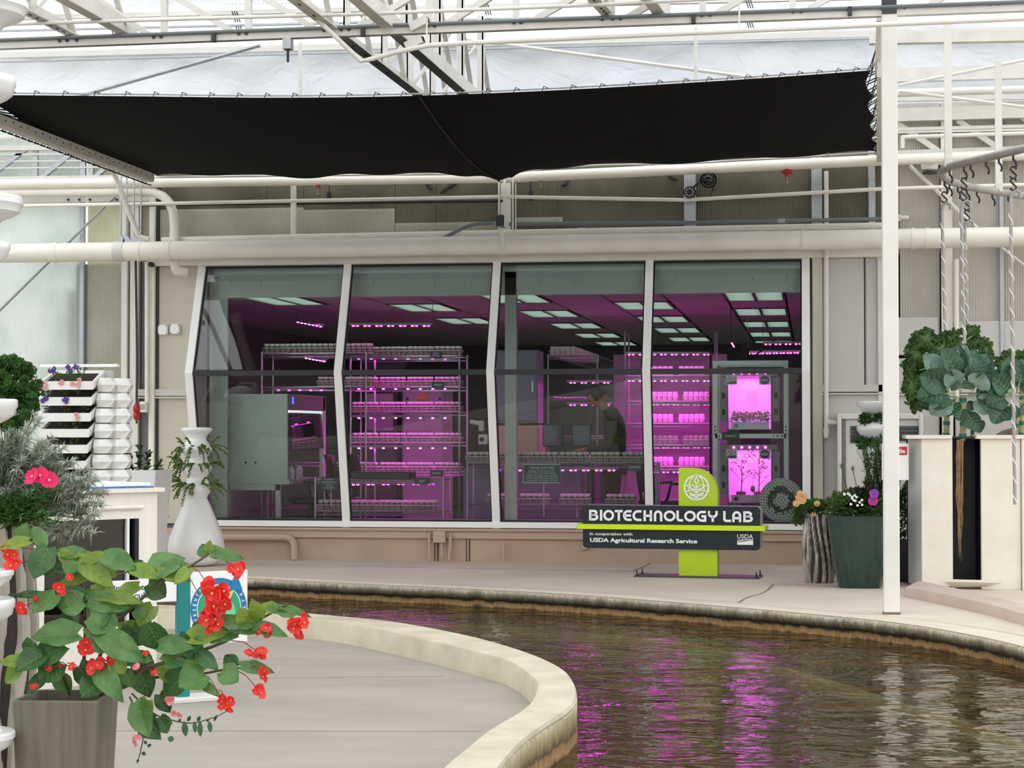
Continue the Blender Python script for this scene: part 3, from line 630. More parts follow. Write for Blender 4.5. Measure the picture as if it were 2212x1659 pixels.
# loose torn strips of dark film on the upper wall
FILMD = mat('dark_film', (46, 44, 38), .7)
for i, (a, b, d) in enumerate((((918, 392), (926, 402), (934, 410)), ((990, 392), (972, 402), (951, 418)), ((1228, 386), (1222, 398), (1212, 401)), ((1442, 376), (1452, 384), (1463, 389)))):
    P = [atY(*q, YW - .02) for q in (a, b, d)]
    tag(MB().tube(spline(P, 4), [.006, .012, .02, .024, .022, .018, .02, .016, .008], 5).build('torn_film', FILMD, org=P[0]), ['short torn dark film strip left of the middle post', 'longest torn dark film strip on the upper wall', 'small torn dark film strip right of the middle post', 'torn dark film strip near the camera'][i], 'torn film', 'torn film strips')
# plinth pipes
P = elbow([atY(440, 1160, YW - .1), atY(636, 1160, YW - .1), atY(636, 1208, YW - .1)], .5)
tag(MB().tube([P[0]] + P[1:], .035, 12).build('plinth_pipe', TAUPE, smooth=50, org=P[0]), 'taupe painted drain pipe bending into the ground under window', 'pipe')
t = thing('electrical_box', 'taupe painted square box with stub conduit on the plinth', 'electrical box', atY(955, 1208, YW - .08))
MB().bbox(XP(941), XP(967), YW - .13, YW - .03, ZP(1172), ZP(1147), .006).build('box', TAUPE, t); MB().tube([atY(954, 1172, YW - .1), atY(954, 1204, YW - .1)], .012, 8).build('stub', TAUPE, t)
for i, (x, y0, y1, r, l) in enumerate(((928, 1151, 1209, .014, 'taupe conduit left of the electrical box'), (973, 1154, 1210, .016, 'slightly bent taupe conduit right of the electrical box'), (1088, 1173, 1210, .014, 'short taupe stub pipe beside the capped vent'))):
    P = [atY(x, y0, YW - .09), atY(x - 1, (y0 + y1) / 2, YW - .09), atY(x - 3 if i == 1 else x, y1, YW - .09)]
    tag(MB().tube(P, r, 8).build('stub_pipe', TAUPE, smooth=True, org=P[0]), l, 'pipe')
t = thing('vent_stub', 'stout taupe capped vent standing at the foot of the plinth', 'vent', atZ(1109, 1211, 0)); c = wloc(t)
MB().lathe([(.075, 0), (.075, .08), (.06, .1), (.055, .1)], 16, c).build('sleeve', TAUPE, t, smooth=40); MB().lathe([(.05, .09), (.05, .16), (.035, .175)], 16, c).build('cap', TAUPE, t, smooth=40)
tag(MB().bbox(XP(1259), XP(1271), YW - .09, YW - .03, ZP(1184), ZP(1168), .004).build('plinth_box', TAUPE), 'tiny taupe box on the plinth left of the lab sign', 'electrical box')
# ================================================================ greenhouse roof structure
YG = atZ(1926, 1326, 0).y        # line of the post and main girder
def bar(px0, px1, Y, w, h): return (atY(*px0, Y), atY(*px1, Y), w, h)
# post
c = atZ(1926, 1326, 0)
t = thing('steel_post', 'white square steel post standing on the walkway at right', 'post', c)
MB().bbox(c.x - .054, c.x + .054, c.y - .054, c.y + .054, .012, 4.12, .008).build('shaft', WHITE, t)
MB().box(c.x - .058, c.x + .058, c.y - .058, c.y + .058, 0, .014).build('foot', mat('rusty_foot', (120, 100, 82), .8), t)
MB().box(c.x - .05, c.x + .05, c.y - .06, c.y + .06, 4.10, 4.22).build('head_plate', DARKMET, t)
# main girder along the post line
t = thing('roof_girder', 'white lattice roof girder crossing the top of view above the cloth', 'girder', atY(0, 96, YG))
a, b = atY(-900, 131, YG), atY(3300, -26, YG)
mb = MB().box(0, 0, 0, 0, 0, 0); mb = MB()
mb.beam(a, b, .07, .065); mb.build('bottom_chord', PAINTST, t)
a2, b2 = atY(-900, 120, YG - .05), atY(3300, -37, YG - .05)
MB().tube([a2, b2], .014, 8).build('chord_pipe', GREYC, t, smooth=True)
for x in (355, 537, 927, 1115, 1322, 1518, 1712):
    yb = 96 - x * .0395; p = atY(x, yb, YG); MB().beam(p, p + Vector((0, 0, .75)), .045, .045).build('web_post', WHITE, t)
for (x0, y0, x1, y1) in ((328, 80, 205, -5), (512, 74, 380, -6), (692, 70, 570, -6), (765, 68, 888, -6), (952, 60, 1060, -6), (1140, 52, 1240, -6), (1350, 42, 1430, -6), (1548, 30, 1612, -8), (1748, 20, 1795, -8), (2010, 10, 2060, -20)):
    A, B = atY(x0, y0, YG), atY(x1, y1, YG); d = B - A; MB().beam(A, A + d * 1.5, .045, .045).build('web_brace', WHITE, t)
bolt_me = MB().tube([(0, .0, 0), (0, -.012, 0)], .013, 8).mesh('bolt', DARKMET)
for x in (133, 149, 170, 336, 352, 519, 535, 703, 740, 756, 926, 941, 1112, 1127, 1302, 1325, 1341, 1517, 1534, 1713, 1730, 1912, 1935, 1953, 2138, 2155):
    p = atY(x, 95.5 - x * .0395, YG) + Vector((0, -.036, 0)); put('bolt', bolt_me, p - wloc(t), t)
for x, y in ((462, 82), (784, 70), (1498, 42), (1836, 24)):
    p = atY(x, y, YG - .05); MB().box(p.x - .014, p.x + .014, p.y - .02, p.y + .02, p.z - .03, p.z + .03).build('pipe_clip', DARKMET, t)
# trusses running to the wall
def truss(label, a, b, sep, Z, posts, long=1.0):
    A, B = atZ(*a, Z), atZ(*b, Z); t = thing('roof_truss', label, 'truss', A, 'roof trusses running to the wall')
    sv = Vector((sep, 0, 0))
    for k, o in enumerate((Vector((0, 0, 0)), sv)):
        mb = MB(); mb.beam(A + o, B + o, .09, .014); mb.beam(A + o + Vector((-.04 if k == 0 else .04, 0, .05)), B + o + Vector((-.04 if k == 0 else .04, 0, .05)), .012, .10); mb.build('bottom_chord', PAINTST, t)
    hole = MB().box(-.006, .006, -.02, .02, -.002, .001).mesh('slot', BLACK)
    for k in range(18):
        p = lerp(A, B, (k + .5) / 18) + Vector((.0, 0, -.0085)); put('slot', hole, p - wloc(t), t)
    for f in posts:
        p = lerp(A, B, f)
        MB().box(p.x - .04, p.x + .012, p.y - .01, p.y + .01, p.z, p.z + .8).box(p.x - .04, p.x - .028, p.y - .01, p.y + .09, p.z, p.z + .8).build('web_plate', PAINTST, t)
        q = p + sv; MB().box(q.x - .012, q.x + .04, q.y - .01, q.y + .01, q.z, q.z + .8).box(q.x + .03, q.x + .04, q.y - .01, q.y + .09, q.z, q.z + .8).build('web_plate', PAINTST, t)
        MB().beam(p + Vector((0, 0, .02)), q + Vector((0, .3, .7)), .04, .02).build('web_brace', PAINTST, t)
        MB().beam(p + Vector((0, .05, .7)), p + Vector((0, .75, .03)), .04, .02).build('web_brace', PAINTST, t); MB().beam(q + Vector((0, .05, .7)), q + Vector((0, .75, .03)), .04, .02).build('web_brace', PAINTST, t)
    return t
truss('white steel truss with slotted chords dropping from the top to mid cloth', (560, -60), (1000, 280), .40, 4.12, (.16, .34, .52, .66, .8))
truss('white steel truss with broad plate at the upper left corner', (-110, -60), (172, 84), .40, 4.16, (.25, .62))
truss('white steel truss chord meeting the girder right of centre', (1230, -60), (1326, 46), .36, 4.18, (.2, .6))
# side beam the cloth is laced to
A, B = atZ(-110, 193, 3.62) - Vector((0, 0, .075)), atZ(330, 372, 3.62) - Vector((0, 0, .05))
t = thing('side_beam', 'grey perforated beam along the left edge of the cloth', 'beam', A)
MB().beam(A, B, .03, .07).beam(A + Vector((-.03, 0, -.035)), B + Vector((-.03, 0, -.035)), .07, .012).build('channel', PAINTST, t)
hole = MB().tube([(0, 0, 0), (.003, 0, 0)], .008, 6).mesh('hole', BLACK)
for k in range(30): p = lerp(A, B, (k + .5) / 30) + Vector((.0155, 0, .01 * (k % 2))); put('hole', hole, p - A, t)
P = [atD(-60, 238, 14.4), atD(60, 282, 15.6), atD(180, 327, 17.2), atD(232, 352, 18.1), atD(250, 380, 18.4), atD(268, 432, 18.5), atD(300, 512, 18.6), atD(322, 517, 18.6)]
tag(MB().tube(elbow(P, .3, 3), .026, 10).build('brace_pipe', CREAM, smooth=True, org=P[0]), 'cream pipe following the left beam then slanting down to main pipe', 'pipe')
A, B = atD(1899, 150, 13.9), atD(1897, 345, 18.4)
t = thing('side_beam', 'cream beam at right edge of the cloth behind the post', 'beam', A)
MB().beam(A, B, .03, .11).beam(A + Vector((.05, 0, -.05)), B + Vector((.05, 0, -.05)), .1, .012).build('channel', PAINTST, t)
MB().beam(atD(1901, 40, 13.7), atD(1897, 160, 14.0), .05, .05).build('hanger', PAINTST, t)
# thin pipes and rods up high
YF = YG - .35
pipe('irrigation_pipe', 'thin white pipe in front of the girder, bent at two ends', [(-40, 54), (90, 50), (640, 34), (740, 32), (1300, 10), (1700, -12)], .013, WHITE, Y=YF - .1)
def clampx(t):
    for x, y in ((88, 50), (644, 32), (1302, 10)):
        p = atY(x, y, YF - .1); MB().box(p.x - .012, p.x + .012, p.y - .02, p.y + .02, p.z - .03, p.z + .03).build('clamp', WHITE, t)
pipe('mist_pipe', 'white pipe dropping from the top then running right below the girder', [(625, -10), (700, 56), (780, 132), (800, 128), (850, 114), (925, 98), (1005, 93), (1250, 82), (1500, 71), (1905, 53), (2300, 36)], .017, WHITE, Y=YF, extra=lambda t: [MB().beam(atY(x, y, YF), atY(x, y - 62, YF), .012, .012).build('drop_wire', WHITE, t) for x, y in ((922, 100), (1597, 66))])
for i, (p, q, Y, r, l) in enumerate((((120, 222), (562, 98), YW + .1, .02, 'thin grey bracing rod slanting up over the left half of film'), ((1000, 84), (1645, 170), YW + .1, .02, 'thin white bracing rod slanting down over the right half of film'),
      ((1943, 184), (2260, 120), YW - 1.0, .016, 'thin rod rising to the right beyond the post'), ((1943, 197), (2260, 237), YW - .9, .016, 'thin rod falling to the right beyond the post'),
      ((-30, 700), (248, 425), YW - .08, .014, 'thin grey rod slanting across the left translucent wall'), ((1965, 358), (2110, 492), YW - .12, .02, 'thin grey brace slanting over the right grey wall'), ((2145, 520), (2260, 610), YW - .1, .014, 'thin rod slanting behind the hanging wires'))):
    pipe('brace_rod', l, [p, q], r, STEEL if i in (0, 4) else WHITE, Y=Y, n=6, cat='rod')
for x, y0, y1, l in ((649, 92, 330, 'slim rusty white upright pipe left of mid truss'), (1503, 60, 330, 'slim white upright pipe right of mid truss')):
    pipe('upright_pipe', l, [(x, y0), (x, y1)], .018, PAINTST, Y=YW + .04)
# sprinkler clamp hanging from the girder
c = atY(622, 98, YG - .05); t = thing('girder_clamp', 'small steel clamp with pin hanging from the girder at left', 'clamp', c)
MB().box(c.x - .03, c.x + .03, c.y - .04, c.y + .04, c.z - .03, c.z + .05).build('body', STEEL, t); MB().tube([c, c + Vector((0, 0, -.12))], .01, 6).build('pin', DARKMET, t)
for k, (x, y) in enumerate(((905, 92), (915, 50))):
    c = atY(x, y, YG - .05); t = thing('tube_stub', f'short hollow square tube {["under", "above"][k]} the girder near mid truss', 'tube', c)
    MB().beam(c + Vector((-.09, .0, -.03)), c + Vector((.03, -.02, .02)), .06, .06).build('tube', PAINTST, t); MB().beam(c + Vector((.03, -.02, .02)), c + Vector((.032, -.021, .021)), .045, .045).build('mouth', BLACK, t)
# far roof: gutter beams, purlins, films
def film_mat():
    m = bpy.data.materials.new('white_film'); m.use_nodes = True; t = m.node_tree; N = t.nodes; L = t.links; b = N['Principled BSDF']; b.inputs['Base Color'].default_value = (.86, .88, .90, 1); b.inputs['Roughness'].default_value = .35
    tl = N.new('ShaderNodeBsdfTranslucent'); tl.inputs['Color'].default_value = (.90, .93, .96, 1); mx = N.new('ShaderNodeMixShader'); mx.inputs['Fac'].default_value = .6
    co = N.new('ShaderNodeTexCoord'); n = N.new('ShaderNodeTexNoise'); n.inputs['Scale'].default_value = 3.5; n.inputs['Detail'].default_value = 6; n.inputs['Distortion'].default_value = 1.4; L.new(co.outputs['Object'], n.inputs['Vector'])
    bp = N.new('ShaderNodeBump'); bp.inputs['Strength'].default_value = .5; bp.inputs['Distance'].default_value = .08; L.new(n.outputs['Fac'], bp.inputs['Height']); L.new(bp.outputs['Normal'], b.inputs['Normal']); L.new(bp.outputs['Normal'], tl.inputs['Normal'])
    L.new(b.outputs['BSDF'], mx.inputs[1]); L.new(tl.outputs['BSDF'], mx.inputs[2]); L.new(mx.outputs['Shader'], N['Material Output'].inputs['Surface']); return m
FILM = film_mat()
def wr(x, z): return .05 * sin(x * 1.7 + 2 * sin(z * 2.3)) + .03 * sin(x * 4.1 + z * 5) + .02 * sin(x * 9 - z * 7)
xa, xb = atY(-1200, 200, YW + .5).x, atY(3300, 200, YW + .5).x
def filmfn(z0, z1, ya, yb, slope):
    def fn(u, v):
        x = lerp(xa, xb, u); z = lerp(z0, z1, v) + slope * (x - xa); return Vector((x, lerp(ya, yb, v) + wr(x, z), z))
    return fn
zt = atY(0, 128, YW + 1.2).z
ro = struct('roof_film', (0, YW, 3.9))
MB().grid(filmfn(3.50, 5.07, YW + .25, YW + 1.1, .012), 200, 10).build('film_sheet', FILM, ro, smooth=True)
MB().grid(filmfn(5.97, 7.32, YW + 3.2, YW + 5.0, .02), 200, 8).build('film_sheet', FILM, ro, smooth=True)
for (p, q, Y, w, h, l) in (((-1100, 148), (3300, 40), YW + 1.0, .12, .06, 'gutter_beam'), ((-1100, 163), (3300, 44), YW + .9, .05, .02, 'purlin'), ((-1100, 93), (3300, -11), YW + 2.4, .05, .02, 'purlin'), ((-1100, 67), (3300, -41), YW + 3.3, .06, .05, 'purlin')):
    a, b = atY(*p, Y), atY(*q, Y); tag(MB().beam(a, b, w, h).build('purlin', WHITE if l != 'purlin' or h > .03 else STEEL, ro))
mb = MB()
for k in range(60):
    p = atY(170 + k * 8.3, 16 - k * .17, YW + 3.6); mb.ball(p, .012, 6, 4)
mb.build('film_clip', WHITE2, ro)
for x, y in ((240, 40), (250, 74), (510, 36), (518, 68), (1052, 20), (1058, 52), (1618, 6), (1622, 58)):
    for k in (-1, 0, 1):
        p = atY(x + k * 5, y, YW + 2.2); MB().beam(p + Vector((-.02, 0, .06)), p + Vector((.02, 0, -.06)), .012, .012).build('film_lock', DARKMET, ro)
# left far bay: lattice seen beyond the side beam
lt = thing('eave_truss', 'white lattice eave truss over the left translucent wall', 'truss', atY(0, 388, YW))
for (p, q, w, h, nm) in (((-900, 330), (272, 318), .06, .05, 'top_chord'), ((-900, 400), (330, 384), .06, .055, 'bottom_chord'), ((-900, 346), (272, 331), .03, .02, 'rail'), ((-900, 356), (330, 346), .02, .016, 'rail'), ((-900, 372), (330, 360), .016, .014, 'rail')):
    MB().beam(atY(*p, YW - .06), atY(*q, YW - .06), w, h).build(nm, PAINTST, lt)
for (p, q) in (((-30, 388), (58, 322)), ((88, 386), (168, 322)), ((204, 384), (262, 334))): MB().beam(atY(*p, YW - .05), atY(*q, YW - .05), .05, .04).build('web_brace', STEEL, lt)
for x in (77, 180, 197): MB().beam(atY(x, 386, YW - .04), atY(x, 318, YW - .04), .05, .04).build('web_post', STEEL, lt)
for (p, q, r, l) in (((-900, 318), (215, 292), .05, 'thick white roof rail at far left, upper one'), ((-900, 330), (250, 306), .03, 'slim white roof rail at far left, lower one')):
    pipe('roof_rail', l, [p, q], r, WHITE, Y=YW + .1, cat='rail')
lb = thing('sill_rail', 'bolted white rail above the left translucent panels', 'rail', atY(0, 432, YW - .03)); MB().beam(atY(-900, 446, YW - .03), atY(325, 430, YW - .03), .05, .045).build('rail', PAINTST, lb)
for x in (150, 174, 197, 255): p = atY(x, 432, YW - .03); MB().tube([p + Vector((0, -.025, 0)), p + Vector((0, -.04, 0))], .012, 8).build('bolt', DARKMET, lb)
# right far bay
rt_ = thing('eave_truss', 'white lattice eave truss over the right grey wall', 'truss', atY(1950, 334, YW))
for (p, q, w, h, nm) in (((1915, 250), (3000, 219), .10, .12, 'gutter'), ((1915, 280), (3000, 254), .03, .03, 'rail'), ((1915, 337), (3000, 298), .08, .085, 'bottom_chord'), ((1915, 286), (3000, 264), .02, .02, 'rail')):
    MB().beam(atY(*p, YW - .08), atY(*q, YW - .08), w, h).build(nm, PAINTST if nm != 'rail' else WHITE, rt_)
for (p, q) in (((1930, 262), (2026, 326)), ((2068, 260), (2152, 318)), ((2205, 252), (2290, 314))): MB().beam(atY(*p, YW - .05), atY(*q, YW - .05), .06, .05).build('web_brace', PAINTST, rt_)
for (p, q, Y, w, h, l) in (((1878, 84), (3000, 64), YW - 2.2, .09, .09, 'white steel header beam rusty at its left end, beyond post'), ((1915, 164), (3000, 132), YW + .6, .1, .13, 'wide white roof beam beyond the post'), ((1915, 212), (3000, 193), YW + .3, .06, .07, 'white roof beam under the bent pipe beyond the post')):
    a, b = atY(*p, Y), atY(*q, Y); tag(MB().beam(a, b, w, h).build('roof_beam', PAINTST, org=a), l, 'beam')
pipe('roof_pipe', 'white pipe under the roof beams beyond the post', [(1915, 202), (3000, 170)], .036, WHITE, Y=YW - .4)
P = elbow([atY(1950, 320, YW - .3), atY(1950, 296, YW - .3), atY(3000, 263, YW - .3)], .03); tag(MB().tube(P, .018, 8).build('bent_pipe', WHITE, smooth=True, org=P[0]), 'thin white pipe bent down at its end beside the post', 'pipe')
c = atY(2008, 352, YW - .15); t = thing('flood_lamp', 'round cream wall lamp above the right grey wall', 'lamp', c)
MB().lathe([(.02, .0), (.075, .02), (.08, .08), (.05, .13), (.02, .14)], 16, c - Vector((0, 0, .08))).build('body', CREAM, t, smooth=True); MB().tube([c - Vector((0, 0, .085)), c - Vector((0, 0, .1))], .065, 16).build('lens', DARKMET, t, smooth=True); MB().box(c.x, c.x + .2, c.y + .02, c.y + .1, c.z - .01, c.z + .05).build('bracket', CREAM, t)
t = thing('wall_latch', 'small cream latch on the wall just right of post', 'latch', atY(1945, 470, YW - .05)); c = wloc(t); MB().tube([c, c + Vector((.06, 0, 0))], .02, 8).ball(c + Vector((.06, 0, 0)), .022, 8, 5).build('handle', CREAM, t, smooth=True); MB().box(c.x - .05, c.x, c.y, c.y + .05, c.z - .03, c.z + .03).build('plate', CREAM, t)
# ================================================================ black shade cloth
CLOTH = mat('shade_cloth', (11, 11, 10), .85, noise=(220, .4), col2=(7, 7, 7), spec=.1)
ND = 14.0; nearp = spline([atD(x, y, ND + (1106 - x) * .0002) for x, y in ((-62, 203), (0, 205), (300, 208), (600, 211), (895, 207), (1200, 195), (1500, 178), (1700, 165), (1882, 152))], 10)
farp = spline([atY(x, y, YW - .5) for x, y in ((338, 379), (480, 377), (660, 383), (800, 376), (960, 376), (1050, 384), (1096, 387), (1125, 374), (1250, 358), (1480, 351), (1700, 338), (1898, 326))], 10)
def sample(P, u):
    f = u * (len(P) - 1); i = min(int(f), len(P) - 2); return lerp(P[i], P[i + 1], f - i)
def cl(u, v):
    p = lerp(sample(nearp, u), sample(farp, u), v)
    p = p + Vector((0, 0, -.10 * sin(pi * v) * (1 - .4 * abs(2 * u - 1)) ))
    e = .035 * abs(sin(v * 15)) * (1 if .02 < v < .98 else 0)
    if u < .04: p = p + Vector((e * (1 - u / .04), 0, 0))
    if u > .97: p = p - Vector((e * (u - .97) / .03 * 1.3, 0, 0))
    if v > .96: p = p + Vector((0, 0, .012 * sin(u * 60)))
    return p
t = thing('shade_cloth', 'large black shade cloth stretched over the lab front', 'shade cloth', sample(nearp, .5))
MB().grid(cl, 110, 34).build('cloth', CLOTH, t, smooth=True)
MB().tube([cl(.505, v / 24) + Vector((0, 0, -.012)) for v in range(25)], .008, 5).build('seam', mat('seam_black', (6, 6, 6), .9), t)
CORD = mat('black_cord', (20, 20, 20), .8)
mb = MB(); bA, bB = atZ(-110, 193, 3.62) - Vector((0, 0, .075)), atZ(330, 372, 3.62) - Vector((0, 0, .05))
for k in range(34):
    v = (k + .3) / 34; p = cl(0, v); q = lerp(bA, bB, min(1, v + .01)) + Vector((-.03, 0, .05)); mb.tube([p, q, q + Vector((-.06, .02, -.1)), q + Vector((.02, .04, -.12))], .006, 4)
mb.build('lacing', CORD, t)['kind'] = 'stuff'
mb = MB(); A, B = atD(1899, 150, 13.9), atD(1897, 345, 18.4)
for k in range(46):
    v = (k + .3) / 46; p = cl(1, v); q = lerp(A, B, v) + Vector((.01, 0, .03 + .3 * (1 - v) * (k % 3 == 0))); mb.tube([p - Vector((.05, 0, 0)), p, q, q + Vector((.04, .03, -.05))], .0045, 4)
mb.build('lacing', CORD, t)['kind'] = 'stuff'
mb = MB()
for k in range(40):
    u = (k + .5) / 40; p = cl(u, 0); mb.tube([p + Vector((0, 0, -.01)), p + Vector((.02, -.02, .03)), p + Vector((.05, -.01, .015))], .004, 4)
mb.build('edge_tie', CORD, t)['kind'] = 'stuff'
MB().tube([cl(u / 60, 0) + Vector((0, -.01, .012)) for u in range(61)], .006, 5).build('edge_wire', STEEL, t)
MB().tube([atY(x, y, YW - .48) for x, y in ((330, 383), (660, 379), (1090, 375), (1200, 360), (1500, 352), (1905, 329))], .012, 6).build('edge_pipe', WHITE, t)
P = elbow([atY(1757, 334, YW - .55), atY(1757, 321, YW - .55), atY(1788, 321, YW - .55), atY(1788, 334, YW - .55)], .4); tag(MB().tube(P, .022, 8).build('u_bend', CREAM, smooth=True, org=P[0]), 'small cream pipe bend in front of the cloth at right', 'pipe')
# ================================================================ inside the lab
CHROME = mat('chrome_wire', (186, 186, 190), .3, .8)
WIREW = mat('white_wire', (226, 222, 222), .5)
JARB = mat('jar_body', (168, 160, 150), .25, col2=(120, 112, 92), noise=(9, .5)); JARL = mat('jar_lid', (232, 230, 226), .45)
LEDR = emit_mat('led_red', (255, 60, 110), 9); LEDV = emit_mat('led_violet', (170, 50, 255), 9); LEDP = emit_mat('led_pink', (255, 80, 220), 7)
HOUS = mat('led_housing', (186, 176, 186), .5)
SIGNG = mat('sign_green', (44, 78, 68), .5); SIGNB = mat('sign_blue', (46, 80, 96), .5); SIGNW = mat('sign_letter', (226, 232, 228), .5)
MAG = (1.0, .02, .74)
def led_strip(label, p0, p1, n, watt, group='led grow strips', mode=0, down=True, size=.05, light=True, col=MAG):
    p0, p1 = Vector(p0), Vector(p1); t = thing('led_strip', label, 'grow light', p0, group)
    MB().beam(p0 + Vector((0, 0, .018)), p1 + Vector((0, 0, .018)), .045, .024).build('housing', HOUS, t)
    d = (p1 - p0); ln = d.length; d.normalize()
    r_, v_ = MB(), MB()
    for k in range(n):
        c = p0 + d * ln * (k + .5) / n
        for mb, o in (((r_, -.022), (v_, .022)) if mode == 0 else ((r_, 0),)):
            q = c + d * o; mb.box(q.x - .012, q.x + .012, q.y - .014, q.y + .010, q.z - .008, q.z + .006)
    if mode == 0: r_.build('diodes_red', LEDR, t); v_.build('diodes_violet', LEDV, t)
    else: r_.build('diodes', LEDP, t)
    if group == 'hung':
        t['group'] = 'led grow strips'
        for q in (p0, p1): MB().tube([q + Vector((0, 0, .03)), Vector((q.x, q.y, ZC - .02))], .003, 4).build('hanger_wire', CHROME, t)
    if light:
        ld = bpy.data.lights.new('grow_lamp', 'AREA'); ld.shape = 'RECTANGLE'; ld.size = max(.1, ln * .95); ld.size_y = size; ld.energy = watt * .42; ld.color = col
        lo = bpy.data.objects.new('grow_lamp', ld); COL.objects.link(lo); lo.parent = t; lo.location = (p0 + p1) / 2 - p0 + Vector((0, 0, -.012)); lo.rotation_euler = (0, 0, math.atan2(d.y, d.x))
    return t
# jar and basket
jar_me = MB().lathe([(.022, 0), (.025, .006), (.025, .065), (.020, .078)], 10).mesh('jar', JARB, smooth=40)
lid_me = MB().lathe([(.0265, .072), (.028, .076), (.028, .092), (.024, .097)], 10).mesh('lid', JARL, smooth=40)
bk = MB(); bw, bd, bh = .148, .075, .055
for z, r in ((bh, .004), (.004, .003), (bh * .5, .0018)):
    f = 1 if z > .03 else .93
    bk.tube([(-bw * f, -bd * f, z), (bw * f, -bd * f, z)], r, 4).tube([(-bw * f, bd * f, z), (bw * f, bd * f, z)], r, 4).tube([(-bw * f, -bd * f, z), (-bw * f, bd * f, z)], r, 4).tube([(bw * f, -bd * f, z), (bw * f, bd * f, z)], r, 4)
for k in range(6): x = -bw + k * bw * 2 / 5; bk.tube([(x * .93, -bd * .93, .004), (x, -bd, bh)], .0028, 4).tube([(x * .93, bd * .93, .004), (x, bd, bh)], .0018, 4).tube([(x * .93, -bd * .93, .004), (x * .93, bd * .93, .004)], .0018, 4)
basket_me = bk.mesh('wire_basket', WIREW)
NJ = 0
ORD = ['first', 'second', 'third', 'fourth', 'fifth', 'sixth', 'seventh', 'eighth']
SEQ = {}
def ordn(n): return f'{n}{"th" if 10 < n % 100 < 14 else {1: "st", 2: "nd", 3: "rd"}.get(n % 10, "th")}'
def basket(x, y, z, label, jlabel, group, rows=(0, 1), jars=True):
    global NJ
    bi = SEQ.get(group, 0); SEQ[group] = bi + 1; label = f'{label}, {ORD[bi]} from left' if 'running away' not in label else f'{label}, {ORD[bi]} from near end'
    b = put('wire_basket', basket_me, (x, y, z)); tag(b, label, 'basket', 'wire baskets ' + group)
    if not jars: return
    for r in rows:
        for k in range(5):
            j = thing('culture_jar', f'{["front", "back"][r]}-row {jlabel}, {ordn(bi * 5 + k + 1)} from left', 'jar', (x - .116 + k * .058, y - .032 + r * .064, z + .006), 'culture jars ' + group)
            put('jar', jar_me, (0, 0, 0), j); put('lid', lid_me, (0, 0, 0), j); NJ += 1
def shelf(t, x0, x1, y0, y1, z, truss=True):
    mb = MB()
    for y in (y0, y1): mb.tube([(x0, y, z), (x1, y, z)], .006, 5).tube([(x0, y, z - .035), (x1, y, z - .035)], .005, 5)
    for x in (x0, x1): mb.tube([(x, y0, z), (x, y1, z)], .006, 5)
    n = max(3, int((x1 - x0) / .06))
    for k in range(n + 1): x = lerp(x0, x1, k / n); mb.tube([(x, y0, z), (x, y1, z)], .002, 4)
    pts = [(lerp(x0, x1, k / (n * 2)), y0, z - (.035 if k % 2 else 0)) for k in range(n * 2 + 1)]; mb.tube(pts, .003, 4)
    return mb.build('shelf', CHROME, t)
def rack(label, x0, x1, y0, y1, zs, ztop, z0=LZ, group='wire racks in the lab'):
    t = thing('wire_rack', label, 'rack', ((x0 + x1) / 2, (y0 + y1) / 2, z0), group)
    for x in (x0, x1):
        for y in (y0, y1):
            p = MB().tube([(x, y, z0), (x, y, ztop)], .011, 8).build('post', CHROME, t, smooth=True)
    for z in zs: shelf(t, x0, x1, y0, y1, z)
    return t
def board(name, label, px, py, Y, w, h, m, lines, group=None, frame=False, stalk=None):
    c = atY(px, py, Y); t = thing(name, label, 'sign', c, group)
    MB().bbox(c.x - w / 2, c.x + w / 2, Y, Y + .008, c.z - h / 2, c.z + h / 2, .006).build('panel', m, t)
    if frame: MB().tube([(c.x - w / 2, Y, c.z - h / 2), (c.x + w / 2, Y, c.z - h / 2), (c.x + w / 2, Y, c.z + h / 2), (c.x - w / 2, Y, c.z + h / 2), (c.x - w / 2, Y, c.z - h / 2)], .006, 5).build('rim', SIGNW, t)
    for s, dx, dz, lw, lh in lines: lettering('lettering', s, (c.x + dx, Y - .001, c.z + dz), lw, lh, SIGNW, t, bold=.015)
    if stalk: MB().tube([(c.x + .02, Y + .004, c.z - h / 2), (c.x + .02, Y + .004, c.z - h / 2 - stalk)], .006, 6).build('stalk', WIREW, t)
    return t
XA = lambda px, Y, py=930: atY(px, py, Y).x
ZA = lambda py, Y, px=1106: atY(px, py, Y).z

# ---- front rack with the redwood jars (by the middle panes)
Y1 = YW + .42; xa, xb = XA(1010, Y1), XA(1418, Y1); zt = ZA(1001, Y1, 1250); zl = ZA(1092, Y1, 1250)
rack('low chrome wire rack behind the third pane, redwood jars on top', xa, xb, Y1 - .02, Y1 + .34, (zt, zl), zt + .01)
for k in range(6): basket(xa + .13 + k * .305, Y1 + .07, zt + .007, 'white wire basket of jars on top of the redwood rack', 'lidded culture jar on top of the redwood rack', 'on the redwood rack top')
for k, px in enumerate((1082, 1152, 1240, 1340)): basket(XA(px, Y1), Y1 + .09, zl + .007, 'white wire basket on the low shelf of redwood rack', 'lidded culture jar on the low shelf of redwood rack', 'on the redwood rack low shelf')
led_strip('red and violet LED strip under the redwood rack top', atY(1060, 1016, Y1 + .08), atY(1335, 1016, Y1 + .08), 10, 1.8)
board('plant_sign', 'small green REDWOOD sign on the low rack, third pane', 1371, 1009, Y1 - .05, .155, .075, SIGNG, [('REDWOOD', 0, 0, .115, .021)])
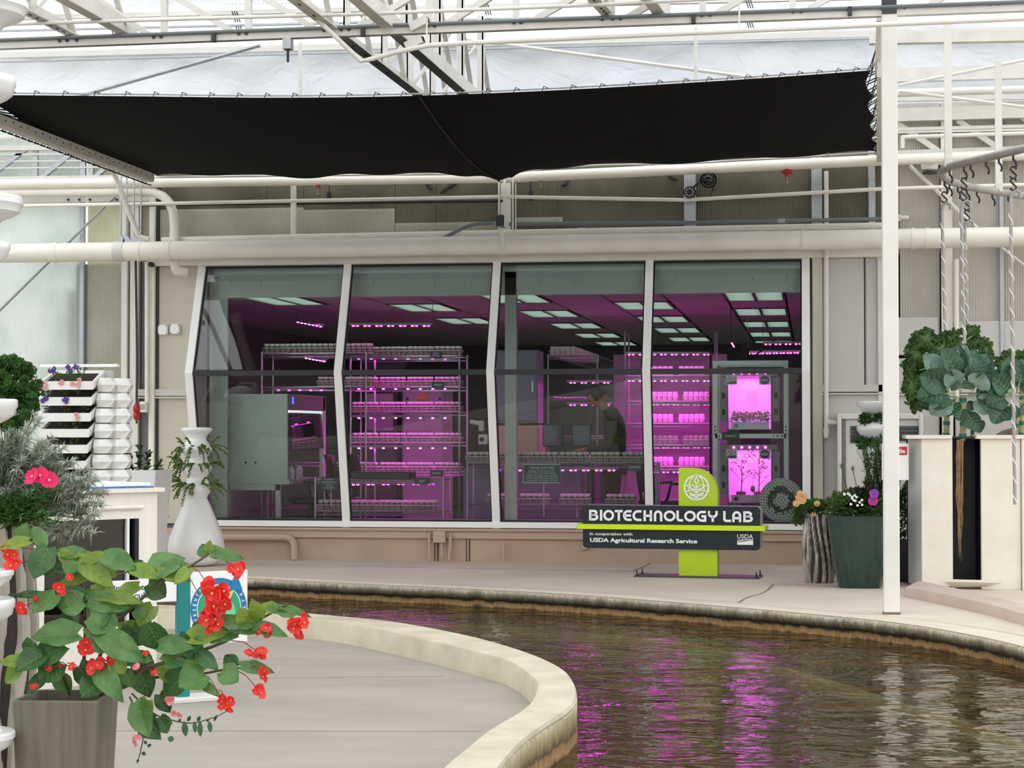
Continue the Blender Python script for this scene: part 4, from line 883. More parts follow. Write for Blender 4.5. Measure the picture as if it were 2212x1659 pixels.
board('info_sign', 'blue TISSUE CULTURE notice with pale rim at the third pane', 1170, 1023, YW + .20, .355, .175, SIGNB, [('TISSUE CULTURE', 0, .056, .245, .024), ('VESSELS CONTAIN PLANT', 0, .026, .26, .015), ('CULTURES IN LIQUID MEDIA', 0, .003, .28, .015), ('THESE CULTURES ARE SHAKEN', 0, -.02, .315, .015), ('TO PROVIDE THEM WITH OXYGEN', 0, -.043, .315, .015), ('TO ENHANCE NUTRIENT UPTAKE.', 0, -.066, .315, .015)], frame=True, stalk=.33)
# ---- lily rack (second pane)
Y2 = YW + .36; xa, xb = XA(682, Y2), XA(958, Y2); zt = ZA(1037, Y2, 820); zl = ZA(1105, Y2, 820)
rack('low chrome wire rack behind the second pane with the lily sign', xa, xb, Y2 - .02, Y2 + .36, (zt, zl), zt + .03)
for k in range(4): basket(xa + .16 + k * .30, Y2 + .07, zl + .007, 'white wire basket of jars on the lily rack', 'lidded culture jar on the lily rack', 'on the lily rack')
led_strip('red and violet LED strip under the lily rack top', atY(752, 1047, Y2 + .08), atY(948, 1045, Y2 + .08), 6, 1.8)
board('plant_sign', 'small green LILY sign on the low rack, second pane', 912, 1039, Y2 - .05, .152, .068, SIGNG, [('LILY', 0, 0, .056, .024)])
board('info_sign', 'blue PLANTS GROWN FROM TISSUE CULTURE notice in the first pane', 711, 1045, Y2 - .05, .175, .125, SIGNB, [('PLANTS', 0, .042, .09, .017), ('GROWN FROM', 0, .015, .15, .017), ('TISSUE', 0, -.012, .075, .017), ('CULTURE', 0, -.039, .10, .017)], stalk=.16)
t = thing('sample_tray', 'dark tray lying on top of the lily rack', 'tray', (XA(822, Y2), Y2 + .17, zt + .006)); c = wloc(t)
MB().bbox(c.x - .32, c.x + .30, c.y - .12, c.y + .12, c.z, c.z + .075, .02).build('shell', BLACKPL, t); MB().box(c.x - .30, c.x + .28, c.y - .125, c.y - .119, c.z + .01, c.z + .06).build('front', DARKMET, t)
# ---- tall back racks (panes 1 and 2)
Y3 = YW + 1.9; xa, xb = XA(565, Y3), XA(790, Y3); zz = [ZA(y, Y3, 680) for y in (764, 836)]
rack('tall chrome wire rack seen in the first pane, top shelf of jars', xa, xb, Y3, Y3 + .45, zz + [.9, .45], zz[0] + .02)
for k in range(4): basket(xa + .15 + k * .30, Y3 + .09, zz[0] + .007, 'white wire basket on the top shelf of the first-pane rack', 'pale lidded jar on the top shelf of the first-pane rack', 'on the first-pane rack')
for k in (2, 3): basket(xa + .15 + k * .30, Y3 + .09, zz[1] + .007, 'white wire basket on the second shelf of the first-pane rack', 'pink-lit jar on the second shelf of the first-pane rack', 'on the first-pane rack second shelf', rows=(0,))
led_strip('short pink LED strip under the first-pane rack shelf', atY(658, 773, Y3 + .3), atY(704, 781, Y3 + .1), 6, 2.5, mode=1)
led_strip('pink LED strip hung high in the first pane', atY(640, 695, YW + 2.6), atY(697, 706, YW + 2.2), 7, 3.5, 'hung', mode=1)
led_strip('faint pink LED row on the lower shelf, first pane', atY(590, 843, Y3 + .1), atY(706, 843, Y3 + .1), 5, 1.2, mode=1)
Y4 = YW + 2.3; xa, xb = XA(757, Y4), XA(992, Y4); ys = [770, 836, 890, 957, 1021]; zz = [ZA(y, Y4, 870) for y in ys]
rack('tall five-shelf chrome wire rack of pink-lit jars in second pane', xa, xb, Y4, Y4 + .5, zz, zz[0] + .03)
nm = ['top', 'second', 'third', 'fourth', 'bottom']
for i, z in enumerate(zz):
    for k in range(4): basket(xa + .15 + k * .305, Y4 + .09, z + .007, f'wire basket on the {nm[i]} shelf of the second-pane rack', f'pink-lit culture jar on the {nm[i]} shelf of the second-pane rack', f'on the {nm[i]} shelf of the second-pane rack', rows=(0,) if i else (0, 1))
for i, y in enumerate((776, 840, 903, 968)):
    led_strip(f'pink LED strip under the {nm[i]} shelf of the second-pane rack', atY(762, y, Y4 + .04), atY(975, y, Y4 + .04), 8, 6.5, mode=1)
led_strip('red and violet LED strip near the ceiling in second pane', atY(755, 704, YW + 1.5), atY(934, 704, YW + 1.5), 7, 2.5, 'hung')
for px, py, s, l, w, h in ((761, 760, 'REDWOOD', 'dark REDWOOD sign on the tall rack by the second mullion', .125, .07), (942, 766, 'VENUS\nFLYTRAP', 'dark VENUS FLYTRAP sign on the tall rack', .13, .075), (760, 831, 'ROSE', 'dark ROSE sign on the tall rack', .125, .065), (946, 831, 'VANILLA', 'dark VANILLA sign on the tall rack', .135, .065), (943, 1022, 'BANANA', 'dark BANANA sign at the foot of tall rack', .14, .068)):
    board('plant_sign', l, px, py, Y4 - .05, w, h, SIGNG, [(s, 0, 0, w * .68, h * (.34 if '\n' not in s else .62))])
# grey equipment behind the tall rack
t = thing('incubator', 'grey incubator cabinet with orange label behind the tall rack', 'cabinet', (XA(910, YW + 3.2), YW + 3.3, LZ))
LABG = mat('lab_grey', (150, 148, 152), .5); LABG2 = mat('lab_bluegrey', (124, 132, 142), .5)
MB().bbox(XA(868, YW + 3.2), XA(958, YW + 3.2), YW + 3.2, YW + 3.8, LZ, ZA(842, YW + 3.2), .02).build('body', LABG, t)
p = atY(912, 857, YW + 3.19); MB().box(p.x - .055, p.x + .055, p.y - .004, p.y + .01, p.z - .03, p.z + .03).build('label_plate', mat('orange_label', (206, 130, 40), .5), t)
for x in (880, 950): p = atY(x, 861, YW + 3.19); MB().prism([p + Vector((-.02, 0, -.015)), p + Vector((.02, 0, -.015)), p + Vector((0, 0, .02))], (0, .01, 0)).build('warning_mark', BLACKPL, t)
t = thing('equipment_box', 'dark equipment cabinet behind the tall rack, left part', 'cabinet', (XA(810, YW + 3.4), YW + 3.4, LZ))
MB().bbox(XA(785, YW + 3.3), XA(858, YW + 3.3), YW + 3.3, YW + 3.8, LZ, ZA(780, YW + 3.3), .02).build('body', mat('lab_dark', (62, 60, 66), .6), t); MB().bbox(XA(792, YW + 3.3), XA(850, YW + 3.3), YW + 3.28, YW + 3.3, ZA(930, YW + 3.3), ZA(850, YW + 3.3), .01).build('door', LABG, t)
# ---- flow hood in the first pane
Yh = YW + .46; x0, x1 = XA(478, Yh), XA(621, Yh); z0, z1 = ZA(1046, Yh, 550), ZA(851, Yh, 550)
HOOD = mat('hood_white', (222, 230, 224), .4)
t = thing('flow_hood', 'white laminar flow hood on a frame in the first pane', 'flow hood', ((x0 + x1) / 2, Yh + .4, LZ))
MB().bbox(x0, x1, Yh, Yh + .03, z0 + .03, z1, .004).build('back_panel', HOOD, t)
MB().box(x0, x1 + .02, Yh - .004, Yh + .05, z0, z0 + .05).build('base_strip', HOOD, t)
for k, px in enumerate((531, 552)): p = atY(px, 999, Yh); MB().tube([p, p + Vector((0, -.004, 0))], .011, 12).build('port', DARKMET, t)
for px, py in ((540, 855), (540, 878), (620, 876), (620, 925), (620, 974), (620, 1032), (540, 1025)): p = atY(px - 3, py, Yh); MB().tube([p, p + Vector((0, -.003, 0))], .004, 6).build('screw', DARKMET, t)
MB().bbox(x0, x1 + .02, Yh + .03, Yh + 1.5, z1 - .16, z1, .01).build('top_housing', mat('hood_grey', (140, 138, 140), .5), t)
MB().box(x1 - .05, x1 + .005, Yh + .05, Yh + 1.45, z1 - .185, z1 - .165).build('light_bar', emit_mat('hood_light', (210, 225, 225), 1.6), t)
MB().box(x0, x0 + .03, Yh + .03, Yh + 1.5, z0, z1 - .16).build('inner_wall', LABG, t)
MB().box(x0, x1 + .05, Yh + .03, Yh + 1.5, z0, z0 + .04).build('work_surface', LABG, t)
MB().box(x1 - .02, x1 + .02, Yh + 1.38, Yh + 1.5, z0, z1).build('end_panel', HOOD, t)
MB().prism([(x1, Yh + .06, z1 - .17), (x1, Yh + 1.36, z1 - .17), (x1 + .03, Yh + 1.36, z0 + .35), (x1 + .03, Yh + .06, z0 + .35)], (.006, 0, 0)).build('sash', glass_mat('sash_glass', (.55, .55, .55), .8), t)
p = atY(629, 863, Yh + .05); MB().box(x1 + .021, x1 + .026, Yh + .1, Yh + .14, z1 - .10, z1 - .03).build('indicator', emit_mat('led_blue', (80, 70, 255), 2.5), t)
for (xx, yy) in ((x0 + .06, Yh + .03), (x1 - .10, Yh + .03), (x0 + .06, Yh + 1.42), (x1 - .10, Yh + 1.42)): MB().box(xx - .025, xx + .025, yy - .02, yy + .03, LZ, z0).build('leg', HOOD, t)
MB().box(x0, x1 - .07, Yh + .01, Yh + .05, z0 - .06, z0 - .002).build('rail', HOOD, t)
# bottles on the hood surface
for k, (dx, dy) in enumerate(((-.08, .2), (-.05, .34), (-.1, .5), (-.06, .66), (-.09, .82))):
    j = thing('reagent_bottle', f'pale reagent bottle inside the flow hood, {ORD[k]} from the window', 'bottle', (x1 + dx, Yh + dy, z0 + .04), 'reagent bottles in the hood')
    c = wloc(j); MB().lathe([(.03, 0), (.034, .01), (.034, .1), (.014, .125), (.014, .14)], 10, c).build('body', HOOD, j, smooth=40); MB().lathe([(.017, .135), (.017, .16)], 10, c).build('cap', LABG2, j)
# ---- lab chairs
def lab_chair(label, x, y, rz, h=.95):
    t = thing('lab_chair', label, 'chair', (0, 0, 0), 'black lab chairs')
    MB().bbox(-.22, .22, -.21, .21, .46, .52, .04).build('seat', BLACKPL, t, smooth=40)
    MB().grid(lambda u, v: Vector(((u - .5) * (.40 - .1 * v), .20 + .04 * sin(v * 3) + .06 * (2 * u - 1) ** 2 * -1, .60 + v * .36)), 8, 8).grid(lambda u, v: Vector(((u - .5) * (.40 - .1 * v), .235 + .04 * sin(v * 3) - .06 * (2 * u - 1) ** 2, .60 + v * .36)), 8, 8).build('backrest', BLACKPL, t, smooth=True)
    MB().beam((0, .22, .48), (0, .26, .72), .05, .02).build('back_arm', BLACKPL, t); MB().tube([(0, 0, .12), (0, 0, .47)], .028, 8).build('column', DARKMET, t, smooth=True)
    for s in (-1, 1): MB().tube([(s * .2, .05, .48), (s * .27, .03, .55), (s * .27, .0, .68), (s * .27, -.16, .69)], .016, 6).build('armrest', BLACKPL, t, smooth=True)
    for k in range(5): a = k * 2 * pi / 5; MB().beam((0, 0, .10), (cos(a) * .28, sin(a) * .28, .06), .04, .03).ball((cos(a) * .28, sin(a) * .28, .03), .028, 8, 5).build('foot', BLACKPL, t)
    t.location = (x, y, LZ); t.rotation_euler.z = rz; return t
lab_chair('black lab chair turned sideways beside the flow hood', XA(672, YW + 1.2), YW + 1.2, -1.2)
lab_chair('black lab chair behind the first one, near second mullion', XA(724, YW + 1.45), YW + 1.45, -.9)
lab_chair('black office chair behind the fourth pane, left of grow chambers', XA(1432, YW + .95), YW + 1.05, 1.9)
# ---- cabinets and desk, panes 2 and 3
def cab(name, label, a, b, y0, y1, Y, dep, m, z0=None):
    t = thing(name, label, 'cabinet', ((XA(a, Y) + XA(b, Y)) / 2, Y + dep / 2, z0 if z0 is not None else ZA(y1, Y, (a + b) / 2)))
    zb = z0 if z0 is not None else ZA(y1, Y, (a + b) / 2); zt_ = ZA(y0, Y, (a + b) / 2)
    MB().bbox(XA(a, Y), XA(b, Y), Y + .02, Y + dep, zb, zt_, .01).build('body', m, t); MB().bbox(XA(a, Y) + .01, XA(b, Y) - .01, Y, Y + .022, zb + .03, zt_ - .02, .006).build('door', m, t)
    MB().box(XA(b, Y) - .06, XA(b, Y) - .045, Y - .02, Y, lerp(zb, zt_, .5) - .06, lerp(zb, zt_, .5) + .06).build('handle', CHROME, t); return t
cab('storage_cabinet', 'tall grey cabinet beside the inner post in third pane', 1066, 1161, 756, 914, YW + 2.6, .5, LABG2)
cab('storage_cabinet', 'beige cabinet under the tall grey one in third pane', 1066, 1163, 919, 1010, YW + 2.6, .6, mat('lab_beige', (190, 168, 142), .5), LZ)
cab('floor_cabinet', 'blue-grey cabinet under the redwood rack at second pane', 1000, 1076, 1012, 1120, YW + 1.0, .4, LABG2, LZ)
cab('floor_cabinet', 'long grey cabinet under the redwood rack at third pane', 1108, 1258, 1016, 1080, YW + 1.05, .4, LABG2, LZ)
t = thing('computer_desk', 'dark desk with two monitors behind the third pane', 'desk', (XA(1220, YW + 2.2), YW + 2.4, LZ))
Yd = YW + 2.2; MB().box(XA(1165, Yd), XA(1285, Yd), Yd, Yd + .6, ZA(985, Yd) - .03, ZA(985, Yd)).build('desk_top', LABG, t)
for a in (1170, 1278): MB().box(XA(a, Yd), XA(a, Yd) + .03, Yd, Yd + .6, LZ, ZA(985, Yd) - .03).build('leg', DARKMET, t)
for i, (a, b) in enumerate(((1167, 1213), (1230, 1272))):
    m_ = thing('monitor', f'dark computer screen, {["left", "right"][i]} one, behind the third pane', 'monitor', (XA((a + b) / 2, Yd), Yd + .2, ZA(985, Yd)), 'computer screens')
    MB().bbox(XA(a, Yd), XA(b, Yd), Yd + .2, Yd + .23, ZA(965, Yd), ZA(916, Yd), .008).build('bezel', BLACKPL, m_); MB().box(XA(a + 2, Yd), XA(b - 2, Yd), Yd + .197, Yd + .2, ZA(962, Yd), ZA(919, Yd)).build('screen', mat('dark_screen', (46, 62, 84), .08), m_)
    MB().box(XA((a + b) / 2 - 3, Yd), XA((a + b) / 2 + 3, Yd), Yd + .2, Yd + .24, ZA(985, Yd), ZA(965, Yd)).build('stand', BLACKPL, m_)
c = atY(1045, 985, YW + 1.3); t = thing('microscope', 'white microscope with camera standing behind the second pane', 'microscope', c)
MB().bbox(c.x - .10, c.x + .08, c.y - .1, c.y + .1, c.z, c.z + .03, .01).build('base', WHITE2, t); MB().bbox(c.x - .05, c.x + .05, c.y - .06, c.y + .06, c.z + .12, c.z + .22, .012).build('body', WHITE2, t); MB().bbox(c.x - .05, c.x + .0, c.y - .05, c.y + .05, c.z + .25, c.z + .36, .02).build('head', WHITE2, t); MB().tube([c + Vector((-.03, 0, .33)), c + Vector((-.14, 0, .35))], .022, 10).build('eyepiece', WHITE2, t, smooth=True)
MB().tube([c + Vector((-.01, -.06, .17)), c + Vector((-.01, -.075, .17))], .024, 14).build('knob', DARKMET, t, smooth=True); MB().bbox(c.x - .03, c.x + .03, c.y - .03, c.y + .03, c.z + .03, c.z + .26, .01).build('arm', BLACKPL, t)
tag(MB().box(XA(1000, YW + 1.25), XA(1100, YW + 1.25), YW + 1.15, YW + 1.6, ZA(988, YW + 1.25), ZA(985, YW + 1.25)).box(XA(1004, YW + 1.25), XA(1010, YW + 1.25), YW + 1.5, YW + 1.55, LZ, ZA(988, YW + 1.25)).box(XA(1090, YW + 1.25), XA(1096, YW + 1.25), YW + 1.5, YW + 1.55, LZ, ZA(988, YW + 1.25)).build('microscope_bench', LABD), 'dark bench carrying the microscope behind second pane', 'bench')
# ---- receding rack in pane 3 (runs away from the window)
xr = XA(1172, YW + 2.75); zt = ZA(766, YW + 2.75, 1200)
t = rack('long chrome rack running away from window in third pane', xr, xr + .55, YW + 3.2, YW + 7.5, (zt, zt - .45, zt - .9), zt + .02)
for k in range(8): basket(xr + .16, YW + 3.3 + k * .34, zt + .007, 'wire basket on the rack running away from window', '', 'on the long rack', jars=False)
jm = MB()
for k in range(8):
    for r in range(3):
        for q in range(5): jm.lathe([(.024, .0), (.026, .09), (.02, .098)], 7, (xr + .16 - .116 + q * .058, YW + 3.3 + k * .34 - .05 + r * .05, zt + .012))
tag(jm.build('culture_jars', JARL), 'rows of small lidded jars on the long receding rack', 'jars', kind='stuff')
for i, y in enumerate((827, 875)):
    led_strip(f'{["upper", "lower"][i]} red and violet LED strip on the receding rack behind the person', atY(1225, y, YW + 4.2), atY(1322, y, YW + 4.2), 4, 24)
# ---- right-hand racks behind pane 4
Y5 = YW + 3.4; xa, xb = XA(1350, Y5), XA(1545, Y5); ys = [812, 867, 915, 962, 1008]; zz = [ZA(y, Y5, 1450) for y in ys]
rack('tall magenta-lit wire rack at the left of fourth pane', xa, xb, Y5, Y5 + .5, zz, zz[0] + .5)
jm = MB()
for i, z in enumerate(zz):
    for k in range(2): basket(XA(1425 + k * 68 + (i % 2) * 10, Y5), Y5 + .09, z + .007, f'wire basket on the {nm[i]} shelf of the magenta rack', '', f'on the {nm[i]} shelf of the magenta rack', jars=False)
    for k in range(2):
        for q in range(5):
            for r in range(2): jm.lathe([(.024, .0), (.025, .085), (.02, .095)], 7, (XA(1425 + k * 68 + (i % 2) * 10, Y5) - .116 + q * .058, Y5 + .06 + r * .06, z + .012))
tag(jm.build('culture_jars', JARL), 'rows of small lidded jars on the magenta rack', 'jars', kind='stuff')
MB().box(xa - .2, xb + .1, Y5 + .75, Y5 + .8, LZ, ZA(762, Y5)).build('partition', mat('lab_white', (150, 140, 150), .7), bpy.data.objects['wall_lab_far'])
for i, (y, w) in enumerate(((766, 7), (823, 8), (874, 9), (968, 8), (1020, 8))):
    led_strip(f'red and violet LED strip, {["highest", "second", "third", "fourth", "lowest"][i]} on the magenta rack', atY(1352 if i < 2 else 1405, y, Y5 + .02), atY(1538, y, Y5 + .02), 8 if i < 2 else 6, w)
led_strip('red and violet LED strip near the ceiling behind grow chambers', atY(1615, 764, YW + 4.0), atY(1735, 762, YW + 4.0), 8, 3.5, 'hung')
led_strip('upper red and violet LED strip at the right end of fourth pane', atY(1648, 744, YW + 3.4), atY(1735, 743, YW + 3.4), 4, 2.5, 'hung')
tag(MB().box(XA(1600, YW + 5.2), XA(1790, YW + 5.2), YW + 5.2, YW + 5.25, LZ, 2.3).build('partition_panel', LABD), 'dark partition behind the grow chambers in fourth pane', 'partition')
# ---- grow chambers
Yc = YW + .62; EXT = mat('aluminium_extrusion', (206, 212, 208), .4, .3)
fx0, fx1 = XA(1545, Yc), XA(1698, Yc); zt, zm, zb = ZA(784, Yc, 1620), ZA(942, Yc, 1620), LZ
t = thing('chamber_frame', 'aluminium frame holding two magenta grow chambers in fourth pane', 'frame', ((fx0 + fx1) / 2, Yc + .3, LZ))
w = .022
for x in (fx0, fx1):
    for y in (Yc, Yc + .6): MB().box(x - w, x + w, y - w, y + w, zb, zt + w).box(x - w * .3, x + w * .3, y - w - .003, y - w, zb, zt).build('upright', EXT, t)
for z in (zt, zm):
    for y in (Yc, Yc + .6): MB().box(fx0 + w, fx1 - w, y - w, y + w, z - w, z + w).build('crossbar', EXT, t)
    for x in (fx0, fx1): MB().box(x - w, x + w, Yc + w, Yc + .6 - w, z - w, z + w).build('side_bar', EXT, t)
for x in (fx0, fx1):
    s = 1 if x == fx0 else -1
    MB().box(x - w, x + w, Yc - w - .006, Yc - w, zm - w, zm + .12).box(min(x, x + s * .16), max(x, x + s * .16), Yc - w - .006, Yc - w, zm - w, zm + w).build('corner_plate', EXT, t)
    for dx, dz in ((0, .02), (0, .055), (0, .09), (s * .04, 0), (s * .08, 0), (s * .12, 0)): MB().tube([(x + dx, Yc - w - .007, zm + dz), (x + dx, Yc - w - .011, zm + dz)], .009, 8).build('bolt', BLACKPL, t)
ACR = glass_mat('clear_acrylic', (.93, .93, .95), .8); INW = mat('chamber_white', (232, 226, 232), .6)
def chamber(label, zb, zt, xl, xr, nled):
    t = thing('grow_chamber', label, 'grow chamber', ((xl + xr) / 2, Yc + .2, zb)); d0, d1 = Yc - .02, Yc + .46
    MB().box(xl, xr, d1 - .01, d1, zb, zt).build('back_panel', INW, t)
    for x in (xl, xr - .008): MB().box(x, x + .008, d0, d1 - .01, zb, zt).build('side_panel', INW, t)
    MB().box(xl - .06, xr + .06, d0, d1, zt, zt + .05).build('lamp_hood', mat('hood_dull', (150, 146, 150), .5), t)
    MB().box(xl, xr, d0, d1, zb, zb + .008).build('floor_plate', INW, t)
    MB().box(xl + .03, xr - .03, d0 + .02, d0 + .3, zb + .008, zb + .075).build('tray', WHITE2, t); MB().box(xl + .06, xl + .1, d0 + .014, d0 + .02, zb + .02, zb + .055).build('tray_port', BLACKPL, t)
    MB().box(xl, xr, d0 - .004, d0, zb, zt).build('front_pane', ACR, t)
    for x in (xl - .075, xr + .005): MB().box(x, x + .07, d0 + .04, d0 + .08, zb + .08, zt - .01).build('side_duct', mat('duct_mauve', (150, 140, 156), .4), t); MB().box(x + .02, x + .05, d0 + .034, d0 + .04, zb + .14, zb + .2).box(x + .02, x + .05, d0 + .034, d0 + .04, zb + .3, zb + .36).build('duct_grille', BLACKPL, t)
    for k in range(5): p = Vector((lerp(xl + .06, xr - .06, k / 4), d0 - .004, zt + .026)); MB().tube([p, p + Vector((0, -.006, 0))], .011, 10).build('indicator_lamp', LEDP, t)
    MB().box(xl + .18, xl + .27, d1 - .016, d1 - .010, zb + .24, zb + .38).build('hatch', mat('hatch_lilac', (206, 196, 214), .6), t)
    for sz in range(3):
        ld = bpy.data.lights.new('chamber_lamp', 'AREA'); ld.shape = 'RECTANGLE'; ld.size = xr - xl - .1; ld.size_y = .08; ld.energy = 1.15; ld.color = (1, .09, .86)
        lo = bpy.data.objects.new('chamber_lamp', ld); COL.objects.link(lo); lo.parent = t; lo.location = Vector(((xl + xr) / 2, d0 + .1 + sz * .14, zt - .01)) - wloc(t)
    return t
xl, xr = XA(1572, Yc), XA(1667, Yc)
ch1 = chamber('upper magenta grow chamber with low red tomato plants', ZA(928, Yc, 1620), ZA(812, Yc, 1620), xl, xr, 5)
ch2 = chamber('lower magenta grow chamber with two tall leggy plants', ZA(1086, Yc, 1620), ZA(972, Yc, 1620), xl, xr, 5)
def logo(label, px, py, kind):
    c = atY(px, py, Yc - .03); Y = c.y; t = thing(kind, label, 'logo sticker', c, 'logo stickers on the chambers')
    if kind == 'agency_label':
        MB().box(c.x - .055, c.x + .055, Y, Y + .003, c.z - .045, c.z + .045).build('card', mat('card_grey', (244, 244, 244), .5), t)
        lettering('lettering', 'USDA', (c.x, Y - .001, c.z + .02), .098, .036, mat('ink_navy', (28, 42, 52), .5), t)
        MB().prism([(c.x - .048, Y - .002, c.z - .035), (c.x + .048, Y - .002, c.z - .035), (c.x + .048, Y - .002, c.z - .012), (c.x + .01, Y - .002, c.z - .014), (c.x - .048, Y - .002, c.z - .024)], (0, .002, 0)).build('hill', mat('hill_green', (34, 60, 56), .5), t)
        MB().prism([(c.x - .048, Y - .002, c.z - .016), (c.x + .01, Y - .002, c.z - .008), (c.x + .048, Y - .002, c.z - .006), (c.x + .048, Y - .002, c.z - .002), (c.x + .01, Y - .002, c.z - .004), (c.x - .048, Y - .002, c.z - .011)], (0, .002, 0)).build('sky_line', mat('hill_green', (34, 60, 56), .5), t)
    else:
        MB().box(c.x - .055, c.x + .055, Y, Y + .003, c.z - .045, c.z + .045).build('card', mat('card_grey', (244, 244, 244), .5), t)
        MB().tube([(c.x, Y, c.z), (c.x, Y - .002, c.z)], .044, 24).build('disc', mat('logo_blue', (34, 48, 128), .5), t)
        lettering('lettering', 'NASA', (c.x, Y - .003, c.z), .07, .02, WHITE2, t, bold=.02)
        MB().tube([(c.x - .03, Y - .003, c.z - .02), (c.x + .005, Y - .003, c.z - .003), (c.x + .055, Y - .003, c.z + .04)], .003, 4).build('swoosh', mat('logo_red', (200, 40, 50), .5), t)
        MB().tube([(c.x + .03 * cos(a * .35), Y - .003, c.z + .012 * sin(a * .35)) for a in range(4, 17)], .0015, 4).build('orbit', WHITE2, t)
for k, (py, s) in enumerate(((821, 'upper'), (981, 'lower'))):
    logo(f'white agency label with dark hills on the {s} chamber', 1580, py, 'agency_label'); logo(f'round blue agency badge on the {s} chamber', 1652, py, 'agency_badge')
board('plant_sign', 'dark green TOMATO sign on the chamber frame', 1578, 942, Yc - .06, .165, .07, SIGNG, [('TOMATO', 0, 0, .105, .022)])
# plants in the chambers
PLR = leaf_mat('reddish_leaf', (110, 74, 44), (84, 96, 40), trl=.2)
def bushy(name, label, c, w, d, h, n, ls, m, cat='plant', parent=None, seed=1):
    r = random.Random(seed); mb = MB()
    for k in range(n):
        p = Vector(c) + Vector((r.uniform(-w, w), r.uniform(-d, d), h * r.random() ** .8)); a = r.uniform(0, 6.28); u = Vector((cos(a), sin(a), r.uniform(-.5, .7))).normalized() * ls * r.uniform(.6, 1.3); s = u.cross(Vector((r.random(), r.random(), 1))).normalized() * ls * .4
        mb.add([p, p + u * .5 + s, p + u, p + u * .5 - s], [(0, 1, 2), (0, 2, 3)])
    return mb
c = Vector(((xl + xr) / 2, Yc + .12, ZA(928, Yc, 1620) + .075))
t = thing('tomato_plant', 'low bushy reddish tomato plants filling the upper chamber', 'plant', c)
bushy('', '', c, .18, .08, .09, 420, .035, PLR, seed=3).build('foliage', PLR, t)['kind'] = 'stuff'
for k, (dx, dz) in enumerate(((.11, .05), (.02, .06), (-.05, .045), (.13, .03))): MB().ball(c + Vector((dx, -.09, dz)), .016, 10, 6).build('fruit', mat('tomato_red', (190, 60, 30), .3), t, smooth=True)
for i, dx in enumerate((-.09, .08)):
    c = Vector(((xl + xr) / 2 + dx, Yc + .12, ZA(1086, Yc, 1620) + .075)); t = thing('leggy_plant', f'tall leggy plant with sparse leaves, {["left", "right"][i]} in the lower chamber', 'plant', c)
    r = random.Random(5 + i); mb = MB(); tips = []
    MB().tube([c, c + Vector((.01, 0, .15)), c + Vector((0, 0, .34))], [.007, .005, .002], 5).build('stem', PLR, t)
    for k in range(12):
        z = .08 + k * .024; q = c + Vector((.005, 0, z)); e = q + Vector((r.uniform(-.09, .09), r.uniform(-.05, .05), r.uniform(.03, .1))); mb.tube([q, lerp(q, e, .5) + Vector((0, 0, .012)), e], .0025, 4); tips.append(e)
    mb.build('branches', PLR, t); mb = MB()
    for e in tips: b = bushy('', '', e, .03, .02, .04, 9, .028, PLR, seed=r.randint(0, 999)); mb.add(b.v, b.f)
    mb.build('foliage', PLR, t)['kind'] = 'stuff'
    MB().bbox(c.x - .045, c.x + .045, c.y - .04, c.y + .04, c.z - .07, c.z + .03, .008).build('pot', mat('pot_brown', (90, 60, 52), .7), t)
c = atY(1626, 1056, Yc + .02); tag(MB().ball(c, .024, 10, 6, (1, 1, 1.4)).tube([c + Vector((0, 0, .03)), c + Vector((0, 0, .12))], .002, 4).build('hanging_bulb', BLACKPL, smooth=True, org=c), 'small dark bulb hanging in the lower chamber', 'bulb')
# lamp arm over the chambers
c = atY(1616, 780, Yc + .2); t = thing('cable_arm', 'black forked bracket on top of the chamber frame', 'bracket', c)
MB().tube([c, c + Vector((0, 0, .12))], .012, 6).tube([c, c + Vector((-.12, 0, .08))], .01, 6).tube([c, c + Vector((.14, 0, .11))], .01, 6).build('arms', BLACKPL, t); MB().bbox(c.x - .05, c.x + .05, c.y - .02, c.y + .02, c.z - .02, c.z + .01, .006).build('foot', BLACKPL, t)
pipe('dark_pole', 'dark pole standing left of the chamber frame', [(1535, 752), (1535, 1188)], .012, BLACKPL, Y=YW + 1.2, cat='pole')
pipe('magenta_tube', 'small glowing red tube near the ceiling above chambers', [(1580, 740), (1586, 750)], .008, LEDR, Y=YW + 2, cat='lamp', extra=lambda t: MB().tube([atY(1580, 740, YW + 2), atY(1578, 652, YW + 2)], .003, 4).build('cord', BLACKPL, t))
# ---- perforated disc by the window
c = atY(1688, 1080, YW + .12); R = .205
t = thing('perforated_disc', 'pale perforated disc with a green plant wreath behind fourth pane', 'planter disc', c - Vector((0, 0, R)))
MB().tube([c + Vector((0, .02, 0)), c], R, 40).build('disc', mat('disc_grey', (232, 236, 232), .5), t)
hole = MB().tube([(0, 0, 0), (0, -.003, 0)], .0062, 8).mesh('hole', BLACK)
for rr, n in ((.19, 44), (.165, 38), (.06, 12), (.032, 7), (.0, 1), (.14, 30)):
    for k in range(n): a = 2 * pi * k / n + rr * 30; put('hole', hole, c + Vector((rr * cos(a), -.0005, rr * sin(a))) - wloc(t), t)
mb = MB(); r = random.Random(4)
for k in range(260):
    a = r.uniform(0, 2 * pi); q = c + Vector((cos(a) * r.uniform(.075, .125), -.006 - r.random() * .02, sin(a) * r.uniform(.075, .125))); b = r.uniform(0, 6.28); u = Vector((cos(b), -.3, sin(b))) * .022; s_ = Vector((-sin(b), 0, cos(b))) * .012
    mb.add([q, q + u * .5 + s_, q + u, q + u * .5 - s_], [(0, 1, 2), (0, 2, 3)])
mb.build('wreath', leaf_mat('wreath_green', (50, 84, 58), (70, 104, 76)), t)['kind'] = 'stuff'
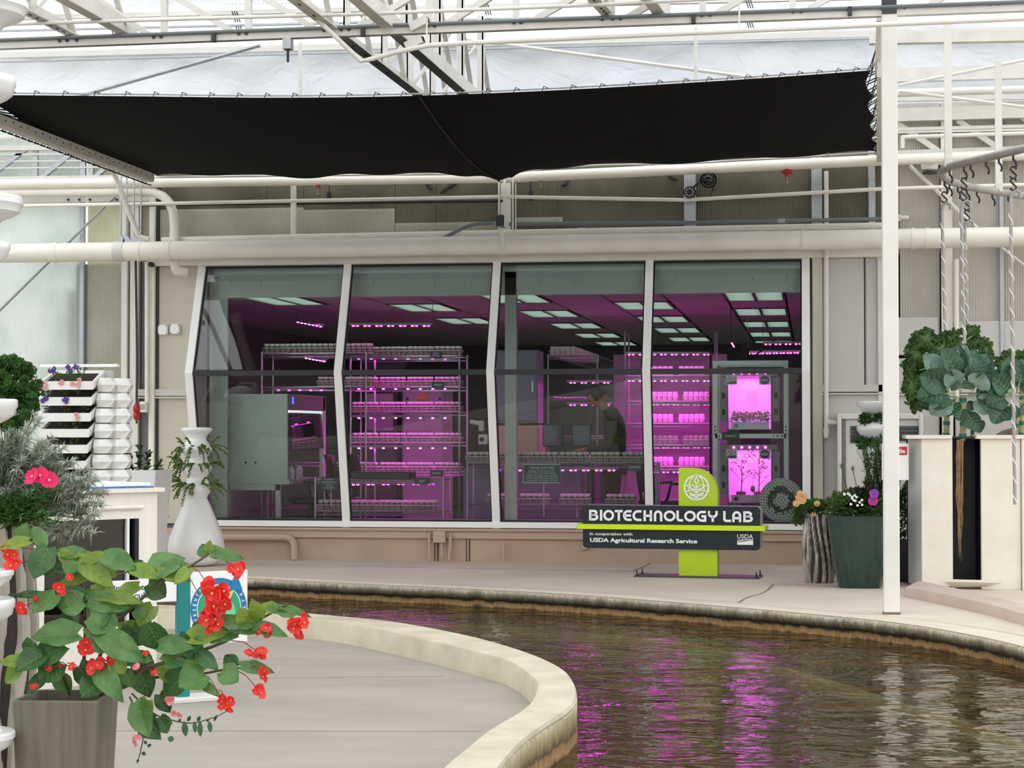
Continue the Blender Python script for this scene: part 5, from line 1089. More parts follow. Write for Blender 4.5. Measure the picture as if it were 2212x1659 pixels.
# ================================================================ stroke lettering
def arc(cx, cy, rx, ry, a0, a1, n=10): return [(cx + rx * cos(math.radians(lerp(a0, a1, k / n))), cy + ry * sin(math.radians(lerp(a0, a1, k / n)))) for k in range(n + 1)]
def stroke(mb, path, t, th, y0=0.):
    """flat ribbon of width t along a 2-d path in XZ, facing -Y"""
    P = [Vector((p[0], 0, p[1])) for p in path]; P = [p for i, p in enumerate(P) if i == 0 or (p - P[i - 1]).length > 1e-5]; L, R = [], []; n = len(P)
    for i in range(n):
        a, b = (P[i] - P[i - 1]) if i else None, (P[i + 1] - P[i]) if i < n - 1 else None
        if a is None: a = b
        if b is None: b = a
        a, b = a.normalized(), b.normalized(); m = (a + b); m = m.normalized() if m.length > 1e-4 else a
        nr = Vector((-m.z, 0, m.x)); k = t / 2 / max(.45, nr.dot(Vector((-a.z, 0, a.x)))); L.append(P[i] + nr * k); R.append(P[i] - nr * k)
    o, f = Vector((0, y0, 0)), Vector((0, y0 - th, 0))
    return mb.loft([[l + o, l + f, r + f, r + o] for l, r in zip(L, R)], True)
def glyph(ch, w):
    t = .215; i = t / 2; a, b, W = i, 1 - i, w - i; m = .52
    if ch == 'B': r1 = (b - m) / 2; r2 = (m - a) / 2; return [[(i, 0), (i, 1)], [(i, b), (W - .36, b)] + arc(W - .32, b - r1, .24, r1, 90, -90)[1:] + [(i, m)], [(i, m), (W - .34, m)] + arc(W - .31, a + r2, .31, r2, 90, -90)[1:] + [(i, a)]]
    if ch == 'I': return [[(w / 2, 0), (w / 2, 1)]]
    if ch == 'O': return [arc(w / 2, .5, w / 2 - i, .5 - i, 0, 361, 28)]
    if ch == 'T': return [[(0, b), (w, b)], [(w / 2, b), (w / 2, 0)]]
    if ch == 'E': return [[(w, b), (.45, b)] + arc(.45, .5, .45 - i, .5 - i, 90, 270, 14) + [(w, a)], [(i, .5), (w * .92, .5)]]
    if ch == 'C': return [[(w, b), (.5, b)] + arc(.5, .5, .5 - i, .5 - i, 92, 268, 14) + [(w, a)]]
    if ch == 'H': return [[(i, 0), (i, 1)], [(W, 0), (W, 1)], [(i, .5), (W, .5)]]
    if ch == 'N': return [[(i, 0), (i, .6)] + arc(w / 2, .6, w / 2 - i, .4 - i, 180, 0, 12) + [(W, 0)]]
    if ch == 'L': return [[(i, 1), (i, .3)] + arc(.3, .3, .3 - i, .3 - i, 180, 270, 6) + [(w, a)]]
    if ch == 'G': return [[(w * .95, b), (.5, b)] + arc(.5, .5, .5 - i, .5 - i, 92, 270, 14) + [(W, a), (W, .5), (w * .5, .5)]]
    if ch == 'Y': return [[(i, 1), (i, .72)] + arc(w / 2, .74, w / 2 - i, .28, 180, 360, 10) + [(W, 1)], [(w / 2, .5), (w / 2, 0)]]
    if ch == 'A': return [[(i, 0), (i, .58)] + arc(w / 2, .58, w / 2 - i, .42 - i, 180, 0, 12) + [(W, 0)], [(i, .36), (W, .36)]]
    return []
# ================================================================ lab sign
base = atZ(1510, 1246, 0); S = 1 / mpp(base); CO = cos(math.radians(14))
LIME = mat('lime_paint', (186, 214, 4), .4, col2=(176, 204, 2), noise=(2, .3)); SLATE = mat('slate_paint', (33, 40, 44), .5, spec=.3); SGREY = mat('sign_side_grey', (150, 150, 148), .45); SWH = mat('sign_white', (248, 248, 246), .4)
sg = thing('lab_sign', 'lime and slate BIOTECHNOLOGY LAB sign standing on the walkway', 'sign')
hx = lambda px: (px - 1510) / S / CO; hz = lambda py: (1247 - py) / S
pw = .5 * 81 / S / CO; rad = .21
poly = [(-pw, hz(1247) + .012), (pw, .012), (pw, hz(1012) - rad)] + [(pw - rad + rad * cos(a), hz(1012) - rad + rad * sin(a)) for a in [k * pi / 20 for k in range(1, 10)]] + [(pw - rad, hz(1012)), (-pw, hz(1012))]
MB().prism([(x, -.055, z) for x, z in poly], (0, .11, 0)).build('pillar', LIME, sg)
def rrect(x0, x1, z0, z1, r, n=5):
    P = []
    for cx, cz, a in ((x1 - r, z1 - r, 0), (x0 + r, z1 - r, 90), (x0 + r, z0 + r, 180), (x1 - r, z0 + r, 270)): P += arc(cx, cz, r, r, a, a + 90, n)
    return P
x0, x1 = hx(1267), hx(1641); pnl = MB().prism([(x, -.095, z) for x, z in rrect(x0, x1, hz(1187), hz(1094), .035)], (0, .19, 0)).build('panel_body', SGREY, sg)
MB().prism([(x, -.099, z) for x, z in rrect(x0, x1, hz(1187), hz(1094), .035)], (0, .006, 0)).build('panel_face', SLATE, sg)
MB().bbox(hx(1255), hx(1652), -.135, .12, hz(1145.5), hz(1134.5), .004).build('band', mat('lime_bright', (206, 234, 6), .4), sg)
YFc = -.1005
def sgt(mb, name, m=SWH): return mb.build(name, m, sg)
Zx = lambda z: 1240 + z / 5.027; Zy = lambda z: 990 + z / 5.029
H = 118 / 5.029 / S; z0 = hz(Zy(690))
for ch, a, b in (('B', 205, 305), ('I', 323, 346), ('O', 358, 475), ('T', 483, 568), ('E', 570, 662), ('C', 672, 768), ('H', 790, 880), ('N', 900, 990), ('O', 1005, 1130), ('L', 1140, 1210), ('O', 1222, 1345), ('G', 1352, 1455), ('Y', 1470, 1575), ('L', 1632, 1714), ('A', 1727, 1820), ('B', 1842, 1942)):
    mb = MB(); xa = hx(Zx(a)); w = (hx(Zx(b)) - xa) / H
    for path in glyph(ch, w): stroke(mb, [(xa + x * H, z0 + z * H) for x, z in path], .215 * H, .006, YFc)
    sgt(mb, 'letter')
lettering('lettering', 'In cooperation with', (hx(Zx(441)), YFc, hz(Zy(838))), hx(Zx(670)) - hx(Zx(213)), 42 / 5.03 / S, SWH, sg, bold=.012)
lettering('lettering', 'USDA Agricultural Research Service', (hx(Zx(786)), YFc, hz(Zy(908))), hx(Zx(1357)) - hx(Zx(213)), 60 / 5.03 / S, SWH, sg, bold=.03)
lettering('logo_lettering', 'USDA', (hx(Zx(1860)), YFc, hz(Zy(842))), hx(Zx(1942)) - hx(Zx(1778)), 46 / 5.03 / S, SWH, sg, bold=.008)
q = lambda a, b: (hx(Zx(a)), YFc, hz(Zy(b)))
MB().prism([q(1777, 932), q(1943, 932), q(1943, 884), q(1880, 890), q(1777, 908)], (0, -.002, 0)).build('logo_hill', SWH, sg)
MB().prism([q(1777, 896), q(1850, 878), q(1943, 872), q(1943, 878), q(1850, 884), q(1777, 904)], (0, -.002, 0)).build('logo_line', SWH, sg)
MB().prism([q(1777, 880), q(1943, 868), q(1943, 871), q(1777, 886)], (0, -.002, 0)).build('logo_line', SWH, sg)
# leaf globe emblem
ec = (hx(Zx(1344)), hz(Zy(325))); R = 131 / 5.03 / S; mb = MB(); tk = .0115
stroke(mb, [(ec[0] + x * R, ec[1] + z * R) for x, z in arc(0, 0, 1, 1, 0, 360, 40)], tk * 1.2, .008, -.056)
for s in (-1, 1):
    for path in ([(s * .97, .16), (s * .62, .16)], [(s * .95, -.3), (s * .68, -.3)], [(s * .97 * cos(math.radians(a)), 0) for a in ()],
                 arc(0, 0, .62, .98, 90 - s * 6, 90 - s * 172, 16) if s > 0 else arc(0, 0, .62, .98, 96, 262, 16),
                 [(0, -.12), (s * .12, .06), (s * .34, .22), (s * .62, .22), (s * .52, .0), (s * .3, -.12), (0, -.18)],
                 [(0, -.5), (s * .12, -.32), (s * .34, -.2), (s * .66, -.22), (s * .52, -.42), (s * .3, -.56), (0, -.6)],
                 [(0, -.9), (s * .14, -.7), (s * .34, -.62), (s * .5, -.62), (s * .36, -.82), (0, -.96)]):
        if len(path) > 1: stroke(mb, [(ec[0] + x * R, ec[1] + z * R) for x, z in path], tk * .8, .008, -.056)
for path in ([(0, -.97), (0, .3)], [(0, .28), (-.16, .55), (0, .95), (.16, .55), (0, .28)]): stroke(mb, [(ec[0] + x * R, ec[1] + z * R) for x, z in path], tk * .9, .008, -.056)
mb.build('emblem', SWH, sg)
MB().bbox(hx(1378), hx(1640), -.16, .16, 0, .012, .004).build('base_plate', mat('plate_dark', (74, 72, 70), .5, .3), sg)
for x, y in ((hx(1384), -.13), (hx(1384), .13), (hx(1634), -.13), (hx(1634), .13)): MB().tube([(x, y, .01), (x, y, .055)], .006, 6).tube([(x, y, .012), (x, y, .022)], .012, 6).build('anchor_bolt', BLACKPL, sg)
sg.location = base; sg.rotation_euler.z = math.radians(8.53 - 14)

# ================================================================ aquaculture sign on the island
base = atZ(394, 1514, IZ); S = 1 / mpp(base); AN = math.radians(40); C4 = cos(AN - .12)
TEAL = mat('teal_post', (0, 124, 122), .4); AQB = mat('aqua_blue', (22, 120, 170), .5); AQG = mat('aqua_green', (38, 160, 112), .5); NAVY = mat('navy_ink', (40, 86, 128), .5)
aq = thing('aquaculture_sign', 'white aquaculture sign boards on a teal post behind the begonia', 'sign')
kx = lambda px: (px - 394) / S / C4; kz = lambda py: (1514 - py) / S
MB().bbox(-.034, .034, -.022, .022, .02, kz(1238), .008).build('post', TEAL, aq, smooth=30)
MB().bbox(kx(364), kx(462), -.09, .09, 0, .022, .006).build('base_plate', WHITE, aq)
MB().bbox(kx(406), kx(519), -.012, .0, kz(1394), kz(1238), .003).build('board', WHITE2, aq)
MB().bbox(kx(254), kx(381), -.012, .0, kz(1299), kz(1250), .003).build('board', WHITE2, aq)
lettering('lettering', 'Integrated\nAquaculture', (kx(306), -.0125, kz(1276)), kx(352) - kx(260), kz(1258) - kz(1292), NAVY, aq, align='LEFT', bold=.02)
cx, cz, Rr = kx(462), kz(1318), .150
MB().tube([(cx, -.0125, cz), (cx, -.014, cz)], Rr * 1.0, 40).build('blue_disc', AQB, aq); MB().tube([(cx, -.0145, cz), (cx, -.0155, cz)], Rr * .79, 36).build('white_ring', WHITE2, aq); MB().tube([(cx, -.0158, cz), (cx, -.0168, cz)], Rr * .76, 36).build('green_disc', AQG, aq)
MB().tube([(cx + .02, -.017, cz - .02), (cx + .02, -.0178, cz - .02)], Rr * .45, 24).build('leaf_glow', mat('aqua_pale', (120, 200, 150), .5), aq)
for k, (a0, s) in enumerate(((62, 1), (242, 1))):
    a = math.radians(a0); u = Vector((cos(a), 0, sin(a))); v = Vector((-u.z, 0, u.x)); p = Vector((cx, -.016, cz)) + u * Rr * .9
    MB().prism([p + u * .06 , p - u * .045, p - v * .07], (0, -.002, 0)).build('arrow_head', AQB, aq); stroke(MB(), [], .002, .001) if False else None
for s_, a0, a1, name in (('NUTRIENTS', 225, 138, 'l'), ('WATER', 28, -30, 'r')):
    for k, chh in enumerate(s_):
        a = math.radians(lerp(a0, a1, k / (len(s_) - 1))); me = text_mesh(chh, .011 if chh != 'I' else .004, .018, .0012, .02); me.materials.append(WHITE2)
        o = bpy.data.objects.new('lettering', me); COL.objects.link(o); o.parent = aq; o.location = (cx + cos(a) * Rr * .885, -.016, cz + sin(a) * Rr * .885); o.rotation_euler.y = -(a - pi / 2) if True else 0
for k in range(7):
    a = math.radians(40 + k * 100 / 6); p = Vector((cx, -.0185, cz + .02)); u = Vector((cos(a), 0, sin(a))); v = Vector((-u.z, 0, u.x))
    MB().prism([p + v * .012, p + u * .05 + v * .022, p + u * .105, p + u * .05 - v * .022, p - v * .012], (0, -.001 - .0003 * k, 0)).build('lotus_petal', mat('lotus_orange' if k % 2 else 'lotus_yellow', (240, 150, 90) if k % 2 else (250, 200, 120), .5), aq)
aq.location = base; aq.rotation_euler.z = AN
# ================================================================ planters and cabinets
CER = mat('white_ceramic', (240, 240, 238), .25, coat=.3); PWH = mat('planter_white', (236, 236, 232), .4, noise=(4, .3), col2=(226, 225, 219)); SOIL = mat('soil', (44, 34, 26), .95, noise=(40, .5), col2=(24, 18, 14))
STAINW = mat('stained_white', (236, 231, 221), .5, noise=(7, .5), col2=(226, 217, 203), streak=(3, 3, .3))
def clump(mb, c, rx, rz, n, ls, seed, up=.3, wid=.42):
    """small leaves in an egg-shaped crown"""
    r = random.Random(seed); c = Vector(c)
    for k in range(n):
        d = Vector((r.gauss(0, 1), r.gauss(0, 1), r.gauss(0, 1))).normalized(); q = r.random() ** .5; p = c + Vector((d.x * rx, d.y * rx, d.z * rz)) * q
        u = (d + Vector((r.uniform(-.6, .6), r.uniform(-.6, .6), r.uniform(-.4, .6) + up))).normalized() * ls * r.uniform(.6, 1.3); s = u.cross(Vector((r.uniform(-1, 1), r.uniform(-1, 1), 1))).normalized() * ls * wid; nn = u.cross(s).normalized() * ls * .12
        mb.add([p, p + u * .45 + s + nn, p + u, p + u * .45 - s + nn], [(0, 1, 2), (0, 2, 3)])
    return mb
def frond(mb, p0, p1, n, ls, seed, sag=.3, wid=.4, th=.002):
    """a stem with small leaves along it"""
    r = random.Random(seed); p0, p1 = Vector(p0), Vector(p1); d = p1 - p0; pts = [p0 + d * t + Vector((0, 0, sag * d.length * t * (1 - t))) for t in [k / 6 for k in range(7)]]; mb.tube(pts, th, 4)
    for k in range(n):
        t = r.uniform(.15, 1); p = sample(pts, t); u = (d.normalized() * .4 + Vector((r.uniform(-1, 1), r.uniform(-1, 1), r.uniform(-.5, .9)))).normalized() * ls * r.uniform(.6, 1.2); s = u.cross(Vector((r.uniform(-1, 1), r.uniform(-1, 1), .6))).normalized() * ls * wid
        mb.add([p, p + u * .5 + s, p + u, p + u * .5 - s], [(0, 1, 2), (0, 2, 3)])
    return mb
HERB = leaf_mat('herb_green', (98, 126, 56), (134, 156, 86)); DGREEN = leaf_mat('dark_green_leaf', (34, 62, 26), (58, 92, 42)); PARS = leaf_mat('parsley_green', (40, 78, 26), (72, 116, 48)); MGREEN = leaf_mat('mid_green_leaf', (66, 98, 44), (96, 126, 62))
# white bottle-shaped tower planter
base = atZ(424, 1222, 0); S = 1 / mpp(base)
t = thing('tower_planter', 'white flask-shaped tower planter with trailing herbs left of window', 'planter', base)
prof = [(1585, 60), (1583, 150), (1560, 222), (1530, 255), (1450, 292), (1380, 298), (1250, 272), (1100, 212), (950, 148), (880, 113)]
q = lambda y, r: (r / 4.88 / S, (1585 - y) / 4.88 / S)
MB().lathe([q(*a) for a in prof], 40, base).build('cone_base', CER, t, smooth=60)
tiers = [[(880, 112), (850, 118), (812, 146), (790, 156), (770, 156), (720, 140), (680, 116), (660, 110)], [(660, 110), (630, 120), (590, 150), (560, 158), (520, 148), (480, 124), (455, 112)], [(455, 112), (425, 122), (390, 152), (370, 162), (340, 160), (300, 132), (270, 108), (250, 100)], [(250, 100), (215, 112), (180, 148), (160, 164), (145, 165), (132, 150), (128, 60)]]
for i, tr in enumerate(tiers): MB().lathe([q(*a) for a in tr], 32, base).build('tier', CER, t, smooth=60)
slot = MB().ball((0, 0, 0), .026, 10, 5, (1, .5, .5)).mesh('planting_slot', BLACK)
for y, r in ((330, 150), (515, 145), (725, 140)):
    for a in (-2.3, -1.57, -.7, .1):
        rr = r / 4.88 / S * .93; put('planting_slot', slot, (cos(a) * rr, sin(a) * rr, (1585 - y) / 4.88 / S), t)
fo = thing('trailing_herbs', 'feathery trailing herbs growing round the flask-shaped tower', 'herb', base + Vector((0, 0, .5))); mb = MB(); r = random.Random(11)
for y in (330, 515, 725):
    z = base.z + (1585 - y) / 4.88 / S
    for k in range(22):
        a = r.uniform(-3.4, .4); o = base + Vector((cos(a) * .13, sin(a) * .13, 0)); o.z = z; e = o + Vector((cos(a) * r.uniform(.04, .15) * (1.3 if cos(a) > .3 else 1), sin(a) * .12, r.uniform(-.22, .10)))
        frond(mb, o, e, 80, .019, r.randint(0, 9999), .5, .34)
mb.build('foliage', HERB, fo)['kind'] = 'stuff'
# small bowl vase
c = atZ(346, 1216, 0); t = thing('bowl_vase', 'round glossy white bowl beside the flask-shaped planter', 'vase', c); s = mpp(c)
MB().lathe([(.02, 0), (14 * s, .0), (24 * s, 14 * s), (29 * s, 34 * s), (26 * s, 54 * s), (20 * s, 64 * s), (17 * s, 65 * s), (15 * s, 60 * s)], 28, c).build('bowl', CER, t, smooth=60)
mb = MB(); r = random.Random(3)
for k in range(9): frond(mb, c + Vector((0, 0, .26)), c + Vector((r.uniform(-.1, .14), r.uniform(-.1, .05), .26 + r.uniform(.08, .26))), 9, .03, k, .2, .35)
mb.build('sprigs', DGREEN, t)['kind'] = 'stuff'; MB().lathe([(.001, 60 * s), (15 * s, 60 * s)], 20, c).build('soil', SOIL, t)
# tapered white box planter with shrub
c = atZ(298, 1232, 0); s = mpp(c); t = thing('box_planter', 'tapered white box planter with small shrubs behind the fish tank', 'planter', c)
def sqr(hw, hd, z): return [c + Vector((-hw, -hd, z)), c + Vector((hw, -hd, z)), c + Vector((hw, hd, z)), c + Vector((-hw, hd, z))]
hgt = 217 * s
MB().loft([sqr(42 * s, .17, 0), sqr(58 * s, .24, hgt), sqr(54 * s, .22, hgt), sqr(52 * s, .21, hgt - .06)], True).build('box', PWH, t)
MB().loft([sqr(52 * s, .21, hgt - .055), sqr(52 * s, .21, hgt - .045)], True).build('soil', SOIL, t)
mb = MB(); r = random.Random(8)
for (px, top, n) in ((272, 960, 16), (282, 958, 14), (303, 955, 18), (318, 968, 16), (295, 985, 12), (338, 992, 10), (352, 985, 6)):
    b = c + Vector(((px - 298) * s, r.uniform(-.08, .08), hgt - .05)); frond(mb, b, b + Vector((r.uniform(-.04, .04), r.uniform(-.05, .05), (1018 - top) * s)), n * 4, .05, r.randint(0, 999), .05, .2, .003)
mb.build('shrub', DGREEN, t)['kind'] = 'stuff'
# stacked white troughs with pansies
c = atZ(170, 1332, IZ); s = mpp(c); t = thing('trough_tower', 'stack of white planting troughs beside the left translucent wall', 'planter', c)
TX = lambda px: c.x + (px - 170) * s; TZ = lambda py: IZ + (1332 - py) * s
PAN1 = leaf_mat('pansy_purple', (74, 44, 128), (96, 66, 150), trl=.2); PAN2 = leaf_mat('pansy_pink', (226, 150, 150), (238, 176, 172), trl=.2)
MB().box(TX(80), TX(222), c.y + .16, c.y + .22, IZ, TZ(800)).build('back_panel', PWH, t)
MB().beam((TX(70), c.y + .1, TZ(790)), (TX(246), c.y + .1, TZ(790)), .05, .02).build('top_rail', WHITE2, t)
pans = []
for k in range(8):
    y = 813 + k * 34; x0, x1 = TX(97 - k * 1.5), TX(220 - k * 3)
    zt = TZ(y); d0, d1 = c.y - .10, c.y + .10; tr = MB()
    o = [(x0, d0 - .05), (x1, d0 - .05), (x1 + .0, d1), (x0, d1)]
    def rr(i, z, tl=.042): return [Vector((x0 + i, d0 - .06 + i, z - tl)), Vector((x1 - i, d0 - .06 + i, z - tl)), Vector((x1 - i - .01, d1 - i, z + tl)), Vector((x0 + i + .01, d1 - i, z + tl))]
    tr.loft([[p + Vector((0, 0, -.06)) for p in rr(.012, zt)], [p + Vector((0, 0, -.0)) for p in rr(0, zt)], rr(.02, zt), [p + Vector((0, 0, -.03)) for p in rr(.024, zt)]], True); tr.build('trough', PWH, t)
    MB().loft([[p + Vector((0, 0, -.028)) for p in rr(.022, zt)], [p + Vector((0, 0, -.022)) for p in rr(.022, zt)]], True).build('soil', SOIL, t)
    pans.append((x0, x1, zt))
# blocks of the side columns: each a faceted brick
for k in range(9):
    zb = TZ(848 + k * 33)
    for col, (xa, xb, dy) in enumerate(((218 - k * 2.2, 243 - k * 1.5, -.02), (240 - k * 2, 266 - k * .4, .10))):
        if col == 0 and k == 8: continue
        x0, x1 = TX(xa), TX(xb); h = 30 * s; y0 = c.y + dy; m_ = (x0 + x1) / 2
        mb = MB().loft([[Vector((x0, y0 - .04, zb)), Vector((m_, y0 - .07, zb)), Vector((x1, y0 - .02, zb)), Vector((x1, y0 + .08, zb)), Vector((x0, y0 + .08, zb))],
                        [Vector((x0, y0 - .06, zb + h * .5)), Vector((m_ + .01, y0 - .09, zb + h * .5)), Vector((x1 + .03, y0 - .0, zb + h * .5)), Vector((x1 + .02, y0 + .08, zb + h * .5)), Vector((x0, y0 + .08, zb + h * .5))],
                        [Vector((x0, y0 - .04, zb + h)), Vector((m_, y0 - .07, zb + h)), Vector((x1, y0 - .02, zb + h)), Vector((x1, y0 + .08, zb + h)), Vector((x0, y0 + .08, zb + h))]], True)
        mb.build('brick', PWH, t)
# pansies in the troughs
r = random.Random(21)
def pansy(px, py, m, label):
    p = Vector((TX(px), c.y - .13, TZ(py))); f = thing('pansy', label, 'flower', p - Vector((0, 0, .05)), 'pansies in the troughs')
    mb = MB(); clump(mb, p + Vector((0, .02, -.03)), .028, .03, 26, .028, r.randint(0, 999), .2, .4); mb.build('foliage', MGREEN, f)['kind'] = 'stuff'
    if m:
        for k in range(r.randint(2, 3)):
            q = p + Vector((r.uniform(-.03, .03), -.03, r.uniform(0, .035))); mb = MB()
            for j in range(5):
                a = j * 2 * pi / 5 + r.random(); e = q + Vector((cos(a) * .011, -.004, sin(a) * .011)); mb.ball(e, .009, 7, 4, (1, .3, 1))
            mb.build('blossom', m, f, smooth=True)
for i, (px, py, m, l) in enumerate(((127, 806, PAN1, 'wilted dark pansy in the top trough, left'), (162, 804, PAN1, 'dark purple pansy in the top trough, middle'), (184, 800, PAN1, 'dark purple pansy in the top trough, right'), (117, 838, PAN2, 'pale pink pansy in the second trough, left'), (150, 838, PAN2, 'pale pink pansy in the second trough, middle'), (180, 834, PAN2, 'pale pink pansy in the second trough, right'),
     (110, 872, PAN1, 'violet pansy in the third trough, left'), (152, 870, PAN1, 'violet pansy in the third trough, middle'), (194, 876, None, 'leafy pansy without bloom in the third trough'), (146, 905, None, 'leafy pansy without bloom in the fourth trough'), (178, 908, PAN2, 'pale pink pansy in the fourth trough'), (171, 942, None, 'leafy pansy in the fifth trough'), (182, 976, None, 'leafy pansy in the sixth trough'))): pansy(px, py, m, l)
# fish tank stand
pl_, pr_ = atZ(46, 1494, IZ), atD(338, 1450, 10.75); pr_.z = IZ
t = thing('fish_tank', 'white moulded fish tank with dark viewing window behind the begonia', 'fish tank', pl_)
ux = (pr_ - pl_).normalized(); uy = Vector((-ux.y, ux.x, 0)); Wd = (pr_ - pl_).length; TT = 1.0
lc = lambda a, b, z: pl_ + ux * a + uy * b + Vector((0, 0, z))
def tbox(a0, a1, b0, b1, z0, z1): return MB().loft([[lc(a0, b0, z0), lc(a1, b0, z0), lc(a1, b1, z0), lc(a0, b1, z0)], [lc(a0, b0, z1), lc(a1, b0, z1), lc(a1, b1, z1), lc(a0, b1, z1)]], True)
zo0, zo1 = .30, .86
tbox(0, Wd, 0, .5, 0, zo0).build('front_panel_bottom', STAINW, t); tbox(0, Wd, 0, .5, zo1, TT).build('front_panel_top', STAINW, t)
tbox(0, .13, 0, .5, zo0, zo1).build('front_panel_side', STAINW, t); tbox(Wd - .12, Wd, 0, .5, zo0, zo1).build('front_panel_side', STAINW, t)
tbox(.13, Wd - .12, .40, .5, zo0, zo1).build('tank_back', mat('tank_dark', (70, 68, 60), .6), t); tbox(Wd - .145, Wd - .12, -.006, .05, zo0, zo1).build('window_seal', BLACK, t); tbox(Wd - .19, Wd - .175, .0, .03, zo0, zo1).build('window_bar', PWH, t)
tbox(.13, Wd - .145, .02, .028, zo0, zo1).build('window_glass', glass_mat('tank_glass', (.45, .46, .42), 1.0), t)
tbox(-.03, Wd + .03, -.03, .53, TT, TT + .022).build('rim', STAINW, t); tbox(.02, Wd - .02, 0, .5, TT + .022, TT + .03).build('blue_liner', mat('liner_blue', (50, 110, 170), .4), t); tbox(.02, Wd - .03, .02, .5, TT + .032, TT + .05).build('lid', WHITE2, t)
MB().tube([lc(.18, -.01, .92), lc(Wd - .1, -.01, .92)], .012, 6).build('rib', STAINW, t, smooth=True)
# white tower planter behind the post
c = atZ(1893, 1245, 0); s = mpp(c); t = thing('tower_planter', 'white stacked bowl tower planter half hidden by the post', 'planter', c)
zs = lambda y: (1245 - y) * s
MB().lathe([(.25, 0), (.27, .05), (.2, .3), (14 * s, zs(1010))], 28, c).build('cone_base', CER, t, smooth=60)
for y in (870, 924, 974): MB().lathe([(16 * s, zs(y + 30)), (30 * s, zs(y + 18)), (40 * s, zs(y + 6)), (41 * s, zs(y)), (36 * s, zs(y - 3)), (20 * s, zs(y - 3))] if y == 870 else [(16 * s, zs(y + 32)), (30 * s, zs(y + 20)), (40 * s, zs(y + 6)), (41 * s, zs(y)), (36 * s, zs(y - 8)), (22 * s, zs(y - 18)), (15 * s, zs(y - 26))], 30, c).build('tier', CER, t, smooth=60)
for i, (px, py, l) in enumerate(((1869, 905, 'curly parsley in the upper tier of tower by post, left'), (1899, 906, 'curly parsley in the upper tier of tower by post, right'), (1862, 957, 'curly parsley in the lower tier of tower by post, left'), (1888, 956, 'curly parsley in the lower tier of tower by post, right'))):
    p = atD(px, py, (c - CAM).dot(FW0) - .1); f = thing('parsley', l, 'herb', p, 'parsley in the tower by the post'); mb = MB(); clump(mb, p, .055, .05, 340, .022, i, .2, .45); mb.build('foliage', PARS, f)['kind'] = 'stuff'
# fennel and herbs behind the green pot
p = atD(1905, 1040, 16.6); f = thing('fennel', 'feathery green fennel standing behind the green glazed pot', 'herb', Vector((p.x, p.y, .45))); mb = MB(); r = random.Random(31); stm = MB()
for k in range(40):
    b = Vector((p.x + r.uniform(-.08, .1), p.y + r.uniform(-.08, .1), .5)); e = b + Vector((r.uniform(-.18, .2), r.uniform(-.1, .1), r.uniform(.2, .72))); stm.tube([b, lerp(b, e, .5), e], .003, 4)
    for j in range(130):
        q = lerp(b, e, r.uniform(.45, 1)); u = Vector((r.uniform(-1, 1), r.uniform(-1, 1), r.uniform(-.3, 1))).normalized() * .05; w = u.cross(Vector((0, 0, 1))).normalized() * .004; mb.add([q - w, q + u, q + w], [(0, 1, 2)])
clump(mb, Vector((p.x - .02, p.y, .98)), .13, .22, 900, .035, 8, .3, .12); mb.build('foliage', leaf_mat('fennel_green', (62, 96, 46), (96, 128, 70)), f)['kind'] = 'stuff'; stm.build('stems', MGREEN, f)
for i, (px, py) in enumerate(((1818, 1008), (1842, 1015))):
    p = atD(px, py, 16.4); f = thing('dill_head', f'grey-green dill flower head, {["left", "right"][i]} of two above the vase', 'herb', p, 'dill flower heads'); mb = MB(); r = random.Random(i)
    for k in range(90): u = Vector((r.gauss(0, 1), r.gauss(0, 1), r.gauss(0, .7) + .3)).normalized() * .05; w = u.cross(Vector((0, 0, 1))).normalized() * .002; mb.add([p - w, p + u, p + w], [(0, 1, 2)])
    mb.build('umbel', leaf_mat('dill_grey', (120, 132, 100), (140, 150, 116)) if 'dill_grey' not in MATS else MATS['dill_grey'], f); MB().tube([p, p + Vector((.05, 0, -.22)), p + Vector((.09, 0, -.42))], .003, 4).build('stem', MGREEN, f)
# green glazed pot
c = atZ(1856, 1268, 0); s = mpp(c)
GLZ = mat('green_glaze', (26, 62, 54), .25, noise=(5, .5), col2=(10, 34, 30), streak=(4, 4, .35), coat=.5)
t = thing('glazed_pot', 'large dark green glazed pot with flowers beside the post', 'pot', c)
def sq(h, z, k=.22): return [c + Vector((h * (1 if abs(cos(a)) < .8 else 1) * (abs(cos(a)) ** .45) * (1 if cos(a) > 0 else -1), h * (abs(sin(a)) ** .45) * (1 if sin(a) > 0 else -1), z)) for a in [2 * pi * (i + .5) / 32 + .78 * 0 for i in range(32)]]
MB().loft([sq(44 * s, 0), sq(46 * s, .012), sq(58 * s, .25), sq(66 * s, .48), sq(68 * s, .565), sq(69 * s, .575), sq(66 * s, .578), sq(61 * s, .56), sq(60 * s, .5)], True).build('pot', GLZ, t, smooth=35)
MB().lathe([(.001, .51), (58 * s, .515)], 20, c).build('soil', SOIL, t)
mb = MB(); clump(mb, c + Vector((-.02, -.03, .64)), .24, .13, 1500, .04, 5, .3, .4); mb.build('foliage', MGREEN, t)['kind'] = 'stuff'
mb = MB(); clump(mb, c + Vector((.04, -.08, .70)), .15, .09, 420, .045, 6, .1, .45); mb.build('dark_foliage', leaf_mat('purple_leaf', (38, 36, 40), (58, 52, 58)), t)['kind'] = 'stuff'
PET = leaf_mat('petunia_purple', (140, 60, 168), (168, 84, 190), trl=.25); PET2 = leaf_mat('petunia_magenta', (176, 40, 140), (198, 64, 160), trl=.25); WHP = leaf_mat('white_petal', (238, 236, 230), (250, 248, 244), trl=.2)
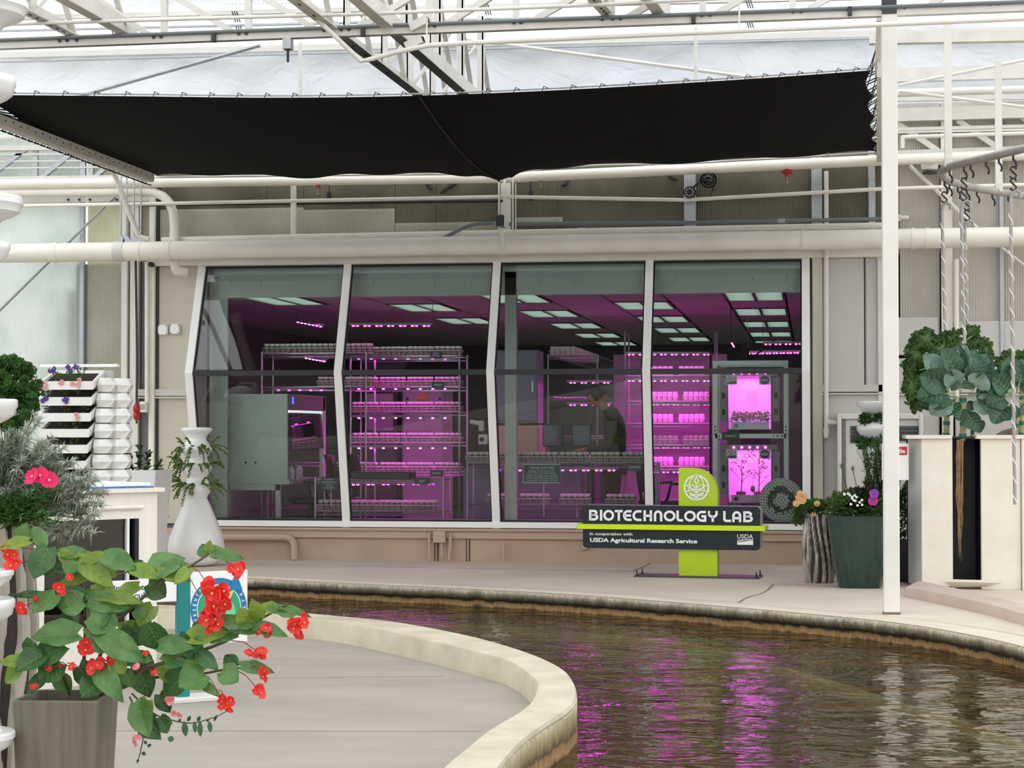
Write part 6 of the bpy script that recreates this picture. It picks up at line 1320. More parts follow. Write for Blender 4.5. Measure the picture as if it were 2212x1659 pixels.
def petal_flower(name, p, R, m, parent, n=5, face=Vector((0, -1, .3)), cm=None, seed=0):
    r = random.Random(seed); w = face.normalized(); u = w.orthogonal().normalized(); v = w.cross(u); cen = MB().ball(p + w * R * .08, R * .16, 8, 5).build(name, cm or m, parent, smooth=True)
    for k in range(n):
        a = 2 * pi * k / n + r.uniform(-.2, .2); d = (u * cos(a) + v * sin(a)); sd = (v * cos(a) - u * sin(a)); mb = MB()
        mb.grid(lambda i, j: p + d * R * (j * (1 - .12 * abs(2 * i - 1) ** 2)) + sd * R * (i - .5) * 1.25 * sin(min(1, .12 + j * 1.1) * 2.4) + w * R * (.22 * j * j + .06 * sin(i * 9)), 4, 4); mb.build('petal', m, cen, smooth=True)
    return cen
for i, (px, py, m) in enumerate(((1888, 1067, PET), (1886, 1083, PET2))): petal_flower('flower', atD(px, py, (c - CAM).dot(FW0) - .33), .04, m, t, 5, seed=i)
r = random.Random(2)
for i in range(16): petal_flower('flower', atD(1822 + r.uniform(0, 42), 1066 + r.uniform(0, 26), (c - CAM).dot(FW0) - .3), .011, WHP, t, 4, seed=i)
# silver wavy vases
def wavy_vase(label, c, h, rt, rm, rb, m, seed=0, n=40):
    t = thing('wavy_vase', label, 'vase', c); mb = MB(); rings = []
    for i in range(29):
        f = i / 28; R = lerp(rb, rm, sin(min(1, f / .6) * pi / 2)) if f < .6 else lerp(rm, rt, (f - .6) / .4)
        ring = []
        for k in range(n * 2):
            a = 2 * pi * k / (n * 2); g = sin(a * 13 + 2.2 * sin(f * 5 + a * 2 + seed) + f * 3); g = 1 if g > .25 else (-1 if g < -.25 else g * 4); ring.append(c + Vector((cos(a), sin(a), 0)) * (R + .013 * g * min(1.2, h / .55)) + Vector((0, 0, f * h)))
        rings.append(ring)
    for rr_ in (.9, .86): rings.append([c + Vector((cos(2 * pi * k / (n * 2)) * rt * rr_, sin(2 * pi * k / (n * 2)) * rt * rr_, h - (.0 if rr_ == .9 else .06))) for k in range(n * 2)])
    mb.loft(rings, True); mb.build('vase', m, t, smooth=35); MB().lathe([((lerp(rb, rm, sin(min(1, f / .6) * pi / 2)) if f < .6 else lerp(rm, rt, (f - .6) / .4)) - .007, f * h) for f in [i / 14 for i in range(15)]], 48, c, False).build('groove', mat('groove_shade', (50, 43, 38), .8), t, smooth=True); MB().lathe([(.001, h - .05), (rt * .85, h - .05)], 20, c).build('soil', SOIL, t); return t  # dark inner wall paints the shade between the ribs
SILV = mat('silver_clay', (190, 182, 172), .36, .4, noise=(9, .5), col2=(120, 110, 100))
c = atZ(1770, 1258, 0); s = mpp(c)
t = wavy_vase('silvery ribbed vase with peach roses right of the lab sign', c, 148 * s, 28 * s, 35 * s, 27 * s, SILV)
ro_ = thing('rose_bush', 'peach miniature roses growing in the silvery ribbed vase', 'flower', c + Vector((0, 0, 145 * s))); mb = MB()
clump(mb, c + Vector((-.06, 0, 158 * s)), .15, .07, 900, .03, 9, .3, .4); clump(mb, c + Vector((.12, 0, 165 * s)), .12, .07, 500, .026, 10, .5, .25); clump(mb, c + Vector((-.17, -.02, 142 * s)), .06, .07, 200, .03, 12, .1, .4); mb.build('foliage', MGREEN, ro_)['kind'] = 'stuff'
PEACH = leaf_mat('peach_petal', (240, 190, 130), (246, 206, 150), trl=.25)
for i, (px, py, R) in enumerate(((1733, 1081, .034), (1720, 1088, .028), (1728, 1066, .026), (1739, 1072, .022), (1765, 1088, .026), (1758, 1111, .02), (1724, 1075, .024))):
    p = atD(px, py, (c - CAM).dot(FW0) - .12); f = petal_flower('rose', p, R, PEACH, ro_, 6, seed=i)
    for k in range(3): a = k * 2.1; MB().ball(p + Vector((cos(a) * R * .25, -R * .25, sin(a) * R * .25)), R * .36, 8, 5, (1, .7, 1)).build('petal', PEACH, f, smooth=True)
c = atD(-14, 1113, 7.5); c = Vector((c.x, c.y, IZ)); hh = atD(0, 1113, 7.5).z - IZ
OLDS = mat('weathered_clay', (196, 190, 176), .55, noise=(6, .6), col2=(128, 118, 100), streak=(3, 3, .3))
t = wavy_vase('tall weathered ribbed vase at the left edge holding silvery lavender', c, hh, .125, .155, .11, OLDS, 2); LV = c.copy(); LVH = hh
# dark pot with fern half hidden between post and root box
c = atZ(1962, 1256, 0); t = thing('dark_pot', 'dark grey pot with fern hidden between post and root box', 'pot', c)
MB().lathe([(.10, 0), (.13, .02), (.17, .3), (.165, .34), (.14, .33)], 20, c).build('pot', mat('charcoal', (52, 52, 54), .6), t, smooth=50); mb = MB(); clump(mb, c + Vector((-.02, .06, .52)), .14, .24, 700, .05, 3, .2, .2); mb.build('fern', DGREEN, t)['kind'] = 'stuff'
# electrical cabinet on the right wall
Yc2 = YW - .30; X2 = lambda px: atY(px, 1000, Yc2).x; Z2 = lambda py: atY(1900, py, Yc2).z
t = thing('control_cabinet', 'white control cabinet with dark windows behind the post', 'cabinet', (X2(1900), Yc2 + .15, 0))
MB().bbox(X2(1809), X2(1994), Yc2 + .02, YW - .02, .02, Z2(893), .012).build('body', WHITE, t); 
for a, b, z0_, z1_ in ((1809, 1818, .02, Z2(893)), (1985, 1994, .02, Z2(893)), (1818, 1985, Z2(905), Z2(893))): MB().bbox(X2(a), X2(b), Yc2 - .03, Yc2 + .02, z0_, z1_, .01).build('frame', WHITE, t)
MB().box(X2(1819), X2(1827), Yc2 + .005, Yc2 + .022, .02, Z2(905)).build('hinge_strip', mat('perforated_grey', (150, 148, 142), .6, noise=(60, .5), col2=(90, 88, 84)), t)
for a, b in ((1837, 1866), (1940, 1986)):
    MB().box(X2(a), X2(b), Yc2 + .008, Yc2 + .024, Z2(957 if a < 1900 else 952), Z2(920)).build('window', mat('cab_window', (70, 70, 70), .1), t)
    for k in range(4): zz_ = lerp(Z2(955), Z2(922), (k + .5) / 4); MB().box(X2(a) + .01, X2(b) - .01, Yc2 + .004, Yc2 + .008, zz_ - .005, zz_ + .005).build('louvre', DARKMET, t)
t = thing('red_notice', 'white notice with red band showing the letters de, beside post', 'sign', atD(1950, 1000, 15.9)); c = wloc(t)
xl_, xr_ = atD(1905, 1000, 15.9).x, atD(1963, 1000, 15.9).x; zz = lambda py: atD(1950, py, 15.9).z
MB().bbox(xl_, xr_, c.y, c.y + .012, zz(1037), zz(958), .004).build('board', WHITE2, t); MB().box(xl_ + .02, xr_ - .013, c.y - .003, c.y, zz(983), zz(965)).build('red_band', mat('notice_red', (196, 24, 52), .5), t)
p = atD(1948, 974, 15.9); lettering('lettering', 'de', (p.x, c.y - .004, p.z), .052, .038, WHITE2, t, bold=.02)
# ================================================================ root boxes at right
base = atZ(2030, 1272, 0.0); D0 = (base - CAM).dot(FW0)
t = thing('root_box', 'white aeroponic root box with dark open slot, right side', 'planter box', base); Yb = base.y
X3 = lambda px: atY(px, 1100, Yb).x; Z3 = lambda py: atY(2050, py, Yb).z
ZTb = Z3(948); RB = mat('box_white', (232, 226, 212), .6, noise=(4, .4), col2=(222, 214, 198), bump=(40, .08, .004))
MB().bbox(X3(1990), X3(2058), Yb, Yb + .05, .02, ZTb, .006).build('front_panel', RB, t)
MB().loft([[(X3(1990), Yb, .02), (X3(1990), Yb + .03, .02), (X3(1966), Yb + .35, .02), (X3(1966), Yb + .32, .02)], [(X3(1990), Yb, ZTb), (X3(1990), Yb + .03, ZTb), (X3(1966), Yb + .35, ZTb), (X3(1966), Yb + .32, ZTb)]], True).build('corner_panel', mat('box_grey', (206, 206, 202), .6), t)
MB().bbox(X3(2119), X3(2205), Yb - .02, Yb + .05, .0, ZTb - .0, .006).build('front_panel', RB, t); MB().bbox(X3(2206), X3(2900), Yb - .05, Yb + .05, .0, ZTb, .006).build('front_panel', RB, t)
MB().box(X3(1966), X3(2900), Yb + .55, Yb + .58, 0, ZTb).build('back_panel', BLACKPL, t); MB().box(X3(2050), X3(2058), Yb + .05, Yb + .55, 0, ZTb).box(X3(2119), X3(2127), Yb + .05, Yb + .55, 0, ZTb).build('slot_lining', BLACK, t); MB().box(X3(2050), X3(2127), Yb + .05, Yb + .55, 0, .03).build('slot_floor', BLACK, t)
MB().bbox(X3(1956), X3(2057), Yb - .04, Yb + .58, ZTb, ZTb + .03, .008).build('lid', RB, t); MB().bbox(X3(2108), X3(2900), Yb - .06, Yb + .58, ZTb, ZTb + .03, .008).build('lid', RB, t); MB().box(X3(2057), X3(2108), Yb + .12, Yb + .58, ZTb + .002, ZTb + .018).build('lid_strip', BLACKPL, t)
MB().prism([(X3(2058), Yb + .02, .03), (X3(2119), Yb + .02, .03), (X3(2160), Yb - .12, .08), (X3(2040), Yb - .04, .08)], (0, 0, -.02)).build('skirt', RB, t)
# ================================================================ ring with hooks and hung plants
ZR = 3.26
rp = [atZ(x, y, ZR) for x, y in ((2560, 262), (2330, 296), (2212, 321), (2130, 341), (2070, 355), (2044, 364), (2035, 373), (2040, 384), (2058, 394), (2110, 407), (2165, 416), (2230, 424), (2400, 430), (2640, 428), (2900, 415), (3060, 385), (3080, 330), (2960, 285), (2760, 262), (2560, 262))]
RINGM = mat('ring_grey', (176, 172, 166), .45, .3, noise=(5, .5), col2=(140, 134, 126))
rg = thing('track_ring', 'grey overhead ring rail with black hooks at upper right', 'rail', rp[6]); RP = spline(rp, 8); MB().tube(RP, .032, 12).build('rail', RINGM, rg, smooth=True)
hk = MB().tube([(0, 0, 0), (.0, 0, -.03), (.018, 0, -.05), (.022, 0, -.075), (.014, 0, -.095)], .009, 6).mesh('hook', BLACKPL, smooth=True)
def ringpt(px, near=True):
    best = min(RP, key=lambda p: abs((CX + F * (p - CAM).dot(RT) / (p - CAM).dot(FWD)) - px) + (0 if ((p.y < rp[6].y) == near) else 9999)); return best
for px, nr in ((2051, True), (2097, True), (2126, True), (2157, True), (2042, False), (2050, False), (2068, False), (2113, False), (2143, False), (2176, False)):
    p = ringpt(px, nr) - Vector((0, 0, .028)); put('hook', hk, p - wloc(rg), rg)
for px, y0, y1 in ((2049.5, 60, 352), (2158, 140, 404)):
    p = ringpt(px, px < 2100); q = Vector((p.x, p.y, 0)); t = thing('ring_hanger', f'white square hanger tube holding the ring rail, {"left" if px < 2100 else "right"} one', 'hanger', p, 'ring hangers')
    MB().beam(p + Vector((0, 0, .02)), p + Vector((0, 0, 1.1)), .055, .055).build('tube', WHITE, t); MB().box(p.x - .03, p.x + .03, p.y - .04, p.y + .04, p.z + .0, p.z + .07).build('clamp', PAINTST, t)
S_me = MB().tube([(.02, 0, .018), (.012, 0, .036), (-.012, 0, .036), (-.022, 0, .018), (0, 0, -.004), (.022, 0, -.026), (.012, 0, -.046), (-.012, 0, -.046), (-.022, 0, -.03)], .0075, 6).mesh('s_hook', BLACKPL, smooth=True)
ROD = mat('twist_rod', (158, 154, 150), .4, .4)
for i, (px, near, n, yb, xb, lab) in enumerate(((2040, False, 1, 712, 2042, 'leftmost twisted support rod hanging from the ring'), (2080, True, 2, 742, 2082, 'second twisted support rod hanging from the ring'), (2092, False, 1, 720, 2090, 'third twisted support rod hanging from the ring, hooked lower'), (2187, True, 2, 1090, 2190, 'rightmost twisted support rod hanging from the ring'))):
    p = ringpt(px, near) - Vector((0, 0, .03)); t = thing('support_rod', lab, 'rod', p, 'twisted support rods'); z = p.z - .05
    put('hook', hk, Vector((0, 0, 0)), t)
    for k in range(n + (i in (2,))): put('s_hook', S_me, Vector((.0, 0, -.12 - k * .085)), t)
    z = p.z - .12 - (n + (i == 2)) * .085 + .03; top = Vector((p.x, p.y, z)); bot = atD(xb, yb, (p - CAM).dot(FW0)) if True else None; bot = Vector((p.x + (bot.x - top.x) * .2, p.y, bot.z))
    MB().tube([top + Vector((.05, 0, -.05)), top + Vector((.045, 0, -.01)), top + Vector((.02, 0, .005)), top + Vector((-.01, 0, -.01)), top + Vector((-.02, 0, -.06)), bot], .0125, 8).build('rod', ROD, t, smooth=True)
    L = (top - bot).length; nn = int(L / .02); mb = MB().tube([lerp(top + Vector((-.02, 0, -.1)), bot, k / nn) + Vector((cos(k * .9) * .014, sin(k * .9) * .014, 0)) for k in range(nn + 1)], .004, 4); mb.build('twine', WHITE2, t, smooth=True)
# ---- generic leaf blade
def blade(base, tip, width, nrm, fold=.25, curl=.15, nu=6, nv=8, shape='oval', asym=0., ruff=0., seed=0):
    base, tip = Vector(base), Vector(tip); ax = tip - base; L = ax.length; ax = ax.normalized(); n = Vector(nrm); n = (n - ax * n.dot(ax)); n = n.normalized() if n.length > 1e-5 else ax.orthogonal().normalized(); s = ax.cross(n).normalized(); r = random.Random(seed); ph = r.uniform(0, 6)
    def fn(u, v):
        x = 2 * u - 1
        if shape == 'heart': pr = (sin(pi * min(1, v * .93 + .07)) ** .62) * (1 - v) ** .28 * 1.18; back = -.13 * L * (abs(x) ** 1.2) * max(0, 1 - v * 5)
        elif shape == 'spoon': pr = (sin(pi * (v * .92 + .06)) ** .6); back = 0
        else: pr = sin(pi * (v * .96 + .02)) ** .8; back = 0
        w = width * .5 * pr * (1 + asym * (1 if x > 0 else -1))
        p = base + ax * (L * v + back) + s * (w * x); p += n * (-fold * abs(x) * w * -1 * .9 - curl * L * v * v + ruff * L * sin(x * 9 + v * 14 + ph) * abs(x))
        p += n * (.012 * L * cos(v * 22 + abs(x) * 5))
        return p
    mb = MB().grid(fn, nu, nv); mb.fn = fn; mb.n = n; return mb
def veins(bl, name, m, parent, r, vs=(.12, .3, .48, .66), reach=.40, end=.93):
    mb = MB(); o = bl.n * r * .6
    mb.tube([bl.fn(.5, end * k / 8) + o for k in range(9)], [r * lerp(1.3, .5, k / 8) for k in range(9)], 4)
    for v in vs:
        for sg_ in (-1, 1): mb.tube([bl.fn(.5 + sg_ * reach * q, v + .22 * q) + o for q in (0, .35, .7, 1)], [r * .8, r * .7, r * .55, r * .3], 4)
    return mb.build(name, m, parent)
# ---- collards and kale
COLL = leaf_mat('collard_green', (44, 78, 58), (76, 110, 86), rough=.4, trl=.15, nscale=9); COLL2 = leaf_mat('collard_pale', (104, 136, 122), (134, 160, 146), rough=.4, trl=.1); VEIN = leaf_mat('leaf_vein', (150, 170, 130), (170, 186, 146), trl=.1)
KALE = leaf_mat('kale_green', (60, 92, 48), (104, 134, 72), rough=.5, trl=.15, nscale=20); STALK = mat('stalk_tan', (176, 166, 120), .6, noise=(20, .5), col2=(140, 132, 90)); GBAND = mat('green_tape', (20, 104, 78), .5); ROOT = mat('root_tan', (176, 146, 108), .8, noise=(30, .5), col2=(120, 92, 62))
DP = D0 + .12
def big_leaf(t, b, e, w, D, m, rolled=.3, nz=(0, -1, .45), seed=0, D2=None):
    B, E = atD(b[0], b[1], D), atD(e[0], e[1], D2 or D - .08); L = (E - B).length; r = random.Random(seed)
    bb = lerp(B, E, .30); bl = blade(bb, E, w * 1.35 * mpp(B), nz, .55, rolled, 8, 9, 'spoon', 0, .03, seed); lf = bl.build('leaf', m, t, smooth=True)
    MB().tube([B, lerp(B, bb, .6), bb], [.008, .007, .005], 6).build('leaf_stem', VEIN, t, smooth=True); veins(bl, 'veins', VEIN, lf, .0022)
def stalk(t, px0, y0, px1, y1, D, r0=.026):
    P = [atD(px0, y0, D), atD((px0 + px1) / 2 + 2, (y0 + y1) / 2, D), atD(px1, y1, D)]; MB().tube(spline(P, 4), r0, 10).build('stalk', STALK, t, smooth=True)
    n = max(2, int(abs(y1 - y0) / 22))
    for k in range(n):
        f = (k + .6) / n; p = sample(spline(P, 4), f); MB().tube([p - Vector((0, 0, .016)), p + Vector((0, 0, .016))], r0 * 1.18, 10).build('band', GBAND, t, smooth=True)
def roots(t, px, y0, y1, D, n=9, spread=.03, seed=0):
    mb = MB(); r = random.Random(seed)
    for k in range(n):
        a = atD(px + r.uniform(-8, 8), y0, D); b = atD(px + r.uniform(-6, 4), lerp(y0, y1, r.uniform(.45, 1)), D); mb.tube([a, lerp(a, b, .3) + Vector((r.uniform(-spread, spread), r.uniform(-.02, .02), 0)), lerp(a, b, .7) + Vector((r.uniform(-spread, spread) * .6, 0, 0)), b], [.007, .006, .005, .001], 5)
    mb.build('roots', ROOT, t, smooth=True)
ZL = ZTb + .03
t = thing('collard_plant', 'big collard plant with blue-green leaves over the dark slot', 'plant', atD(2078, 948, DP))
stalk(t, 2079, 952, 2080, 858, DP); roots(t, 2074, 950, 1252, Yb / FW0.y * 1.0 if False else DP - .06, 12, .03, 1)
for i, (b, e, w, pale) in enumerate((((2078, 830), (2066, 748), 34, 0), ((2080, 828), (2080, 750), 30, 1), ((2086, 830), (2106, 760), 36, 1), ((2076, 835), (2043, 752), 34, 0), ((2070, 835), (2020, 780), 40, 0), ((2066, 838), (2005, 770), 36, 1), ((2066, 842), (1992, 812), 44, 0), ((2064, 850), (1988, 850), 46, 0), ((2066, 856), (2000, 862), 40, 0), ((2066, 858), (2012, 890), 40, 1), ((2070, 858), (2045, 892), 36, 1),
      ((2090, 835), (2124, 765), 34, 0), ((2092, 838), (2142, 778), 36, 1), ((2094, 842), (2150, 800), 34, 0), ((2084, 838), (2112, 785), 32, 1), ((2076, 845), (2050, 800), 34, 1), ((2092, 852), (2150, 850), 36, 1), ((2094, 856), (2140, 885), 40, 1), ((2074, 845), (2078, 822), 40, 1), ((2100, 845), (2125, 810), 40, 1), ((2080, 880), (2112, 925), 30, 0), ((2082, 875), (2070, 905), 28, 0))):
    big_leaf(t, b, e, w, DP - .05 - .02 * (i % 4), COLL2 if pale and i % 2 else COLL, .22 + .12 * (i % 3), ((i % 5 - 2) * .2, -1, .5 if i % 2 else .1), i)
t = thing('collard_plant', 'collard plant with broad leaves at the far right edge', 'plant', atD(2192, 955, DP))
stalk(t, 2192, 965, 2195, 880, DP, .018); roots(t, 2194, 955, 1095, DP - .14, 12, .025, 2)
for i, (b, e, w) in enumerate((((2190, 850), (2158, 795), 36), ((2194, 845), (2182, 775), 40), ((2198, 845), (2214, 780), 42), ((2186, 852), (2125, 835), 34), ((2186, 858), (2135, 868), 40), ((2188, 866), (2145, 905), 44), ((2190, 860), (2170, 905), 40), ((2198, 858), (2240, 830), 44), ((2200, 866), (2235, 880), 40), ((2196, 850), (2200, 800), 36), ((2190, 855), (2150, 815), 40))):
    big_leaf(t, b, e, w, DP - .1 - .03 * (i % 3), COLL, .15 + .1 * (i % 3), ((i % 4 - 1.5) * .25, -1, .7 if i % 2 else .2), 50 + i)
def kale_leaf(t, c, R, D, seed, m=KALE):
    """one curly kale leaf: a crinkled lobed blade"""
    r = random.Random(seed); P = atD(c[0], c[1], D); k = mpp(P); mb = MB(); a0 = r.uniform(0, 6); rx, rz = R[0] * k, R[1] * k
    d = Vector((r.uniform(-.4, .4), -1, r.uniform(-.1, .5))).normalized(); u = d.cross(Vector((0, 0, 1))).normalized(); v = u.cross(d)
    def fn(i, j):
        a = i * 2 * pi; q = j; rr = q * (1 + .18 * sin(5 * a + a0) + .10 * sin(11 * a + a0 * 2)); w = (.30 * sin(9 * a + 7 * q + a0) + .22 * sin(17 * a - 11 * q) + .14 * sin(29 * a + 9 * q)) * q * q
        return P + u * (cos(a) * rr * rx) + v * (sin(a) * rr * rz) + d * (min(rx, rz) * (w + .5 * (1 - q * q)))
    mb.grid(fn, 72, 12); lf = mb.build('leaf', m, t, smooth=60); fr = MB(); rr = random.Random(seed + 9)
    for q in range(110):
        a = rr.uniform(0, 2 * pi); e = fn(a / 2 / pi, rr.uniform(.6, 1)); c0 = rr.uniform(.008, .017); ring = [e + (u * cos(z * pi / 3 + a) + v * sin(z * pi / 3 + a)) * c0 + d * c0 * (.9 if z % 2 else -.3) for z in range(6)]; fr.add([e] + ring, [(0, z + 1, (z + 1) % 6 + 1) for z in range(6)])
    fr.build('frill', m, lf, smooth=True)
t = thing('kale_plant', 'curly kale plant behind the big collard, right of post', 'plant', atD(2045, 948, DP + .25)); stalk(t, 2044, 950, 2042, 800, DP + .22, .024)
for i, (c, R) in enumerate((((2000, 735), (32, 26)), ((1978, 765), (24, 34)), ((1968, 800), (20, 34)), ((1970, 838), (20, 32)), ((1985, 870), (24, 20)), ((2055, 738), (26, 26)), ((2030, 760), (30, 28)), ((2095, 716), (22, 14)), ((2110, 740), (26, 14)), ((2130, 756), (14, 20)), ((2010, 790), (26, 26)), ((1995, 830), (26, 30)), ((2075, 745), (22, 18)))): kale_leaf(t, c, R, DP + .28 + .03 * (i % 3), i)
for i, (b, e) in enumerate((((2042, 800), (2010, 750)), ((2042, 800), (1985, 800)), ((2044, 790), (2060, 745)), ((2044, 785), (2100, 725)), ((2042, 820), (1990, 850)))): MB().tube([atD(*b, DP + .24), atD((b[0] + e[0]) / 2, (b[1] + e[1]) / 2 - 8, DP + .26), atD(*e, DP + .27)], [.009, .007, .004], 5).build('leaf_stem', VEIN, t)
t = thing('kale_plant', 'second curly kale plant at the far right, behind the rod', 'plant', atD(2205, 950, DP + .35)); stalk(t, 2206, 950, 2206, 800, DP + .32, .02)
for i, (c, R) in enumerate((((2170, 785), (24, 12)), ((2185, 775), (26, 18)), ((2212, 772), (20, 14)), ((2225, 800), (30, 24)))): kale_leaf(t, c, R, DP + .36, 40 + i)
t = thing('young_collard', 'young collard shoot rising behind the slot box', 'plant', atD(2100, 948, DP + .2)); stalk(t, 2100, 950, 2098, 890, DP + .2, .014)
for i, (b, e, w) in enumerate((((2098, 895), (2095, 868), 26), ((2100, 905), (2118, 932), 26), ((2098, 900), (2075, 880), 24))): big_leaf(t, b, e, w, DP + .18, COLL, .2, (.1, -1, .3), 90 + i)

# ================================================================ left foreground
# edge towers: only their lips reach into the frame
def edge_tower(label, px, D, lips, neck, z0=IZ):
    c = atD(px, 900, D); c = Vector((c.x, c.y, z0)); t = thing('tower_planter', label, 'planter', c); s = mpp(c); zz = lambda y: atD(px, y, D).z - z0
    for (y0, y1, xr) in lips:
        R = (xr - px) * s; za, zb_ = zz(y0), zz(y1)
        MB().lathe([(neck, zb_ - .13), (R * .4, zb_ - .07), (R * .62, zb_ - .026), (R * .8, zb_ - .014), (R * .93, zb_), (R * .96, lerp(zb_, za, .35)), (R, lerp(zb_, za, .5)), (R, lerp(zb_, za, .9)), (R * .97, za), (R * .7, za), (R * .66, za - .03)], 36, c).build('lip', CER, t, smooth=40)
    ys = sorted([l[0] for l in lips] + [l[1] for l in lips]); MB().lathe([(neck, 0), (neck * .96, zz(ys[0]) - .02)], 24, c).build('column', CER, t, smooth=True); return t
edge_tower('white tower planter cut by the left edge, nearer one', -60, 6.3, ((165, 203, 28), (524, 552, 18), (862, 896, 36), (1232, 1252, 30), (1293, 1328, 33), (1580, 1608, 35)), .05)
edge_tower('white tower planter cut by the left edge, farther one', -70, 6.9, ((0, 34, 54), (424, 458, 45)), .05)
# parsley mound
p = atD(18, 862, 8.6); t = thing('parsley_mound', 'dark green curly parsley mound at the left edge', 'herb', Vector((p.x, p.y, .95))); mb = MB(); r = random.Random(77)
for k in range(170):
    a = r.uniform(0, 2 * pi); q = r.random() ** .5; e = atD(22 + cos(a) * 66 * q, 850 + sin(a) * 78 * q, 8.6 + r.uniform(-.12, .12)); cl_ = MB()
    for j in range(22):
        d = Vector((r.gauss(0, 1), r.gauss(0, 1) - .3, r.gauss(0, .7) + .5)).normalized(); o = e + d * .016; u = d.orthogonal().normalized(); v = d.cross(u); c0 = r.uniform(.006, .012); ring = [o + (u * cos(z * pi / 3) + v * sin(z * pi / 3)) * c0 + d * c0 * (.7 if z % 2 else -.2) for z in range(6)]; mb.add([o] + ring, [(0, z + 1, (z + 1) % 6 + 1) for z in range(6)])
mb.build('foliage', PARS, t, smooth=True)['kind'] = 'stuff'; stm = MB()
for k in range(30): e = atD(22 + r.uniform(-50, 60), 830 + r.uniform(-40, 60), 8.6); stm.tube([Vector((p.x + r.uniform(-.03, .03), p.y, .96)), lerp(Vector((p.x, p.y, 1.1)), e, .5), e], .0025, 4)
stm.build('stems', MGREEN, t)
c = Vector((p.x - .04, p.y + .03, IZ)); t2 = thing('parsley_pot', 'tall white pot under the parsley, hidden behind the lavender', 'pot', c); MB().lathe([(.08, 0), (.11, .6), (.13, 1.0), (.12, 1.03), (.11, 1.0)], 24, c).build('pot', PWH, t2, smooth=40); MB().lathe([(.001, 1.0), (.11, 1.0)], 20, c).build('soil', SOIL, t2)
# silvery lavender in the weathered vase
SILVL = leaf_mat('silver_leaf', (150, 158, 142), (196, 200, 186), rough=.6, trl=.15, nscale=30); SILVD = leaf_mat('silver_leaf_dark', (108, 118, 100), (148, 156, 136), rough=.6, trl=.15)
top = LV + Vector((0, 0, LVH)); t = thing('lavender_bush', 'silvery needle-leaved lavender bush spilling from the weathered vase', 'plant', top); r = random.Random(5); A_, B_, stm = MB(), MB(), MB(); DL = (top - CAM).dot(FW0)
tips = [(58, 925), (80, 905), (92, 965), (125, 985), (150, 1000), (20, 940), (30, 985), (5, 960), (160, 1040), (185, 1050), (205, 1045), (222, 1060), (215, 1090), (200, 1120), (180, 1110), (195, 1145), (170, 1150), (150, 1160), (120, 1165), (140, 1060), (110, 1040), (75, 1000), (50, 990), (100, 1010), (130, 1100), (160, 1090), (40, 1020), (15, 1030), (70, 1040), (-10, 1000), (-20, 960)]
for k in range(170):
    if k < len(tips) * 2: tx, ty = tips[k % len(tips)]; tx += r.uniform(-8, 8); ty += r.uniform(-8, 8)
    else:
        a = r.uniform(-.35, 3.3); q = r.random() ** .5; tx = 62 + cos(a) * 140 * q; ty = 1070 - sin(a) * 130 * q
    e = atD(tx, ty, DL + r.uniform(-.14, .12)); o = top + Vector((r.uniform(-.05, .05), r.uniform(-.05, .05), -.02)); P = [o + (e - o) * f + Vector((0, 0, .10 * f * (1 - f))) for f in (0, .3, .55, .75, .9, 1)]; stm.tube(P, [.003, .003, .0025, .002, .002, .001], 4)
    mb = A_ if k % 3 else B_
    for j in range(64):
        f = 1 - .62 * r.random() ** 1.3; q = sample(P, f); ax = (P[-1] - P[-2]).normalized(); d = (ax * r.uniform(.2, .9) + Vector((r.gauss(0, 1), r.gauss(0, 1), r.gauss(0, 1))).normalized()).normalized() * r.uniform(.026, .044); w = d.cross(Vector((r.random(), r.random(), r.random()))).normalized() * .0026; cu = Vector((0, 0, -.006)) + d * .1
        mb.add([q - w, q + w, q + d * .55 + w * .9 + Vector((0, 0, .004)), q + d * .55 - w * .9 + Vector((0, 0, .004)), q + d + cu], [(0, 1, 2, 3), (3, 2, 4)])
A_.build('needles', SILVL, t)['kind'] = 'stuff'; B_.build('needles_dark', SILVD, t)['kind'] = 'stuff'; stm.build('stems', mat('grey_stem', (120, 118, 100), .7), t)
# dianthus in front of it
t = thing('dianthus', 'hot pink dianthus blooms with green foliage in the weathered vase', 'flower', top + Vector((.0, -.12, 0))); mb = MB(); r = random.Random(15)
for k in range(46):
    e = atD(r.uniform(-10, 130), r.uniform(1055, 1130), DL - .16 + r.uniform(-.05, .05)); o = top + Vector((r.uniform(-.06, .1), -.09, -.02)); frond(mb, o, e, 12, .05, k, .1, .14, .002)
mb.build('foliage', leaf_mat('dianthus_green', (46, 84, 34), (74, 116, 52), trl=.25), t)['kind'] = 'stuff'
PINK = leaf_mat('hot_pink_petal', (238, 24, 96), (246, 60, 122), trl=.3)
for i, (px, py, R) in enumerate(((70, 1030, .034), (87, 1028, .034), (106, 1038, .034))): petal_flower('flower', atD(px, py, DL - .22), R, PINK, t, 5, Vector(((i - 1) * .5, -1, .5)), cm=mat('pink_eye', (250, 190, 210), .6), seed=i)
